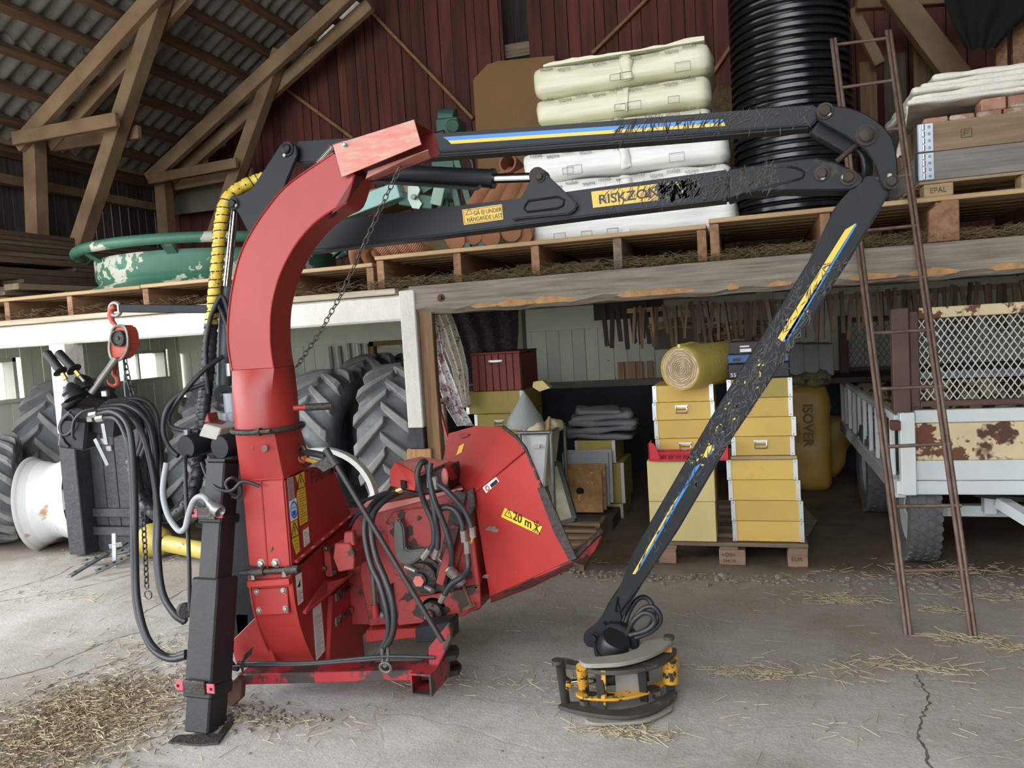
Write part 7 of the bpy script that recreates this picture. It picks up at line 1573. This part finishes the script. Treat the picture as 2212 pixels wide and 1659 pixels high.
obj('load_chain', chain(MB(), PP([(268, 768, 2.72), (272, 790, 2.72), (280, 830, 2.72), (290, 870, 2.72), (293, 900, 2.70)]), .034, .010, .0032), M('steel_chain', '4a484a', .4, .6), ch_, smooth=50)
obj('tail_chain', chain(MB(), PP([(309, 1105, 2.58), (311, 1150, 2.58), (314, 1200, 2.58), (317, 1270, 2.58)]), .034, .010, .0032), M('steel_chain', '4a484a', .4, .6), ch_, smooth=50); obj('chain_ring', MB().tube([PY(320, 1285, 2.58) + V((.018 * cos(a), 0, .018 * sin(a))) for a in [2 * pi * k / 16 for k in range(16)]], .003, 6, closed=True), M('steel_chain', '4a484a', .4, .6), ch_, smooth=50)
obj('thin_cord', MB().tube(PP([(268, 808, 2.8), (269, 840, 2.8), (272, 868, 2.8)]), .003, 5), M('pale_blue_cord', '9cc9cc', .7), ch_)
vb = thing('control_valve', PY(220, 930, 2.62), 'black hydraulic control valve with two ribbed lever grips hung by the hoist', 'control valve')
VBK = M('valve_black', '242528', .45, .2, vs=14, var=.3)
obj('valve_body', MB().obox(PY(215, 900, 2.68), (.26, .16, .11), rotm(.1, .25, .2)), VBK, vb, bevel=.01); obj('valve_section', MB().obox(PY(170, 935, 2.60), (.12, .10, .13), rotm(0, .2, .3)), VBK, vb, bevel=.01)
for k in range(5): obj('valve_section', MB().obox(PY(170 + 24 * k, 880 + 3 * k, 2.70), (.030, .12, .06), rotm(0, .25, .2)), VBK, vb, bevel=.004)
for a, b, c_, d in (((101, 762), (129, 799), (139, 815), (152, 834)), ((126, 762), (157, 795), (168, 808), (182, 824))):
    P = [PY(*p, 2.56) for p in (a, b, c_, d)]; t = thing('lever_grip', P[1], parent=vb)
    obj('rubber_grip', MB().tube([P[0].lerp(P[1], k / 16) for k in range(17)], [.018 + .0015 * (k % 2) for k in range(17)], 12), BLACKP, t, smooth=40); dd = (P[2] - P[0]).normalized()
    obj('hand_guard', MB().lathe([(.008, 0), (.030, .002), (.032, .006), (.012, .010)], P[1] + dd * .004, dd, 18), BLACKP, t, smooth=40); obj('brass_nut', MB().cyl(P[1] + dd * .02, P[2] + dd * .012, .010, 6), M('brass', 'b59a5a', .35, .8), t); obj('lever_rod', MB().cyl(P[2], P[3], .006, 8), HGR, t)
obj('lever_boot', MB().lathe([(.048, 0), (.040, .02), (.046, .03), (.034, .05), (.012, .07)], PY(185, 842, 2.60), (-.4, 0, .9), 20), BLACKP, vb, smooth=40); obj('lever_boot', MB().lathe([(.048, 0), (.040, .02), (.046, .03), (.034, .05), (.012, .07)], PY(165, 860, 2.56), (-.4, 0, .9), 20), BLACKP, vb, smooth=40)
obj('knob', MB().cyl(PY(142, 835, 2.55), PY(148, 852, 2.55), .012, 10), BLACKP, vb, smooth=40)
for a, b in (((205, 948), (233, 1005)), ((222, 915), (230, 960))): obj('mounting_strap', MB().bar(PY(*a, 2.54), PY(*b, 2.54), .018, .004, (0, 1, 0)), STEELG, vb)
for a in ((225, 952), (238, 968), (196, 905), (228, 850)): obj('fitting_block', MB().obox(PY(*a, 2.56), (.030, .02, .026)), STEELG, vb, bevel=.003)
for a, b in (((196, 897), (212, 894)), ((210, 905), (226, 902))): obj('hose_nipple', MB().cyl(PY(*a, 2.56), PY(*b, 2.56), .016, 8), BOLT, vb, smooth=40)
hv = [[(210, 895, 2.56), (245, 890, 2.54), (275, 915, 2.50), (287, 980, 2.48), (292, 1080, 2.48), (293, 1200, 2.46), (298, 1300, 2.42), (320, 1380, 2.38), (360, 1418, 2.36), (402, 1410, 2.36)],
      [(225, 903, 2.56), (252, 905, 2.55), (272, 940, 2.50), (283, 1000, 2.49), (288, 1100, 2.48), (289, 1220, 2.45), (296, 1320, 2.41), (325, 1395, 2.37), (365, 1423, 2.35), (402, 1418, 2.35)],
      [(215, 885, 2.60), (265, 885, 2.60), (305, 930, 2.56), (330, 1020, 2.54), (342, 1120, 2.52), (342, 1200, 2.48), (352, 1280, 2.45), (380, 1328, 2.42), (402, 1342, 2.42)],
      [(220, 880, 2.62), (275, 876, 2.62), (320, 915, 2.60), (336, 1000, 2.57), (338, 1110, 2.54), (337, 1190, 2.50), (346, 1270, 2.46), (372, 1322, 2.43), (398, 1344, 2.42)],
      [(230, 872, 2.66), (290, 868, 2.66), (325, 905, 2.64), (335, 960, 2.62), (340, 1040, 2.60), (330, 1090, 2.58)], [(235, 868, 2.68), (300, 862, 2.70), (335, 890, 2.68), (345, 960, 2.64), (352, 1050, 2.60), (346, 1110, 2.58)],
      [(225, 876, 2.64), (280, 872, 2.64), (312, 905, 2.62), (318, 950, 2.60), (300, 1000, 2.60), (290, 1020, 2.60)], [(225, 878, 2.63), (270, 880, 2.62), (300, 910, 2.60), (308, 950, 2.60), (296, 990, 2.60)], [(235, 870, 2.66), (285, 875, 2.66), (305, 900, 2.66), (300, 950, 2.63), (288, 1000, 2.62)]]
for k, h in enumerate(hv): hose(vb, h, .0125 if k < 4 else .0115)
for pts in ([(152, 890, 2.54), (135, 905, 2.54), (128, 925, 2.54), (138, 940, 2.54), (155, 930, 2.54), (160, 905, 2.54), (150, 895, 2.54), (132, 915, 2.54), (133, 945, 2.54)], [(205, 882, 2.54), (178, 890, 2.52), (160, 910, 2.52), (157, 940, 2.52), (163, 950, 2.53)]): hose(vb, pts, .006, nm='signal_cable')
obj('cable_plug', MB().tube(PP([(134, 945, 2.54), (140, 958, 2.54), (149, 966, 2.54)]), [.010, .010, .007], 10), BLACKP, vb, smooth=40)
obj('roller_bracket', MB().cyl(PY(398, 1318, 2.44), PY(404, 1318, 2.40), .03, 16), GRIME, ck, smooth=40)
for pts in ([(497, 1400, 2.50), (490, 1420, 2.48), (500, 1440, 2.47), (515, 1445, 2.47)], [(500, 1405, 2.52), (496, 1425, 2.49), (508, 1442, 2.48)]): hose(wc, pts, .010)

# ================================================================== straw and chips on the floor
rr = random.Random(12)
def spot(px, py, sx, sy): c = PZ(px, py, 0); return lambda r: (c.x + r.gauss(0, sx), c.y + r.gauss(0, sy), .002 + abs(r.gauss(0, .004)))
def leg_pile(r):
    # chips swept into the corner between the support leg and the opening
    u = r.random(); c = PZ(300, 1480, 0).lerp(PZ(60, 1640, 0), u ** .8); return (c.x + r.gauss(0, .20), c.y + r.gauss(0, .13 + .06 * u), .002 + abs(r.gauss(0, .005)))
obj('straw_litter', straw(MB(), 3000, leg_pile, (.008, .055), .0015, .25, random.Random(4)), STRAW, label='chopped straw and chips swept beside the support leg', kind='stuff')
obj('straw_litter', straw(MB(), 3000, leg_pile, (.006, .03), .0018, .25, random.Random(5)), M('brown_chips', '75624c', .9, vs=60, var=.35), label='brown wood chips mixed into the swept straw', kind='stuff')
mb = MB(); r5 = random.Random(6)
for (px, py, n, sx, sy) in ((1620, 1455, 150, .10, .03), (1815, 1295, 170, .10, .04), (2050, 1320, 60, .05, .02), (2080, 1380, 110, .07, .025), (1960, 1440, 110, .12, .04), (2195, 1400, 70, .06, .02), (2160, 1290, 130, .16, .04), (1340, 1580, 150, .09, .03), (1240, 1470, 60, .08, .05), (1750, 1450, 60, .14, .05), (1150, 1480, 40, .12, .1), (1180, 1215, 120, .25, .05), (350, 1400, 220, .25, .12), (300, 1200, 160, .35, .10), (150, 1290, 90, .3, .06), (1900, 1560, 40, .25, .1), (560, 1560, 120, .25, .05), (900, 1470, 30, .2, .06), (2130, 1235, 140, .25, .06), (1960, 1245, 90, .3, .05)):
    straw(mb, n, spot(px, py, sx, sy), (.012, .09), .0014, .2, r5)
straw(mb, 500, lambda r: (r.uniform(-3.5, 2), r.uniform(1.2, 4.3), .002), (.01, .09), .0011, .05, r5)
obj('straw_litter', mb, STRAW, label='scattered straw tufts across the concrete floor', kind='stuff')
mb = MB()
for i in range(300):
    c = (r5.uniform(-3.5, 2.2), r5.uniform(1.2, 4.3), .002); s = r5.uniform(.003, .012); mb.blob(c, (s * 1.5, s, s * .5), rotm(0, 0, r5.uniform(0, 3)), 6, 4, jit=.2)
for i in range(160):
    c = PZ(r5.gauss(540, 60), r5.gauss(1545, 14), .004); s = r5.uniform(.006, .025); mb.blob(c, (s * 1.5, s, s * .6), rotm(0, 0, r5.uniform(0, 3)), 6, 4, jit=.25)
obj('floor_debris', mb, KR, label='small pebbles and concrete crumbs on the floor', kind='stuff')
